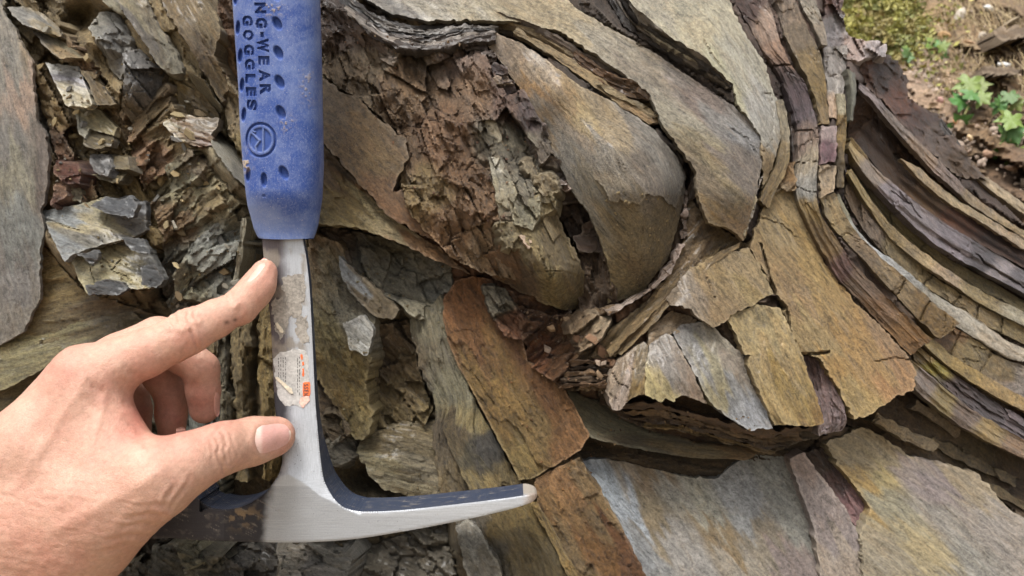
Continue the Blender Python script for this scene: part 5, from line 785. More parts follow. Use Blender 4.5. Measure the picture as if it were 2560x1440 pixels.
def build_head():
    step = 3.; o = resample(smooth_line(np.array(HO + HO[:1], float), 1400), 2.)
    lo = o.min(0) - step; hi = o.max(0) + step
    X, Y = np.meshgrid(np.arange(lo[0], hi[0] + step, step), np.arange(lo[1], hi[1] + step, step)); ny, nx = X.shape
    keep = inside((X[:-1, :-1] + step / 2).ravel(), (Y[:-1, :-1] + step / 2).ravel(), o).reshape(ny - 1, nx - 1)
    ii, jj = np.nonzero(keep); a = ii * nx + jj; Q = np.stack([a, a + nx, a + nx + 1, a + 1], -1)
    used = np.unique(Q); rm = np.full(nx * ny, -1); rm[used] = np.arange(len(used)); Q = rm[Q]
    x = X.ravel()[used].copy(); y = Y.ravel()[used].copy()
    E = np.concatenate([Q[:, [0, 1]], Q[:, [1, 2]], Q[:, [2, 3]], Q[:, [3, 0]]]); key = np.sort(E, 1); k = key[:, 0].astype(np.int64) * len(used) + key[:, 1]
    uq, inv, cnt = np.unique(k, return_inverse=True, return_counts=True); BE = E[cnt[inv] == 1]; bv = np.unique(BE)
    for s0 in range(0, len(bv), 400):
        b = bv[s0:s0 + 400]; n_ = ((x[b, None] - o[None, :, 0]) ** 2 + (y[b, None] - o[None, :, 1]) ** 2).argmin(1); x[b] = o[n_, 0]; y[b] = o[n_, 1]
    ed = np.full(len(x), 9e9)
    for s0 in range(0, len(x), 2000): ed[s0:s0 + 2000] = np.sqrt(((x[s0:s0 + 2000, None] - o[None, ::3, 0]) ** 2 + (y[s0:s0 + 2000, None] - o[None, ::3, 1]) ** 2).min(1))
    d = hammer_front(x, y) + .55 * np.clip(1 - ed / 5, 0, 1) ** 2 + .12 * fbm(x / 60, y / 60, 8, 3)
    bright = np.array([.42, .435, .455]); lac_refl = np.array([.036, .033, .037]); grime = np.array([.27, .235, .19])
    wx = x + 7 * fbm(x / 25, y / 25, 4, 4); wy = y + 12 * fbm(x / 25, y / 25, 5, 4)
    # dark lacquer and reflection, both painted into the tint: left strip of the shaft and the left arm of the head
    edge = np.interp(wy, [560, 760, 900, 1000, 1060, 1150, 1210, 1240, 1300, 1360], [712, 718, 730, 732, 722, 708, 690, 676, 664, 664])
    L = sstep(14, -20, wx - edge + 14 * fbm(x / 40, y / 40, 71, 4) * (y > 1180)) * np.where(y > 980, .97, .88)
    T = bright * (1 - L[:, None]) + (np.array([.065, .045, .045]) * (y < 980)[:, None] + lac_refl * (y >= 980)[:, None]) * L[:, None]
    gm = sstep(.05, .3, fbm(x / 34, y / 46, 12, 4)) * sstep(600, 640, y) * sstep(1030, 860, y) * sstep(776, 756, x)
    T = T * (1 - .75 * gm[:, None]) + grime * .75 * gm[:, None]
    gm2 = sstep(.12, .3, fbm(x / 18, y / 16, 22, 3)) * np.exp(-(((x - 605) / 45) ** 2 + ((y - 1290) / 26) ** 2))
    gm2 = gm2 * .7; T = T * (1 - gm2[:, None]) + np.array([.34, .24, .14]) * gm2[:, None]
    su = x * .9 + y * .45; sv = y * .9 - x * .45
    scr = (sstep(.50, .56, fbm(su / 90, sv / 2.6, 61, 2)) * sstep(.0, .3, fbm(x / 30, y / 30, 66, 2)) * .45 + sstep(.25, .5, fbm(x / 20, y / 14, 62, 5)) * .16) * (y > 1150) * (x < 700)
    T = T * (1 - scr[:, None]) + np.array([.30, .26, .22]) * scr[:, None]
    tip = sstep(1300, 1345, x + 10 * fbm(x / 8, y / 8, 3, 2)); T = T * (1 - .6 * tip[:, None]) + np.array([.42, .27, .15]) * .6 * tip[:, None]
    hd = (y > 1215) & (x > 560); hm = inside(x, y, [(560, 1250), (640, 1216), (720, 1185), (760, 1207), (801, 1240), (859, 1268), (900, 1290), (1400, 1290), (1400, 1400), (500, 1400)]); T = np.where((hd & hm)[:, None], T * (.80 + .16 * np.clip((x - 850) / 400, 0, 1))[:, None], T)  # head facet tinted darker than the shaft: shade of its tilt painted in
    n0 = len(x); G0 = np.stack([x * .165 * .3 + y * .165, x * .165, d], -1)
    G0 = np.where(((y > 1200) & (d < 3))[:, None], np.stack([x * .165, y * .165, d], -1), G0)
    PX, PY, PD, PT, PG = [x], [y], [d], [T], [G0]; F = [Q]; fm = [np.zeros(len(Q), int)]
    mp = np.full(n0, -1); mp[bv] = np.arange(len(bv)); nb = len(bv); prev = None; base = n0; bk = hammer_back(x, y)
    for r in range(1, 6):
        t = r / 5; sd = d[bv] + (bk[bv] - d[bv]) * t; kk = (330 + d[bv]) / (330 + sd); dz = (1 - (2 * t - 1) ** 2) * 1.2
        PX.append(1280 + (x[bv] - 1280) * kk); PY.append(720 + (y[bv] - 720) * kk - dz * 0); PD.append(sd); PT.append(np.where((x[bv] > 1290)[:, None], np.array([.40, .36, .31]), np.array([.02, .03, .06]))); PG.append(np.stack([(x[bv] + y[bv] * .7) * .165, sd, y[bv] * .05], -1))
        cur = base + mp
        p_ = np.arange(n0) if prev is None else prev
        F.append(np.stack([p_[BE[:, 1]], p_[BE[:, 0]], cur[BE[:, 0]], cur[BE[:, 1]]], -1)); fm.append(np.where(x[BE[:, 0]] > 1310, 0, 1)); prev = cur; base += nb
    kk = (330 + d) / (330 + bk); PX.append(1280 + (x - 1280) * kk); PY.append(720 + (y - 720) * kk); PD.append(bk); PT.append(np.tile([.02, .03, .06], (n0, 1))); PG.append(G0)
    F.append(Q[:, ::-1] + base); fm.append(np.ones(len(Q), int))
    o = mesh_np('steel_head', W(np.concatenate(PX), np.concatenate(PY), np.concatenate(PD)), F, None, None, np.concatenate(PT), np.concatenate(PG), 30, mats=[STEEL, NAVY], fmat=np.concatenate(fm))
    return reparent(o, hammer)
build_head()
def glyph_tris(ch, bold=.05):
    cu = bpy.data.curves.new('glyph', 'FONT'); cu.body = ch; cu.size = 1; cu.offset = bold; ob = bpy.data.objects.new('glyph', cu); COL.objects.link(ob)
    bpy.context.view_layer.update(); me = ob.evaluated_get(bpy.context.evaluated_depsgraph_get()).to_mesh(); me.calc_loop_triangles()
    v = np.array([q.co[:2] for q in me.vertices]); t = np.array([q.vertices[:] for q in me.loop_triangles])
    bpy.data.objects.remove(ob); bpy.data.curves.remove(cu)
    lo, hi = v.min(0), v.max(0); return (v - lo) / np.maximum(hi - lo, 1e-6), t, (hi - lo)
def in_tris(u, w, v, t):
    r = np.zeros(u.shape, bool)
    for a, b, c in v[t]:
        d1 = (u - b[0]) * (a[1] - b[1]) - (a[0] - b[0]) * (w - b[1]); d2 = (u - c[0]) * (b[1] - c[1]) - (b[0] - c[0]) * (w - c[1]); d3 = (u - a[0]) * (c[1] - a[1]) - (c[0] - a[0]) * (w - a[1])
        r |= ~(((d1 < 0) | (d2 < 0) | (d3 < 0)) & ((d1 > 0) | (d2 > 0) | (d3 > 0)))
    return r
def build_grip():
    LE = np.array([(-420, 575), (-200, 580), (0, 588), (86, 594), (215, 603), (318, 607), (409, 614), (516, 625), (572, 637), (590, 645), (596, 650)], float)
    RE = np.array([(-420, 790), (-200, 793), (0, 797), (129, 801), (301, 804), (409, 806), (495, 802), (560, 795), (585, 788), (594, 784)], float)
    ys = np.concatenate([np.arange(-420, 0, 6.), np.arange(0, 597, 1.5)]); nt = 150
    t = np.linspace(-1, 1, nt); t = np.sin(t * math.pi / 2) * .55 + t * .45
    L_ = np.interp(ys, LE[:, 0], LE[:, 1]); R_ = np.interp(ys, RE[:, 0], RE[:, 1])
    yy = np.broadcast_to(ys[:, None], (len(ys), nt)).copy(); x = (L_ + R_)[:, None] / 2 + (R_ - L_)[:, None] / 2 * t[None]
    yy += np.where(ys[:, None] > 585, 3.0 * (1 - t[None] ** 2) * (ys[:, None] - 585) / 11, 0)
    end = sstep(470, 596, ys)[:, None]
    th = 13 - 7.5 * end; mid = 10.
    prof = (1 - np.abs(t) ** 2.7) ** (1 / 2.7)
    d = mid - th * prof[None]
    rec = np.zeros_like(d)
    def line(txt, ysc, x0, slope):
        for ch, cy in zip(txt, ysc):
            v, tr, ext = glyph_tris(ch); cx = x0 + slope * cy; hgt = 27. if ch != '-' else 7; wid = {'W': 34, 'A': 29, '-': 12, 'I': 8, 'L': 22, 'E': 22}.get(ch, 26.)
            m = (np.abs(yy - cy) < 22) & (np.abs(x - cx) < 20)
            if not m.any(): continue
            u = (yy[m] - cy) / wid + .5; w = (x[m] - slope * (yy[m] - cy) - cx) / hgt + .5
            rec[m] = np.maximum(rec[m], .95 * in_tris(u, w, v, tr))
    line('WARNING-WEAR', [-146, -108, -72, -40, -20, 0 - 8, 22, 58, 86, 114, 150, 187] if False else [-190, -152, -116, -84, -60, -18 + 38 - 38, 57 - 0, 84, 113, 149, 187, 222] if False else [-165, -125, -90, -62, -42, 20 - 0, 58, 87, 114, 152, 189, 224], 674, .058)
    line('SAFETY', [-190, -152, -116, -80, -45, -10], 640, .05)
    line('GOGGLES', [52, 88, 125, 161, 197, 230, 263], 639.5, .05)
    def oval(cx, cy, rx, ry, ang, dep=1.5):
        c, s_ = math.cos(math.radians(ang)), math.sin(math.radians(ang)); a = (x - cx) * c + (yy - cy) * s_; b = -(x - cx) * s_ + (yy - cy) * c
        q = np.sqrt((a / rx) ** 2 + (b / ry) ** 2); rec[:] = np.maximum(rec, dep * (1 - sstep(.62, 1.02, q)))
    for cx, cy in ((715, 59), (718, 132), (721, 205), (724, 281), (731, 432), (711, -14), (708, -88), (705, -160)): oval(cx, cy, 11, 20, -24)
    for cx, cy in ((614, 70), (620, 140), (624, 213), (629, 287), (640, 437), (608, -4), (604, -76), (600, -150)): oval(cx, cy, 8, 20, 8)
    oval(683, 450, 8.5, 20, -2); oval(682, 490, 5, 5, 0, .35)
    q = np.sqrt(((x - 674) / 39.5) ** 2 + ((yy - 350) / 44) ** 2)
    rec[:] = np.maximum(rec, .8 * sstep(.84, .89, q) * sstep(1.03, .97, q))
    inn = .5 * sstep(.72, .66, q)
    def bar(a, b, w):
        nonlocal inn
        inn = inn * (1 - sstep(w + 1.2, w - .6, seg_dist(x, yy, [a, b])))
    bar((681, 322), (681, 379), 2.2); bar((652, 332), (672, 351), 2.2); bar((672, 351), (661, 366), 2.2); bar((661, 366), (665, 381), 2.0); bar((650, 326), (660, 330), 2.)
    rec[:] = np.maximum(rec, inn)
    d = d + rec * 1.25 + .10 * fbm(x / 50, yy / 50, 31, 3)
    base = srgb((36, 64, 128)); dusty = srgb((104, 122, 164))
    dn = np.clip(.08 + .85 * fbm(x / 110, yy / 110, 41, 4) + .55 * sstep(60, -40, yy) * sstep(640, 760, x) + .5 * sstep(470, 600, yy) + .25 * sstep(.75, 1, -t)[None], 0, .8) * np.clip(1 - rec * 2.2, 0, 1)
    T = base[None, None] * (1 - dn[..., None]) + dusty * dn[..., None]
    dirt = sstep(.0, .35, fbm(x / 9, yy / 9, 51, 3) + .2) * np.exp(-(((x - 630) / 20) ** 2 + ((yy - 405) / 26) ** 2)) + .8 * sstep(.2, .4, fbm(x / 6, yy / 6, 52, 3)) * (np.exp(-(((x - 738) / 14) ** 2 + ((yy - 308) / 18) ** 2)) + np.exp(-(((x - 700) / 30) ** 2 + ((yy - 22) / 14) ** 2)) + .7 * np.exp(-(((x - 785) / 14) ** 2 + ((yy - 215) / 40) ** 2)))
    dirt = np.clip(dirt, 0, 1); T = T * (1 - dirt[..., None]) + srgb((168, 148, 112)) * dirt[..., None]; d = d - dirt * .35
    n, m = d.shape; f = np.arange(n * m).reshape(n, m)
    xb = x.copy(); db = mid + th * prof[None] + 0 * d; kk = (330 + mid) / (330 + db); xb = 1280 + (x - 1280) * kk; yb = 720 + (yy - 720) * kk
    kf = (330 + mid) / (330 + d); x = 1280 + (x - 1280) * (1 + (kf - 1) * 1.0); yy2 = 720 + (yy - 720) * 1.0
    Qf = np.stack([f[:-1, :-1], f[1:, :-1], f[1:, 1:], f[:-1, 1:]], -1).reshape(-1, 4)
    off = n * m; xb2, yb2, db2 = xb[:, ::6], yb[:, ::6], db[:, ::6]
    cols = np.arange(0, m, 6)
    if cols[-1] != m - 1: xb2 = np.hstack([xb2, xb[:, -1:]]); yb2 = np.hstack([yb2, yb[:, -1:]]); db2 = np.hstack([db2, db[:, -1:]])
    mb = xb2.shape[1]; g = off + np.arange(n * mb).reshape(n, mb)
    Qb = np.stack([g[:-1, 1:], g[1:, 1:], g[1:, :-1], g[:-1, :-1]], -1).reshape(-1, 4)
    # end ring towards the steel
    el = off + n * mb; xe = 730 + (x[-1] - 730) * .80; ye = yy2[-1] - 2; de = 8 + (d[-1] - 8) * .35; e = el + np.arange(m)
    Qe = np.stack([f[-1, :-1], e[:-1], e[1:], f[-1, 1:]], -1)
    V = W(np.concatenate([x.ravel(), xb2.ravel(), xe]), np.concatenate([yy2.ravel(), yb2.ravel(), ye]), np.concatenate([d.ravel(), db2.ravel(), de]))
    TT = np.concatenate([T.reshape(-1, 3), np.tile(base, (n * mb, 1)), np.tile(base, (m, 1))])
    GG = np.concatenate([np.stack([x.ravel() * .165, yy2.ravel() * .165, d.ravel()], -1), np.stack([xb2.ravel() * .165, yb2.ravel() * .165, db2.ravel()], -1), np.stack([xe * .165, ye * .165, de], -1)])
    o = mesh_np('grip', V, [Qf, Qb, Qe], GRIP, None, TT, GG, 50)
    al = np.ones((len(V), 4), np.float32); al[:, :3] = TT; al[:n * m, 3] = np.clip(1 - rec.ravel() * 1.6, .12, 1); o.data.attributes['tint'].data.foreach_set('color', al.ravel())
    return reparent(o, hammer)
build_grip()
# torn label on the shaft
def flat_mat(name, col, rough=.5, noise=.25):
    M = N(name); tc = M.n('TexCoord').outputs['Object']; n = M.noise(tc, 900, 4, .7); n2 = M.noise(tc, 260, 3, .6)
    v = M.math('ADD', M.rng(n, .3, .7, 1 - noise, 1 + noise), M.rng(n2, .3, .7, -noise * .6, noise * .6))
    vm = M.n('VectorMath', operation='SCALE'); vm.inputs[0].default_value = col; M.set(vm.inputs[3], v); M.set(M.b.inputs['Base Color'], vm.outputs[0]); M.p(Roughness=rough); M.set(M.b.inputs['Normal'], M.bump(n, .2, .0004)); return M.m
FILM = flat_mat('label_film', (.42, .405, .38), .35); MAT['film'] = FILM; MAT['film_dirty'] = flat_mat('label_glue', (.27, .245, .21), .5, .4)
MAT['orange'] = flat_mat('orange_print', (.78, .16, .04), .5); MAT['pink'] = flat_mat('torn_pink_paper', (.75, .42, .34), .7); MAT['cream'] = flat_mat('curled_paper', (.62, .55, .42), .7); MAT['ink'] = flat_mat('black_print', (.05, .045, .045), .5, .1)
ROUGH['flat'] = {}
lab = poly('label', [(686, 900), (700, 880), (735, 872), (768, 880), (772, 960), (770, 1005), (758, 1022), (735, 1012), (712, 1016), (694, 990)], lambda x, y: hammer_front(x, y) - .16, (200, 196, 186), pre='flat', step=3, thick=.12, mat='film', jag=3, put=False, sharp=60)
reparent(lab, hammer)
for o_, m_, o in (([(704, 700), (735, 690), (762, 690), (764, 740), (750, 752), (752, 790), (730, 800), (716, 760)], 'film_dirty', .14), ([(684, 755), (706, 745), (722, 770), (722, 820), (700, 850), (686, 820)], 'film_dirty', .15), ([(738, 800), (764, 795), (768, 850), (750, 866), (742, 840)], 'film_dirty', .13)):
    g = poly('glue_patch', o_, (lambda q: (lambda x, y: hammer_front(x, y) - q))(o), (180, 170, 150), pre='flat', step=3, thick=.1, mat=m_, jag=7, put=False, sharp=60); reparent(g, hammer)
for nm, o_, m_, o in (('orange_panel', [(757, 957), (774, 955), (774, 990), (758, 992)], 'orange', .30), ('torn_corner', [(752, 996), (772, 990), (774, 1002), (764, 1010), (758, 1020), (748, 1008)], 'pink', .34), ('orange_mark', [(752, 888), (756, 886), (757, 898), (753, 900)], 'orange', .30), ('orange_mark', [(755, 906), (759, 904), (760, 914), (756, 916)], 'orange', .30), ('orange_mark', [(756, 922), (760, 921), (760, 940), (757, 941)], 'orange', .30), ('curled_strip', [(690, 945), (696, 944), (728, 972), (734, 984), (726, 984), (704, 962)], 'cream', .8), ('curled_strip', [(688, 808), (694, 806), (706, 822), (706, 832), (700, 828)], 'cream', .8)):
    g = poly(nm, o_, (lambda q: (lambda x, y: hammer_front(x, y) - q))(o), (200, 150, 120), pre='flat', step=2, thick=.12, mat=m_, jag=1.2, put=False, sharp=60); g.parent = lab
def print_text(txt, x0, y0, hgt, adv, off, mat):
    vs, fs = [], []
    for k, ch in enumerate(txt):
        v, t, ext = glyph_tris(ch, .02); b = sum(len(q) for q in vs)
        px = x0 + v[:, 1] * hgt; py = y0 + k * adv + v[:, 0] * adv * .78
        vs.append(W(px, py, hammer_front(px, py) - off)); fs.append(t + b)
    o = mesh_np('print', np.concatenate(vs), fs, MAT[mat]); o.parent = lab; return o
print_text('SSEN', 759, 960, 12, 7.6, .42, 'ink')
vs, fs = [], []
rp = random.Random(9)
for cx in (696, 702, 708, 714, 744, 749):
    y = 892 + rp.random() * 6
    while y < (950 if cx < 720 else 985):
        l = rp.uniform(2, 9); q = [(cx - .7, y), (cx + .7, y), (cx + .7, y + l), (cx - .7, y + l)]; b = len(vs)
        vs += [W(a, c, hammer_front(np.array([a]), np.array([c]))[0] - .3) for a, c in q]; fs.append([b, b + 1, b + 2, b + 3]); y += l + rp.uniform(2, 6)
o = mesh_np('small_print', np.array(vs), [np.array(fs)], MAT['ink']); o.parent = lab
# ------------------------------------------------------------------ the hand
RES = .75                                  # mm
MM = lambda x, y, d: W(x, y, d) * 1000
lo = np.array([-272., -78., -190.]); hi = np.array([-78., 52., 28.])
NS = np.ceil((hi - lo) / RES).astype(int) + 1
AX = [lo[i] + RES * np.arange(NS[i]) for i in range(3)]
def new_field(): return np.full(NS, 30., np.float32)
def cone(fld, a, b, ra, rb, k=3.):
    a = np.asarray(a, float); b = np.asarray(b, float); R_ = max(ra, rb) + max(k, 1) + 3
    i0 = np.maximum(((np.minimum(a, b) - R_ - lo) / RES).astype(int), 0); i1 = np.minimum(((np.maximum(a, b) + R_ - lo) / RES).astype(int) + 2, NS)
    if (i1 <= i0).any(): return
    sl = tuple(slice(i0[q], i1[q]) for q in range(3))
    X, Y, Z = np.meshgrid(*[AX[q][sl[q]].astype(np.float32) for q in range(3)], indexing='ij', sparse=True)
    ab = (b - a).astype(np.float32); L2 = float(ab @ ab) + 1e-6
    t = np.clip(((X - a[0]) * ab[0] + (Y - a[1]) * ab[1] + (Z - a[2]) * ab[2]) / L2, 0, 1)
    dd = np.sqrt((X - a[0] - t * ab[0]) ** 2 + (Y - a[1] - t * ab[1]) ** 2 + (Z - a[2] - t * ab[2]) ** 2) - (ra + (rb - ra) * t)
    smin(fld, dd, sl, k)
def smin(fld, dd, sl, k):
    f = fld[sl]
    if k <= 0: fld[sl] = np.minimum(f, dd); return
    h = np.clip(.5 + .5 * (f - dd) / k, 0, 1); fld[sl] = f + (dd - f) * h - k * h * (1 - h)
def chain(pts, k=2.5):
    f = new_field()
    for (x0, y0, d0, r0), (x1, y1, d1, r1) in zip(pts[:-1], pts[1:]): cone(f, MM(x0, y0, d0), MM(x1, y1, d1), r0, r1, k)
    return f
ALLS = (slice(None),) * 3
palm = chain([(213, 950, -27, 12.6), (110, 1100, -30, 15), (-20, 1290, -28, 20)], 4)
for pts in ([(188, 962, -10, 12.6), (60, 1130, -13, 15), (-60, 1310, -10, 20)], [(172, 985, 7, 12), (50, 1150, 6, 14), (-60, 1330, 6, 18)], [(172, 1020, 21, 10.5), (60, 1180, 20, 13), (-40, 1350, 18, 16)],
            [(-20, 1300, -24, 21), (60, 1420, -20, 29)], [(75, 1420, -20, 30), (-20, 1620, -16, 29), (-150, 1830, -10, 31)],
            [(150, 1330, -30, 19), (270, 1265, -34, 16.5), (385, 1203, -35, 13.6)], [(110, 1130, -30, 17), (210, 1230, -32, 18)], [(215, 1040, -28, 13), (290, 1160, -32, 14)],
            [(240, 1010, -26, 10), (296, 1140, -31, 10)], [(100, 1300, -34, 18), (200, 1340, -30, 20)], [(120, 1180, -6, 22), (40, 1330, 0, 24)], [(200, 1100, 10, 12), (180, 1240, 8, 16)]):
    for (x0, y0, d0, r0), (x1, y1, d1, r1) in zip(pts[:-1], pts[1:]): cone(palm, MM(x0, y0, d0), MM(x1, y1, d1), r0, r1, 9.)
idx = chain([(215, 948, -27, 12.4), (290, 915, -25, 10.2), (365, 883, -22, 9.2), (430, 853, -18.5, 8.4), (472, 832, -16, 8.3), (540, 796, -10.5, 7.5), (594, 768, -5.5, 6.3), (634, 730, -1.0, 6.4), (662, 680, 2.2, 5.2)], 2.)
cone(idx, MM(604, 770, -5), MM(652, 712, 0), 6.3, 6.1, 3)
cone(idx, MM(466, 812, -16), MM(480, 806, -15), 5.2, 4.6, 4)
thumb = chain([(270, 1262, -34, 16), (388, 1198, -37, 13.4), (470, 1158, -32, 11.3), (520, 1135, -27, 9.9), (556, 1120, -23, 9.5), (634, 1101, -11.5, 8.9), (694, 1087, -3.8, 7.0)], 2.5)
cone(thumb, MM(575, 1118, -18), MM(672, 1096, -4), 8.6, 7.6, 4)
mid = chain([(190, 960, -9, 12), (300, 893, -2, 9.8), (395, 846, 3, 9.0), (450, 882, 4, 8.2), (503, 922, 5, 7.3), (508, 975, 7, 6.9), (511, 1022, 9, 6.2)], 1.6)
ring = chain([(178, 982, 7, 11.5), (290, 910, 12, 9.5), (368, 878, 16, 8.6), (405, 940, 17, 7.8), (428, 985, 18, 7.0), (428, 1035, 19, 6.6), (430, 1078, 20, 5.8)], 1.6)
pink = chain([(172, 1015, 20, 10), (260, 950, 26, 8.2), (305, 940, 29, 7.4), (334, 985, 30, 6.6), (345, 1025, 30, 6.0), (348, 1078, 30, 5.2)], 1.6)
H = palm
for f, k in ((pink, 2.), (ring, 2.), (mid, 2.5), (idx, 5.), (thumb, 6.)): smin(H, f, ALLS, k)
del palm, idx, thumb, mid, ring, pink
# broad hollows and tendons
def groove(a, b, ra, rb, k, dep=0):          # smooth subtraction of a round cone
    a = np.asarray(a, float); b = np.asarray(b, float); R_ = max(ra, rb) + k + 3
    i0 = np.maximum(((np.minimum(a, b) - R_ - lo) / RES).astype(int), 0); i1 = np.minimum(((np.maximum(a, b) + R_ - lo) / RES).astype(int) + 2, NS); sl = tuple(slice(i0[q], i1[q]) for q in range(3))
    X, Y, Z = np.meshgrid(*[AX[q][sl[q]].astype(np.float32) for q in range(3)], indexing='ij', sparse=True); ab = b - a; t = np.clip(((X - a[0]) * ab[0] + (Y - a[1]) * ab[1] + (Z - a[2]) * ab[2]) / (ab @ ab + 1e-6), 0, 1)
    dd = -(np.sqrt((X - a[0] - t * ab[0]) ** 2 + (Y - a[1] - t * ab[1]) ** 2 + (Z - a[2] - t * ab[2]) ** 2) - (ra + (rb - ra) * t))
    f = H[sl]; h = np.clip(.5 - .5 * (f - dd) / k, 0, 1); H[sl] = f + (dd - f) * h + k * h * (1 - h)
# ---- surface nets
def surface_nets(F):
    s = F < 0; c = np.zeros(tuple(n - 1 for n in F.shape), np.uint8)
    for i in (0, 1):
        for j in (0, 1):
            for k in (0, 1): c += s[i:F.shape[0] - 1 + i, j:F.shape[1] - 1 + j, k:F.shape[2] - 1 + k]
    I = np.argwhere((c > 0) & (c < 8)); n = len(I); P = np.zeros((n, 3)); Wt = np.zeros(n)
    corners = [(i, j, k) for i in (0, 1) for j in (0, 1) for k in (0, 1)]
    val = {q: F[I[:, 0] + q[0], I[:, 1] + q[1], I[:, 2] + q[2]].astype(float) for q in corners}
    for q in corners:
        for ax in range(3):
            if q[ax]: continue
            r = list(q); r[ax] = 1; r = tuple(r); a, b = val[q], val[r]; m = (a < 0) != (b < 0); t = a / np.where(m, a - b, 1)
            p = np.tile(np.array(q, float), (n, 1)); p[:, ax] += np.where(m, t, 0); P += p * m[:, None]; Wt += m
    V = (I + P / Wt[:, None]) * RES + lo
    idm = np.full(c.shape, -1, np.int32); idm[I[:, 0], I[:, 1], I[:, 2]] = np.arange(n); Fs = []
    for ax in range(3):
        a, b = [(1, 2), (2, 0), (0, 1)][ax]; sh = [slice(None)] * 3; sh2 = [slice(None)] * 3; sh[ax] = slice(0, -1); sh2[ax] = slice(1, None)
        e = np.argwhere(s[tuple(sh)] != s[tuple(sh2)]); e = e[(e[:, a] > 0) & (e[:, b] > 0)]
        e = e[(e[:, a] < F.shape[a] - 1) & (e[:, b] < F.shape[b] - 1)]
        flip = s[tuple(e.T)]
        def g(da, db):
            q = e.copy(); q[:, a] -= da; q[:, b] -= db; return idm[q[:, 0], q[:, 1], q[:, 2]]
        f = np.stack([g(0, 0), g(1, 0), g(1, 1), g(0, 1)], -1); f[~flip] = f[~flip][:, ::-1]; Fs.append(f)
    return V, np.concatenate(Fs)
V, Fh = surface_nets(H)
def vert_normals(V, F):
    n = np.cross(V[F[:, 2]] - V[F[:, 0]], V[F[:, 3]] - V[F[:, 1]]); N_ = np.zeros_like(V)
    for k in range(4): np.add.at(N_, F[:, k], n)
    return N_ / (np.linalg.norm(N_, axis=1)[:, None] + 1e-9)
def relax(V, F, it, lam=.5):
    for _ in range(it):
        A = np.zeros_like(V); c = np.zeros(len(V))
        for k in range(4): np.add.at(A, F[:, k], V[F[:, (k + 1) % 4]] + V[F[:, k - 1]]); np.add.at(c, F[:, k], 2)
        V = V + lam * (A / c[:, None] - V)
    return V
V = relax(V, Fh, 3)
NV = vert_normals(V, Fh)
if (NV * (V - V.mean(0))).sum() < 0: Fh = Fh[:, ::-1]; NV = -NV
def topx(V):
    k = .165 * (330 + V[:, 1]) / 330; return V[:, 0] / k + 1280, 720 - V[:, 2] / k
hx_, hy_ = topx(V)
facing = np.clip(-NV[:, 1] * 1.6 + .45, 0, 1)
disp = np.zeros(len(V)); red = np.zeros(len(V))
def crease(line, w, dep, soft=.5, seed=0):
    global disp
    jx = hx_ + 4 * fbm(hx_ / 16, hy_ / 16, seed, 2); jy = hy_ + 4 * fbm(hx_ / 16, hy_ / 16, seed + 1, 2); q = seg_dist(jx, jy, line)
    fade = np.clip(.75 + .6 * fbm(hx_ / 40, hy_ / 40, seed + 5, 2), .25, 1) * sstep(0, 12, np.hypot(hx_ - line[0][0], hy_ - line[0][1])) * sstep(0, 12, np.hypot(hx_ - line[-1][0], hy_ - line[-1][1]))
    disp -= facing * dep * .72 * fade * (np.exp(-(q / w) ** 2) - soft * np.exp(-((q - 2.2 * w) / (1.3 * w)) ** 2)); return q
# index: knuckle folds, finger creases
for i, (l, w, dp) in enumerate((([(440, 782), (438, 800), (450, 818)], 4.5, 1.1), ([(455, 776), (453, 798), (462, 818)], 4.5, 1.2), ([(470, 770), (467, 792), (476, 812)], 4.5, 1.1), ([(425, 790), (424, 808), (434, 822)], 4, .8), ([(484, 768), (482, 786), (490, 800)], 4, .8), ([(478, 816), (486, 850), (499, 886)], 5, .75), ([(470, 830), (474, 860), (488, 890)], 4, .35), ([(410, 835), (440, 832), (468, 826)], 5, .35),
        ([(562, 732), (570, 748), (582, 760)], 4.5, 1.1), ([(573, 726), (581, 742), (590, 752)], 4.5, 1.0), ([(598, 768), (606, 790), (614, 814)], 5, .55), ([(586, 790), (590, 812), (598, 826)], 4, .3),
        ([(318, 925), (345, 948), (362, 944)], 9, .5), ([(225, 960), (290, 1015), (335, 1062), (370, 1106)], 10, .55), ([(215, 1000), (270, 1050), (335, 1096), (374, 1112)], 9, .35), ([(296, 940), (312, 975), (318, 1015)], 9, .4),
        ([(536, 1090), (548, 1110), (545, 1132), (556, 1160), (562, 1184)], 4.5, .75), ([(556, 1086), (565, 1105), (560, 1128), (572, 1162)], 4.5, .75), ([(575, 1088), (580, 1108), (574, 1130), (584, 1158)], 4, .6), ([(548, 1100), (560, 1118), (552, 1140)], 3.5, .45), ([(590, 1100), (588, 1120), (596, 1148)], 4, .4), ([(524, 1096), (532, 1124), (534, 1164)], 5, .4),
        ([(460, 1218), (440, 1245), (420, 1276)], 5, .8), ([(440, 1210), (420, 1240), (402, 1290)], 5, .7), ([(424, 1268), (385, 1262), (340, 1268)], 6, .6), ([(412, 1292), (370, 1285), (320, 1294)], 6, .65), ([(398, 1318), (355, 1310), (300, 1320)], 6, .55), ([(380, 1342), (330, 1338), (270, 1352)], 6, .5), ([(475, 1192), (464, 1224)], 5, .45), ([(360, 1366), (310, 1364), (260, 1380)], 6, .4))):
    crease(l, w, dp, .5, 200 + i)
# skin furrows of the wrist side and back of the hand
rot = lambda a: (hx_ * math.cos(a) + hy_ * math.sin(a), -hx_ * math.sin(a) + hy_ * math.cos(a))
u, v = rot(math.radians(10)); wr = sstep(1060, 1300, hy_ - .25 * (hx_ - 200))
disp += facing * wr * .13 * fbm(u / 34, v / 7, 301, 3) * 1.8
u, v = rot(math.radians(-60)); disp += facing * .10 * fbm(u / 40, v / 9, 302, 3) * (1 - .6 * wr)
disp += facing * .30 * fbm(hx_ / 60, hy_ / 60, 303, 2)
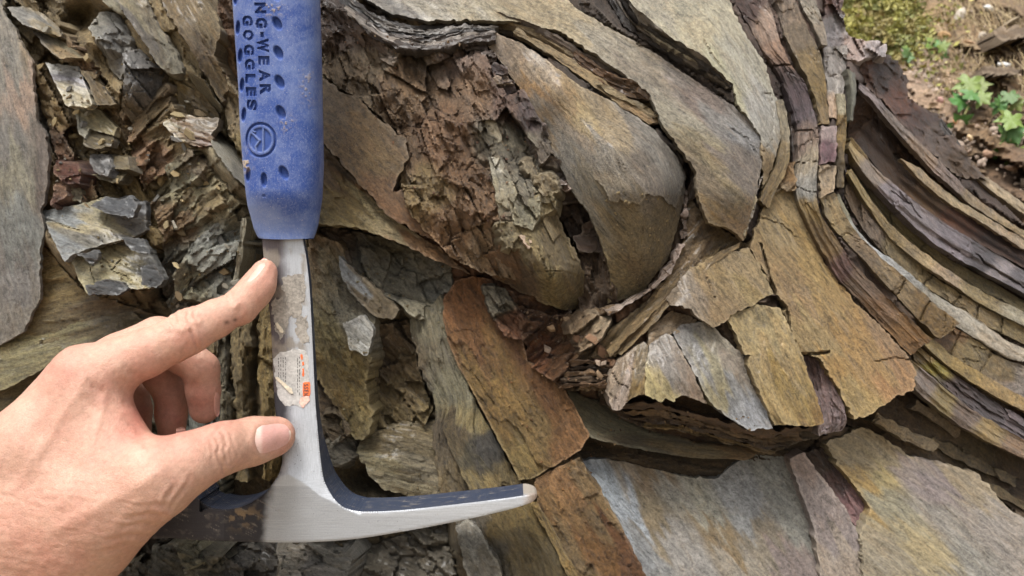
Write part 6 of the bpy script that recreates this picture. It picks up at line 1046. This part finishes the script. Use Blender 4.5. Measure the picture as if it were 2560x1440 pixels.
# tendon ridge and veins
for l, w, a in (([(215, 950), (130, 1080), (30, 1230)], 16, .5), ([(260, 1000), (230, 1120), (160, 1260)], 13, .45), ([(400, 1180), (300, 1240), (150, 1320)], 18, .6)):
    disp += facing * a * np.exp(-(seg_dist(hx_, hy_, l) / w) ** 2)
V = V + NV * disp[:, None]
# nail bed groove of the thumb
NAILS = [  # name, outline in photo px
 ('thumbnail', [(640, 1070), (655, 1060), (690, 1056), (716, 1060), (729, 1076), (731, 1094), (722, 1110), (700, 1124), (668, 1138), (650, 1138), (640, 1122), (635, 1096)], 0.3),
 ('fingernail', [(660, 644), (670, 652), (662, 672), (640, 696), (622, 708), (612, 704), (624, 684), (642, 660)], .3),
 ('fingernail', [(538, 978), (549, 985), (549, 1030), (543, 1042), (536, 1030), (534, 1000)], .3),
 ('fingernail', [(440, 1072), (458, 1066), (464, 1080), (456, 1094), (442, 1096)], .3)]
hx_, hy_ = topx(V)
NV = vert_normals(V, Fh)
for nm, o_, a in NAILS[:2]:
    ins = inside(hx_, hy_, o_) & (NV[:, 1] < .1); q = seg_dist(hx_, hy_, list(o_) + [o_[0]])
    V = V - NV * ((NV[:, 1] < .1) * np.where(ins, .5 * sstep(0, 8, q), -.22 * np.exp(-((q - 7) / 6) ** 2)))[:, None]
# colours of the skin
base = srgb((186, 146, 126)); redc = srgb((178, 118, 102)); pale = srgb((198, 164, 145)); tan = srgb((172, 128, 105))
hx_, hy_ = topx(V); NV = vert_normals(V, Fh)
r_ = np.zeros(len(V))
for cx, cy, rad, a in ((665, 690, 60, .5), (505, 1010, 90, .75), (430, 1050, 90, .8), (345, 1040, 70, .9), (150, 915, 70, .5), (472, 850, 40, .35), (690, 1090, 60, .45), (270, 980, 60, .45), (600, 800, 40, .4), (100, 1380, 160, .35), (340, 1090, 50, .6), (380, 930, 60, .5)):
    r_ = np.maximum(r_, a * np.exp(-(((hx_ - cx) ** 2 + (hy_ - cy) ** 2) / rad ** 2)))
r_ = np.clip(r_ + .34 * fbm(hx_ / 50, hy_ / 50, 401, 4) + .16 * fbm(hx_ / 12, hy_ / 12, 402, 3), 0, 1)
p_ = np.clip(.45 * fbm(hx_ / 70, hy_ / 70, 403, 3), 0, 1); t_ = np.clip(sstep(1180, 1400, hy_) * .5 + .3 * fbm(hx_ / 60, hy_ / 60, 404, 3), 0, 1)
T = base[None] * (1 - r_[:, None]) + redc * r_[:, None]; T = T * (1 - p_[:, None]) + pale * p_[:, None]; T = T * (1 - .6 * t_[:, None]) + tan * .6 * t_[:, None]
for cx, cy, rad in ((567, 806, 7), (588, 800, 6), (660, 660, 4)):
    q = np.exp(-(((hx_ - cx) / rad) ** 2 + ((hy_ - cy) / (rad * .7)) ** 2)); T = T * (1 - .8 * q[:, None]) + srgb((70, 45, 35)) * .8 * q[:, None]
def skin_mat():
    M = N('skin'); t = M.attr('tint').outputs['Color']; g = M.attr('grain').outputs['Vector']
    n1 = M.noise(g, .55, 5, .65); n2 = M.noise(g, 2.4, 3, .6)
    vo = M.n('TexVoronoi', feature='DISTANCE_TO_EDGE'); M.set(vo.inputs['Vector'], M.scale(g, (.75, .5, 1))); vo.inputs['Scale'].default_value = 1.5
    v = M.math('ADD', M.rng(n1, .3, .7, .86, 1.13), M.rng(n2, .3, .7, -.09, .09))
    vm = M.n('VectorMath', operation='SCALE'); M.set(vm.inputs[0], t); M.set(vm.inputs[3], v)
    fr = M.noise(g, 1.3, 2, .5)
    c = M.mix(M.rng(fr, .70, .76, 0, .35), vm.outputs[0], (.30, .14, .08))
    hr = M.noise(M.scale(g, (.25, 2.4, 1)), 1.1, 2, .5)
    c = M.mix(M.rng(hr, .70, .76, 0, .22), c, (.12, .07, .045))
    M.set(M.b.inputs['Base Color'], c)
    M.p(Roughness=M.rng(n2, .3, .7, .42, .56), Specular_IOR_Level=.38, Subsurface_Weight=.12, Subsurface_Scale=.0018)
    M.b.inputs['Subsurface Radius'].default_value = (1, .35, .2)
    h = M.math('ADD', M.math('MULTIPLY', M.math('MINIMUM', vo.outputs['Distance'], .12), 5.), M.math('ADD', M.math('MULTIPLY', n2, .8), n1))
    M.set(M.b.inputs['Normal'], M.bump(h, .36, .0005)); return M.m
SKIN = skin_mat()
ca, sa = math.cos(math.radians(35)), math.sin(math.radians(35))
G = np.stack([V[:, 0] * ca + V[:, 2] * sa, -V[:, 0] * sa + V[:, 2] * ca, V[:, 1]], -1)
hand = mesh_np('hand', V * .001, [Fh], SKIN, None, T, G)
tag(hand, 'bare left hand with index finger and thumb stretched along the hammer shaft, other fingers curled', 'hand')
# nails
def nail_mat():
    M = N('nail'); t = M.attr('tint').outputs['Color']; g = M.attr('grain').outputs['Vector']; n = M.noise(M.scale(g, (.1, 1.6, 1)), 1.2, 3, .5)
    vm = M.n('VectorMath', operation='SCALE'); M.set(vm.inputs[0], t); M.set(vm.inputs[3], M.rng(n, .3, .7, .94, 1.06)); M.set(M.b.inputs['Base Color'], vm.outputs[0])
    M.p(Roughness=.42, Specular_IOR_Level=.5, Subsurface_Weight=.1, Subsurface_Scale=.001); M.set(M.b.inputs['Normal'], M.bump(n, .1, .0004)); return M.m
NAIL = nail_mat()
front = V[NV[:, 1] < .25]; fx, fy = topx(front)
def nail(nm, o_, a, i):
    o = resample(smooth_line(np.array(list(o_) + [o_[0]], float), 90), 2.); c = o.mean(0); rings = 12; X, Y, Rr = [], [], []
    for k in range(rings + 1):
        q = c + (o - c) * (k / rings); X.append(q[:, 0]); Y.append(q[:, 1]); Rr.append(np.full(len(o), k / rings))
    X, Y, Rr = map(np.concatenate, (X, Y, Rr))
    sel = (np.abs(fx - c[0]) < 110) & (np.abs(fy - c[1]) < 110); sx, sy, sd = fx[sel], fy[sel], front[sel, 1]
    dn = np.zeros(len(X))
    for j in range(len(X)):
        w = 1 / (((sx - X[j]) ** 2 + (sy - Y[j]) ** 2) + 14.) ** 2; near = sd.copy(); dn[j] = (w * near).sum() / w.sum()
    dn = dn - (.75 if i == 0 else .5) * (1 - Rr ** 5) + .12 * Rr ** 5
    pk = srgb((203, 156, 146)); lu = srgb((220, 186, 174)); fe = srgb((232, 214, 198))
    if i == 0: tt = np.clip((X - 636) / 95, 0, 1); Tn = np.where((tt < .2)[:, None], lu, pk); Tn = np.where((tt > .93)[:, None], fe, Tn); bl = sstep(.14, .24, tt)[:, None]; Tn = np.where((tt < .5)[:, None], lu * (1 - bl) + pk * bl, Tn)
    else: Tn = np.tile(srgb((204, 152, 136)), (len(X), 1))
    n = len(o); F = []
    for k in range(rings):
        a_ = k * n + np.arange(n); b_ = (k + 1) * n + np.arange(n); F.append(np.stack([a_, b_, np.roll(b_, -1), np.roll(a_, -1)], -1))
    ob = mesh_np(nm, W(X, Y, dn), [np.concatenate(F)[:, ::-1]], NAIL, hand, Tn, np.stack([X * .165, Y * .165, dn], -1)); return ob
for i, (nm, o_, a) in enumerate(NAILS): nail(nm, o_, a, i)
# ------------------------------------------------------------------ loose flakes and chips over the outcrop
def chip_mesh(seed, flat=.3, n=5):
    """an angular flake: a broken polygon with one cleaved face and slanted sides"""
    r = random.Random(seed); ring = []; a0 = r.uniform(0, 6)
    for k in range(n):
        a = a0 + 2 * math.pi * (k + r.uniform(-.3, .3)) / n; q = r.uniform(.6, 1.15); ring.append((math.cos(a) * q * 1.25, math.sin(a) * q * .75))
    tx, ty = r.uniform(-.35, .35), r.uniform(-.35, .35); ox, oy = r.uniform(-.2, .2), r.uniform(-.2, .2)
    top = [(x * .9 + ox * .5, y * .9 + oy * .5, flat * (1 + tx * x + ty * y)) for x, y in ring]; bot = [(x, y, -flat * 1.5) for x, y in ring]
    m = 2 * n; vs = bot + top; fs = [(k, (k + 1) % n, n + (k + 1) % n, n + k) for k in range(n)] + [tuple(range(n, 2 * n)), tuple(range(n - 1, -1, -1))]
    me = bpy.data.meshes.new('rock_chip'); me.from_pydata([Vector(v) for v in vs], [], fs); me.materials.append(MAT['chip'])
    import bmesh
    bm = bmesh.new(); bm.from_mesh(me); bmesh.ops.subdivide_edges(bm, edges=[e for e in bm.edges if r.random() < .6], cuts=1)
    for v in bm.verts: v.co += Vector((r.uniform(-.07, .07), r.uniform(-.05, .05), r.uniform(-.05, .05)))
    bmesh.ops.triangulate(bm, faces=bm.faces[:]); bm.to_mesh(me); bm.free(); me.update(); return me
CH = [chip_mesh(40 + i, .14 + .10 * (i % 4), 4 + i % 3) for i in range(12)]
rc = random.Random(21); nchip = 0
def scatter(area, count, smin_, smax_, ang, cols, sink=1.6):
    global nchip
    xs = [p[0] for p in area]; ys = [p[1] for p in area]
    k = 0
    while k < count:
        x = rc.uniform(min(xs), max(xs)); y = rc.uniform(min(ys), max(ys))
        if not inside(np.array([x]), np.array([y]), area)[0]: continue
        k += 1; s_ = rc.uniform(smin_, smax_) ; d = zb_get(x, y)
        if d > 300: continue
        sc = s_ * .165e-3 * (330 + d) / 330
        o = bpy.data.objects.new('rock_chip', CH[rc.randrange(12)]); COL.objects.link(o)
        P = WV(x, y, d - sink * s_ * .165 * .12)
        o.location = P; a = -math.radians(ang + rc.uniform(-28, 28))
        o.rotation_euler = (Matrix.Rotation(a, 3, 'Y') @ Matrix.Rotation(math.radians(rc.uniform(-20, 20)), 3, 'X') @ Matrix.Rotation(math.radians(rc.uniform(-20, 20)), 3, 'Z') @ Matrix.Rotation(math.radians(90), 3, 'X')).to_euler()
        o.scale = (sc * rc.uniform(.8, 1.3), sc * rc.uniform(.7, 1.2), sc)
        c = srgb(hx(rc.choice(cols))) * rc.uniform(.75, 1.2); o.color = (*c, 1); o.parent = rock; nchip += 1
TANS = ['8f7d58', '98865f', '7a6848', '8b8678', 'a3936c', '6a5a40', '807c70', '6b6a66']
scatter([(80, 60), (230, 60), (430, 500), (400, 620), (330, 500), (240, 420), (130, 400)], 26, 7, 16, 55, TANS)
scatter([(330, 120), (440, 180), (600, 420), (630, 760), (430, 780), (400, 560)], 26, 7, 17, -35, TANS)
scatter([(1300, 800), (1530, 790), (1500, 980), (1330, 900)], 9, 10, 20, -40, ['7a5a40', '8f7558', '5c4630', '9a8674'])
# grit and crumbs lying in the hollows and on the ledges
TET = np.array([(0, 1, 2), (0, 3, 1), (1, 3, 2), (2, 3, 0), (4, 2, 1), (4, 0, 2), (4, 1, 0)])
vs, fs, cs = [], [], []; rg = random.Random(31)
ZONES = [([(90, 60), (330, 100), (600, 420), (600, 760), (300, 780), (130, 500)], 1100, TANS), ([(830, 60), (1190, 110), (1400, 470), (1230, 680), (1020, 480)], 700, ['86644a', '8f7558', '9a8468', '6b5040']), ([(790, 600), (1110, 660), (1100, 1240), (850, 1230)], 500, ['7f7050', '8b8468', '6c6048']),
         ([(1290, 760), (1540, 780), (1520, 1000), (1320, 930)], 400, ['7a5a40', '8f7558', '9a8674']), ([(1150, 700), (1470, 1090), (1600, 1440), (1430, 1440), (1330, 1200)], 350, ['9a7044', '83603a', 'a58458']), ([(1480, 1000), (2050, 1060), (2000, 1140), (1500, 1130)], 260, ['7a6444', '8d7450', '5c4a34']), ([(330, 1350), (1120, 1300), (1120, 1440), (330, 1440)], 300, ['6a675a', '8a867a', '54504a']), ([(1500, 480), (1720, 470), (1600, 740)], 160, ['94825c', 'a08c66'])]
for area, n, cols in ZONES:
    ax0, ax1 = min(p[0] for p in area), max(p[0] for p in area); ay0, ay1 = min(p[1] for p in area), max(p[1] for p in area)
    px = np.array([rg.uniform(ax0, ax1) for _ in range(n)]); py = np.array([rg.uniform(ay0, ay1) for _ in range(n)]); ok = inside(px, py, area) & (fbm(px / 50, py / 50, 88, 3) > -.1)
    for x, y in zip(px[ok], py[ok]):
        d = zb_get(x, y); r = rg.choice((2, 2.5, 3, 3.5, 5, 7)) * .165e-3 * (330 + d) / 330 * .7; P = WV(x, y, d - .2); b = len(vs); rot = Matrix.Rotation(rg.uniform(0, 6), 3, Vector((rg.uniform(-1, 1), rg.uniform(-1, 1), rg.uniform(-1, 1) + .01)).normalized())
        for q in ((1, 0, -.4), (-.6, .9, -.2), (-.5, -.8, -.3), (.1, 0, .9), (0, .1, -.8)): vs.append(tuple(P + rot @ Vector((q[0] * rg.uniform(.7, 1.6), q[1], q[2])) * r))
        fs.append(TET + b); c = srgb(hx(rg.choice(cols))) * rg.uniform(.7, 1.15); cs += [c] * 5
V_ = np.array(vs); F_ = np.concatenate(fs)
o = mesh_np('rock_crumbs', V_, [F_], MAT['crumb'], None, np.array(cs), V_ * 1000, 20); tag(o, 'small crumbs and grit of shale lying on the outcrop', kind='stuff')
# ------------------------------------------------------------------ the bank behind, its plants and stones
bank_d = tps([(2080, 60, 560), (2200, 150, 520), (2330, 330, 430), (2560, 520, 330), (2300, 0, 680), (2560, 0, 620), (2560, 200, 470), (2100, -500, 1500), (3000, -400, 1300), (3100, 300, 430), (3200, 900, 240), (2700, 1000, 190), (1800, -300, 1150), (1700, 500, 420), (1700, 1000, 230)])
SEED[0] = 9000
bank = poly('hillside', [(1500, -700), (3500, -700), (3500, 1500), (1500, 1500)], lambda x, y: np.clip(bank_d(x, y), 120, 3000), C((2250, 200, '9a8470'), (2350, 230, 'a38c76'), (2200, 60, '84763f'), (2120, 30, '7f7440'), (2420, 60, '846e50'), (2500, 100, '6a5842'), (2540, 250, '77644c'), (2450, 350, '7a6449'), (2540, 420, '705a44'), (2380, 160, '867254'), (2900, 300, '7a6850')),
      ang=20, pre='crumb', amp=3.6, step=7, thick=40, tone=(1.2, 1.18, 1.15), mat='crumb', jag=2, put=False, sharp=34)
bank.parent = None; bank['label'] = 'brown soil bank with gravel and moss behind the outcrop'; tag(bank, kind='structure')
BD = lambda x, y: float(np.clip(bank_d(np.array([x]), np.array([y])), 120, 3000)[0])
def stuff(name, verts, faces, cols, label=None):
    mats = {}
    o = mesh_np(name, np.array(verts), faces, MAT['crumb'], None, np.array(cols), np.array(verts) * 1000.); return tag(o, label, kind='stuff')
rs = random.Random(77)
def blob(c, r, squash=.7, seed=0):
    q = random.Random(seed); vs = []; f = (1 + 5 ** .5) / 2
    for v in ((-1, f, 0), (1, f, 0), (-1, -f, 0), (1, -f, 0), (0, -1, f), (0, 1, f), (0, -1, -f), (0, 1, -f), (f, 0, -1), (f, 0, 1), (-f, 0, -1), (-f, 0, 1)):
        vs.append(Vector(v).normalized() * r * q.uniform(.7, 1.25))
    M_ = Matrix.Rotation(q.uniform(0, 6), 3, Vector((q.random(), q.random(), q.random() + .1)).normalized()) @ Matrix.Diagonal((1.2, 1, squash))
    return [c + M_ @ v for v in vs]
ICO = np.array([(0, 11, 5), (0, 5, 1), (0, 1, 7), (0, 7, 10), (0, 10, 11), (1, 5, 9), (5, 11, 4), (11, 10, 2), (10, 7, 6), (7, 1, 8), (3, 9, 4), (3, 4, 2), (3, 2, 6), (3, 6, 8), (3, 8, 9), (4, 9, 5), (2, 4, 11), (6, 2, 10), (8, 6, 7), (9, 8, 1)])
vs, fs, cs = [], [], []
for i in range(2600):
    if i < 1500: x = rs.gauss(2330, 90); y = 215 + (x - 2330) * .42 + rs.gauss(0, 55)
    else: x = rs.uniform(2080, 2640); y = rs.uniform(-60, 560)
    r = rs.uniform(.8, 2.6) * (1 if rs.random() < .93 else 2.4) * 1e-3; b = len(vs)
    vs += blob(WV(x, y, BD(x, y) - 4), r, .6, i); fs.append(ICO + b); c = srgb(hx(rs.choice(['a39080', '8f7c68', 'b09c8a', '7d6a58', '96806a', 'a88f7c']))) * rs.uniform(.7, 1.2); cs += [c] * 12
stuff('gravel', vs, [np.concatenate(fs)], cs, 'loose pinkish tan gravel on the bank')
# leaves
def leaf_mat(name, col, tr=.35):
    M = N(name); inf = M.n('ObjectInfo'); tc = M.n('TexCoord').outputs['Object']; n = M.noise(tc, 60, 4, .6)
    hsv = M.n('HueSaturation'); hsv.inputs['Color'].default_value = (*col, 1); M.set(hsv.inputs['Value'], M.math('ADD', M.rng(n, .3, .7, .7, 1.25), M.rng(inf.outputs['Random'], 0, 1, -.15, .2))); M.set(hsv.inputs['Hue'], M.rng(inf.outputs['Random'], 0, 1, .48, .515))
    M.set(M.b.inputs['Base Color'], hsv.outputs[0]); M.p(Roughness=.42, Specular_IOR_Level=.5, Transmission_Weight=0.); M.set(M.b.inputs['Normal'], M.bump(n, .3, .001)); return M.m
LEAF = leaf_mat('green_leaf', (.065, .15, .032)); LEAF2 = leaf_mat('yellow_green_leaf', (.13, .19, .03)); STEM = leaf_mat('plant_stem', (.16, .17, .06))
def leaf_mesh(seed, mat):
    r = random.Random(seed); n = 30; vs = [(0, 0, 0), (0, .5, .03), (0, .95, -.06)]; rim = []
    for k in range(n):
        t = k / (n - 1); a = -math.pi * .92 + 2 * math.pi * .92 * t; lob = .62 + .20 * math.cos(5 * a) + .06 * math.cos(15 * a) + r.uniform(-.04, .04)
        x = math.sin(a) * lob * .8; y = .5 + math.cos(a) * lob * .72; rim.append((x, y, -.30 * x * x + .05 * math.sin(7 * a) - .14 * (y - .5) ** 2))
    vs += rim; fs = [(1, 3 + k, 4 + k) for k in range(n - 1)] + [(0, 3, 1), (0, 1, 3 + n - 1)]
    me = bpy.data.meshes.new('leaf'); me.from_pydata(vs, [], [f[::-1] for f in fs]); me.materials.append(mat); me.update()
    for p in me.polygons: p.use_smooth = True
    return me
LM = [leaf_mesh(i, LEAF if i < 4 else LEAF2) for i in range(6)]
def leafy(px, py, leaves, label, lift=26):
    base = WV(px, py, BD(px, py) - 2); root = empty('leafy_plant', base, label, 'plant', 'green leafy plants on the bank')
    cu = []; vs, fs = [], []
    for (x, y, size, rot, yel) in leaves:
        d = BD(px, py) - lift - rs.uniform(0, 14); P = WV(x, y, d); mm = .165e-3 * (330 + d) / 330
        o = bpy.data.objects.new('leaf', LM[(4 + rs.randrange(2)) if yel else rs.randrange(4)]); COL.objects.link(o); o.parent = root; o.location = P - base
        # leaf surface mostly facing up and towards the viewer
        o.rotation_euler = (Matrix.Rotation(math.radians(rot), 3, 'Y') @ Matrix.Rotation(math.radians(90 - rs.uniform(15, 50)), 3, 'X') @ Matrix.Rotation(rs.uniform(-.3, .3), 3, 'Y')).to_euler(); o.scale = (size * mm,) * 3
        b = len(vs); q0 = Vector((0, 0, 0)); q1 = P - base; mid_ = (q0 + q1) / 2 + Vector((0, -.004, .006)); side = Vector((.0008, 0, 0)); up = Vector((0, .0008, 0))
        for q in (q0, mid_, q1): vs += [q - side, q + up, q + side]
        for s_ in (0, 3): fs += [(b + s_, b + s_ + 1, b + s_ + 4, b + s_ + 3), (b + s_ + 1, b + s_ + 2, b + s_ + 5, b + s_ + 4), (b + s_ + 2, b + s_, b + s_ + 3, b + s_ + 5)]
    me = bpy.data.meshes.new('stem'); me.from_pydata(vs, [], fs); me.materials.append(STEM); o = bpy.data.objects.new('stem', me); COL.objects.link(o); o.parent = root
leafy(2425, 262, [(2385, 262, 52, 60, 0), (2412, 285, 56, 175, 0), (2440, 232, 60, -20, 1), (2470, 222, 50, -50, 1), (2430, 250, 52, 20, 0), (2480, 245, 44, -80, 1), (2420, 212, 40, 10, 1)], 'bright green leafy plant growing on the gravel bank, larger and further left')
leafy(2535, 330, [(2500, 330, 48, 70, 0), (2525, 352, 60, 160, 0), (2540, 320, 56, -10, 1), (2510, 305, 42, 40, 1), (2560, 340, 56, -60, 0), (2545, 378, 46, 170, 1), (2500, 360, 46, 120, 0), (2575, 380, 50, -100, 1)], 'leafy green plant at the right edge of the photo')
leafy(2505, 265, [(2490, 262, 44, 70, 0), (2520, 268, 40, -70, 0), (2545, 250, 44, -40, 0), (2560, 262, 40, -70, 1)], 'small grey-green plant between the two larger leafy ones')
leafy(2340, 115, [(2330, 105, 34, 30, 1), (2350, 112, 34, -40, 0), (2372, 118, 30, -60, 1), (2318, 122, 30, 60, 1), (2360, 135, 28, 150, 0)], 'small pale plant at the lower edge of the yellow moss')
leafy(2275, 145, [(2262, 140, 26, 30, 0), (2280, 150, 26, -40, 0), (2270, 128, 22, 5, 1)], 'tiny green plant beside the dark top block of the outcrop', 14)
# moss and low yellow-green growth: too many leaves to count
vs, fs, cs = [], [], []
for i in range(9000):
    x = rs.gauss(2195, 80); y = rs.gauss(45, 62)
    if x < 2085 or y > 175 + (x - 2200) * .3: x = rs.uniform(2090, 2340); y = rs.uniform(-120, 90)
    cl = math.floor(x / 26) * 7 + math.floor(y / 22) * 13; q = random.Random(cl)
    h = q.uniform(0, 26); d = BD(x, y) - 3 - rs.random() ** .6 * (8 + h); P = WV(x, y, d); s_ = rs.uniform(1.6, 4.6) * 1e-3
    a = Vector((rs.gauss(0, 1), rs.gauss(0, 1), rs.gauss(0, 1))).normalized(); b_ = a.cross(Vector((rs.gauss(0, 1), rs.gauss(0, 1), rs.gauss(0, 1)))).normalized(); b = len(vs)
    vs += [P - a * s_, P + b_ * s_ * .5, P + a * s_, P - b_ * s_ * .5]; fs.append((b, b + 1, b + 2, b + 3)); c = srgb(hx(q.choice(['8d8a44', '7c7c3c', '9c9650', '6c6e34', '8a7e4a']) if rs.random() < .8 else rs.choice(['aaa060', '60602e', '86744a']))) * rs.uniform(.6, 1.25); cs += [c] * 4
LM_ = N('moss_leaf'); LM_.set(LM_.b.inputs['Base Color'], LM_.attr('tint').outputs['Color']); LM_.p(Roughness=.6)
o = mesh_np('moss', np.array([tuple(v) for v in vs]), [np.array(fs)], LM_.m, None, np.array(cs)); tag(o, 'yellow-green moss and low growth on the bank', kind='stuff')
# dry roots and stalks hanging over the bank
vs, fs, cs = [], [], []
for i in range(700):
    x = rs.uniform(2330, 2620); y = rs.uniform(-40, 230); d0 = BD(x, y) - rs.uniform(4, 30); L = rs.uniform(30, 110); a = math.radians(rs.gauss(70, 26)); w = rs.uniform(.25, .7) * 1e-3; pts = []
    for t in (0, .33, .66, 1):
        px_ = x + L * t * math.cos(a + .5 * (t - .5)); py_ = y + L * t * math.sin(a); pts.append(WV(px_, py_, max(d0 + (BD(px_, py_) - BD(x, y)) * .8 + 10 * math.sin(3 * t), BD(px_, py_) - 32)))
    b = len(vs)
    for p in pts: vs += [tuple(p + Vector((-w, 0, 0))), tuple(p + Vector((0, -w, w))), tuple(p + Vector((w, 0, 0)))]
    for k in range(3):
        s_ = b + 3 * k; fs += [(s_, s_ + 1, s_ + 4, s_ + 3), (s_ + 1, s_ + 2, s_ + 5, s_ + 4), (s_ + 2, s_, s_ + 3, s_ + 5)]
    cs += [srgb(hx(rs.choice(['a38f68', '8a7450', 'b09c78', '6f5a40']))) * rs.uniform(.7, 1.1)] * 12
o = mesh_np('dry_grass', np.array(vs), [np.array(fs)], LM_.m, None, np.array(cs)); tag(o, 'dry stalks and roots hanging over the bank', kind='stuff')
# single stones on the bank
STONE = rock_mat('bank_stone', .7, .1, .2, .5, .4, 2, obj=True)
def stone(x, y, w_, h_, col, label, rot=0, name='stone'):
    d = BD(x, y) - 14; mm = .165e-3 * (330 + d) / 330; bm_ = [tuple(v) for v in blob(Vector((0, 0, 0)), .5, .8, int(x + y))]
    me = bpy.data.meshes.new(name); me.from_pydata(bm_, [], [tuple(f) for f in ICO]); me.materials.append(STONE); o = bpy.data.objects.new(name, me); COL.objects.link(o)
    sb = o.modifiers.new('round', 'BEVEL'); sb.width = .08; sb.segments = 2
    o.location = WV(x, y, d); o.scale = (w_ * mm, w_ * mm * .7, h_ * mm); o.rotation_euler = (0, math.radians(rot), 0); o.color = (*srgb(hx(col)), 1)
    tag(o, label, 'stone', 'stones on the bank')
for a in ((2472, 22, 34, 20, 'd8d8d4', 'white stone at the top of the bank, among the dry roots', 10), (2512, 162, 38, 17, 'e0e0dc', 'white stone above the leafy plants, under the dark soil overhang', 12), (2352, 252, 30, 22, 'c89c94', 'pink stone beside the left leafy plant', 20), (2358, 92, 46, 28, 'a8865c', 'tan stone just below the yellow moss', 10), (2395, 305, 26, 18, 'c09068', 'small orange-tan pebble below the left leafy plant', 0), (2425, 345, 20, 22, 'd0b48c', 'cream pebble on the bare soil above the outcrop edge', 30),
          (2425, 110, 40, 16, 'b09070', 'flat brown stone between moss and dark soil pocket', 15), (2540, 210, 40, 26, '9c8468', 'brown stone at the right edge below the dark overhang', 10), (2520, 60, 70, 20, '8f8068', 'long grey-brown stone slab at the top right', -32), (2400, 40, 30, 50, 'b4aa9c', 'pale upright stone in the roots left of the white one', 30), (2500, 195, 36, 22, '8a7860', 'small dull stone under the lower white stone', 5), (2455, 90, 22, 40, 'a09484', 'narrow grey stone among dangling roots', 25), (2470, 385, 30, 20, 'a08068', 'reddish stone on the soil below the plants', 10), (2530, 420, 34, 18, '967c66', 'brown stone low on the soil at the right edge', 5)): stone(*a)
# dark soil pockets under little overhangs
for x, y, w_, h_ in ((2545, 96, 60, 20), (2500, 184, 46, 14)):
    SEED[0] += 1; R_ = poly('soil_ledge', [(x - w_, y - h_), (x, y - h_ * 1.4), (x + w_, y - h_ * .9), (x + w_, y + h_ * .1), (x + w_ * .2, y), (x - w_ * .8, y + h_ * .2)], [(x - w_, y, BD(x, y) - 50), (x + w_, y, BD(x, y) - 55), (x, y - h_ * 1.4, BD(x, y) - 6)], hx('6f5c44'), ang=10, pre='gritty', amp=4, step=4, thick=60, mat='crumb', jag=8, put=False); reparent(R_, bank)
# the wide ground
GM = rock_mat('gravel_ground', .8, .1, .3, .4, .3, 2, obj=False)
v = np.array([(-90, -90, -.62), (90, -90, -.62), (90, 90, -.62), (-90, 90, -.62)], float)
g = mesh_np('ground', v, [np.array([[0, 1, 2, 3]])], GM, None, np.tile(srgb((140, 126, 104)), (4, 1)), v * 200); tag(g, 'wide gravelly ground', kind='structure')
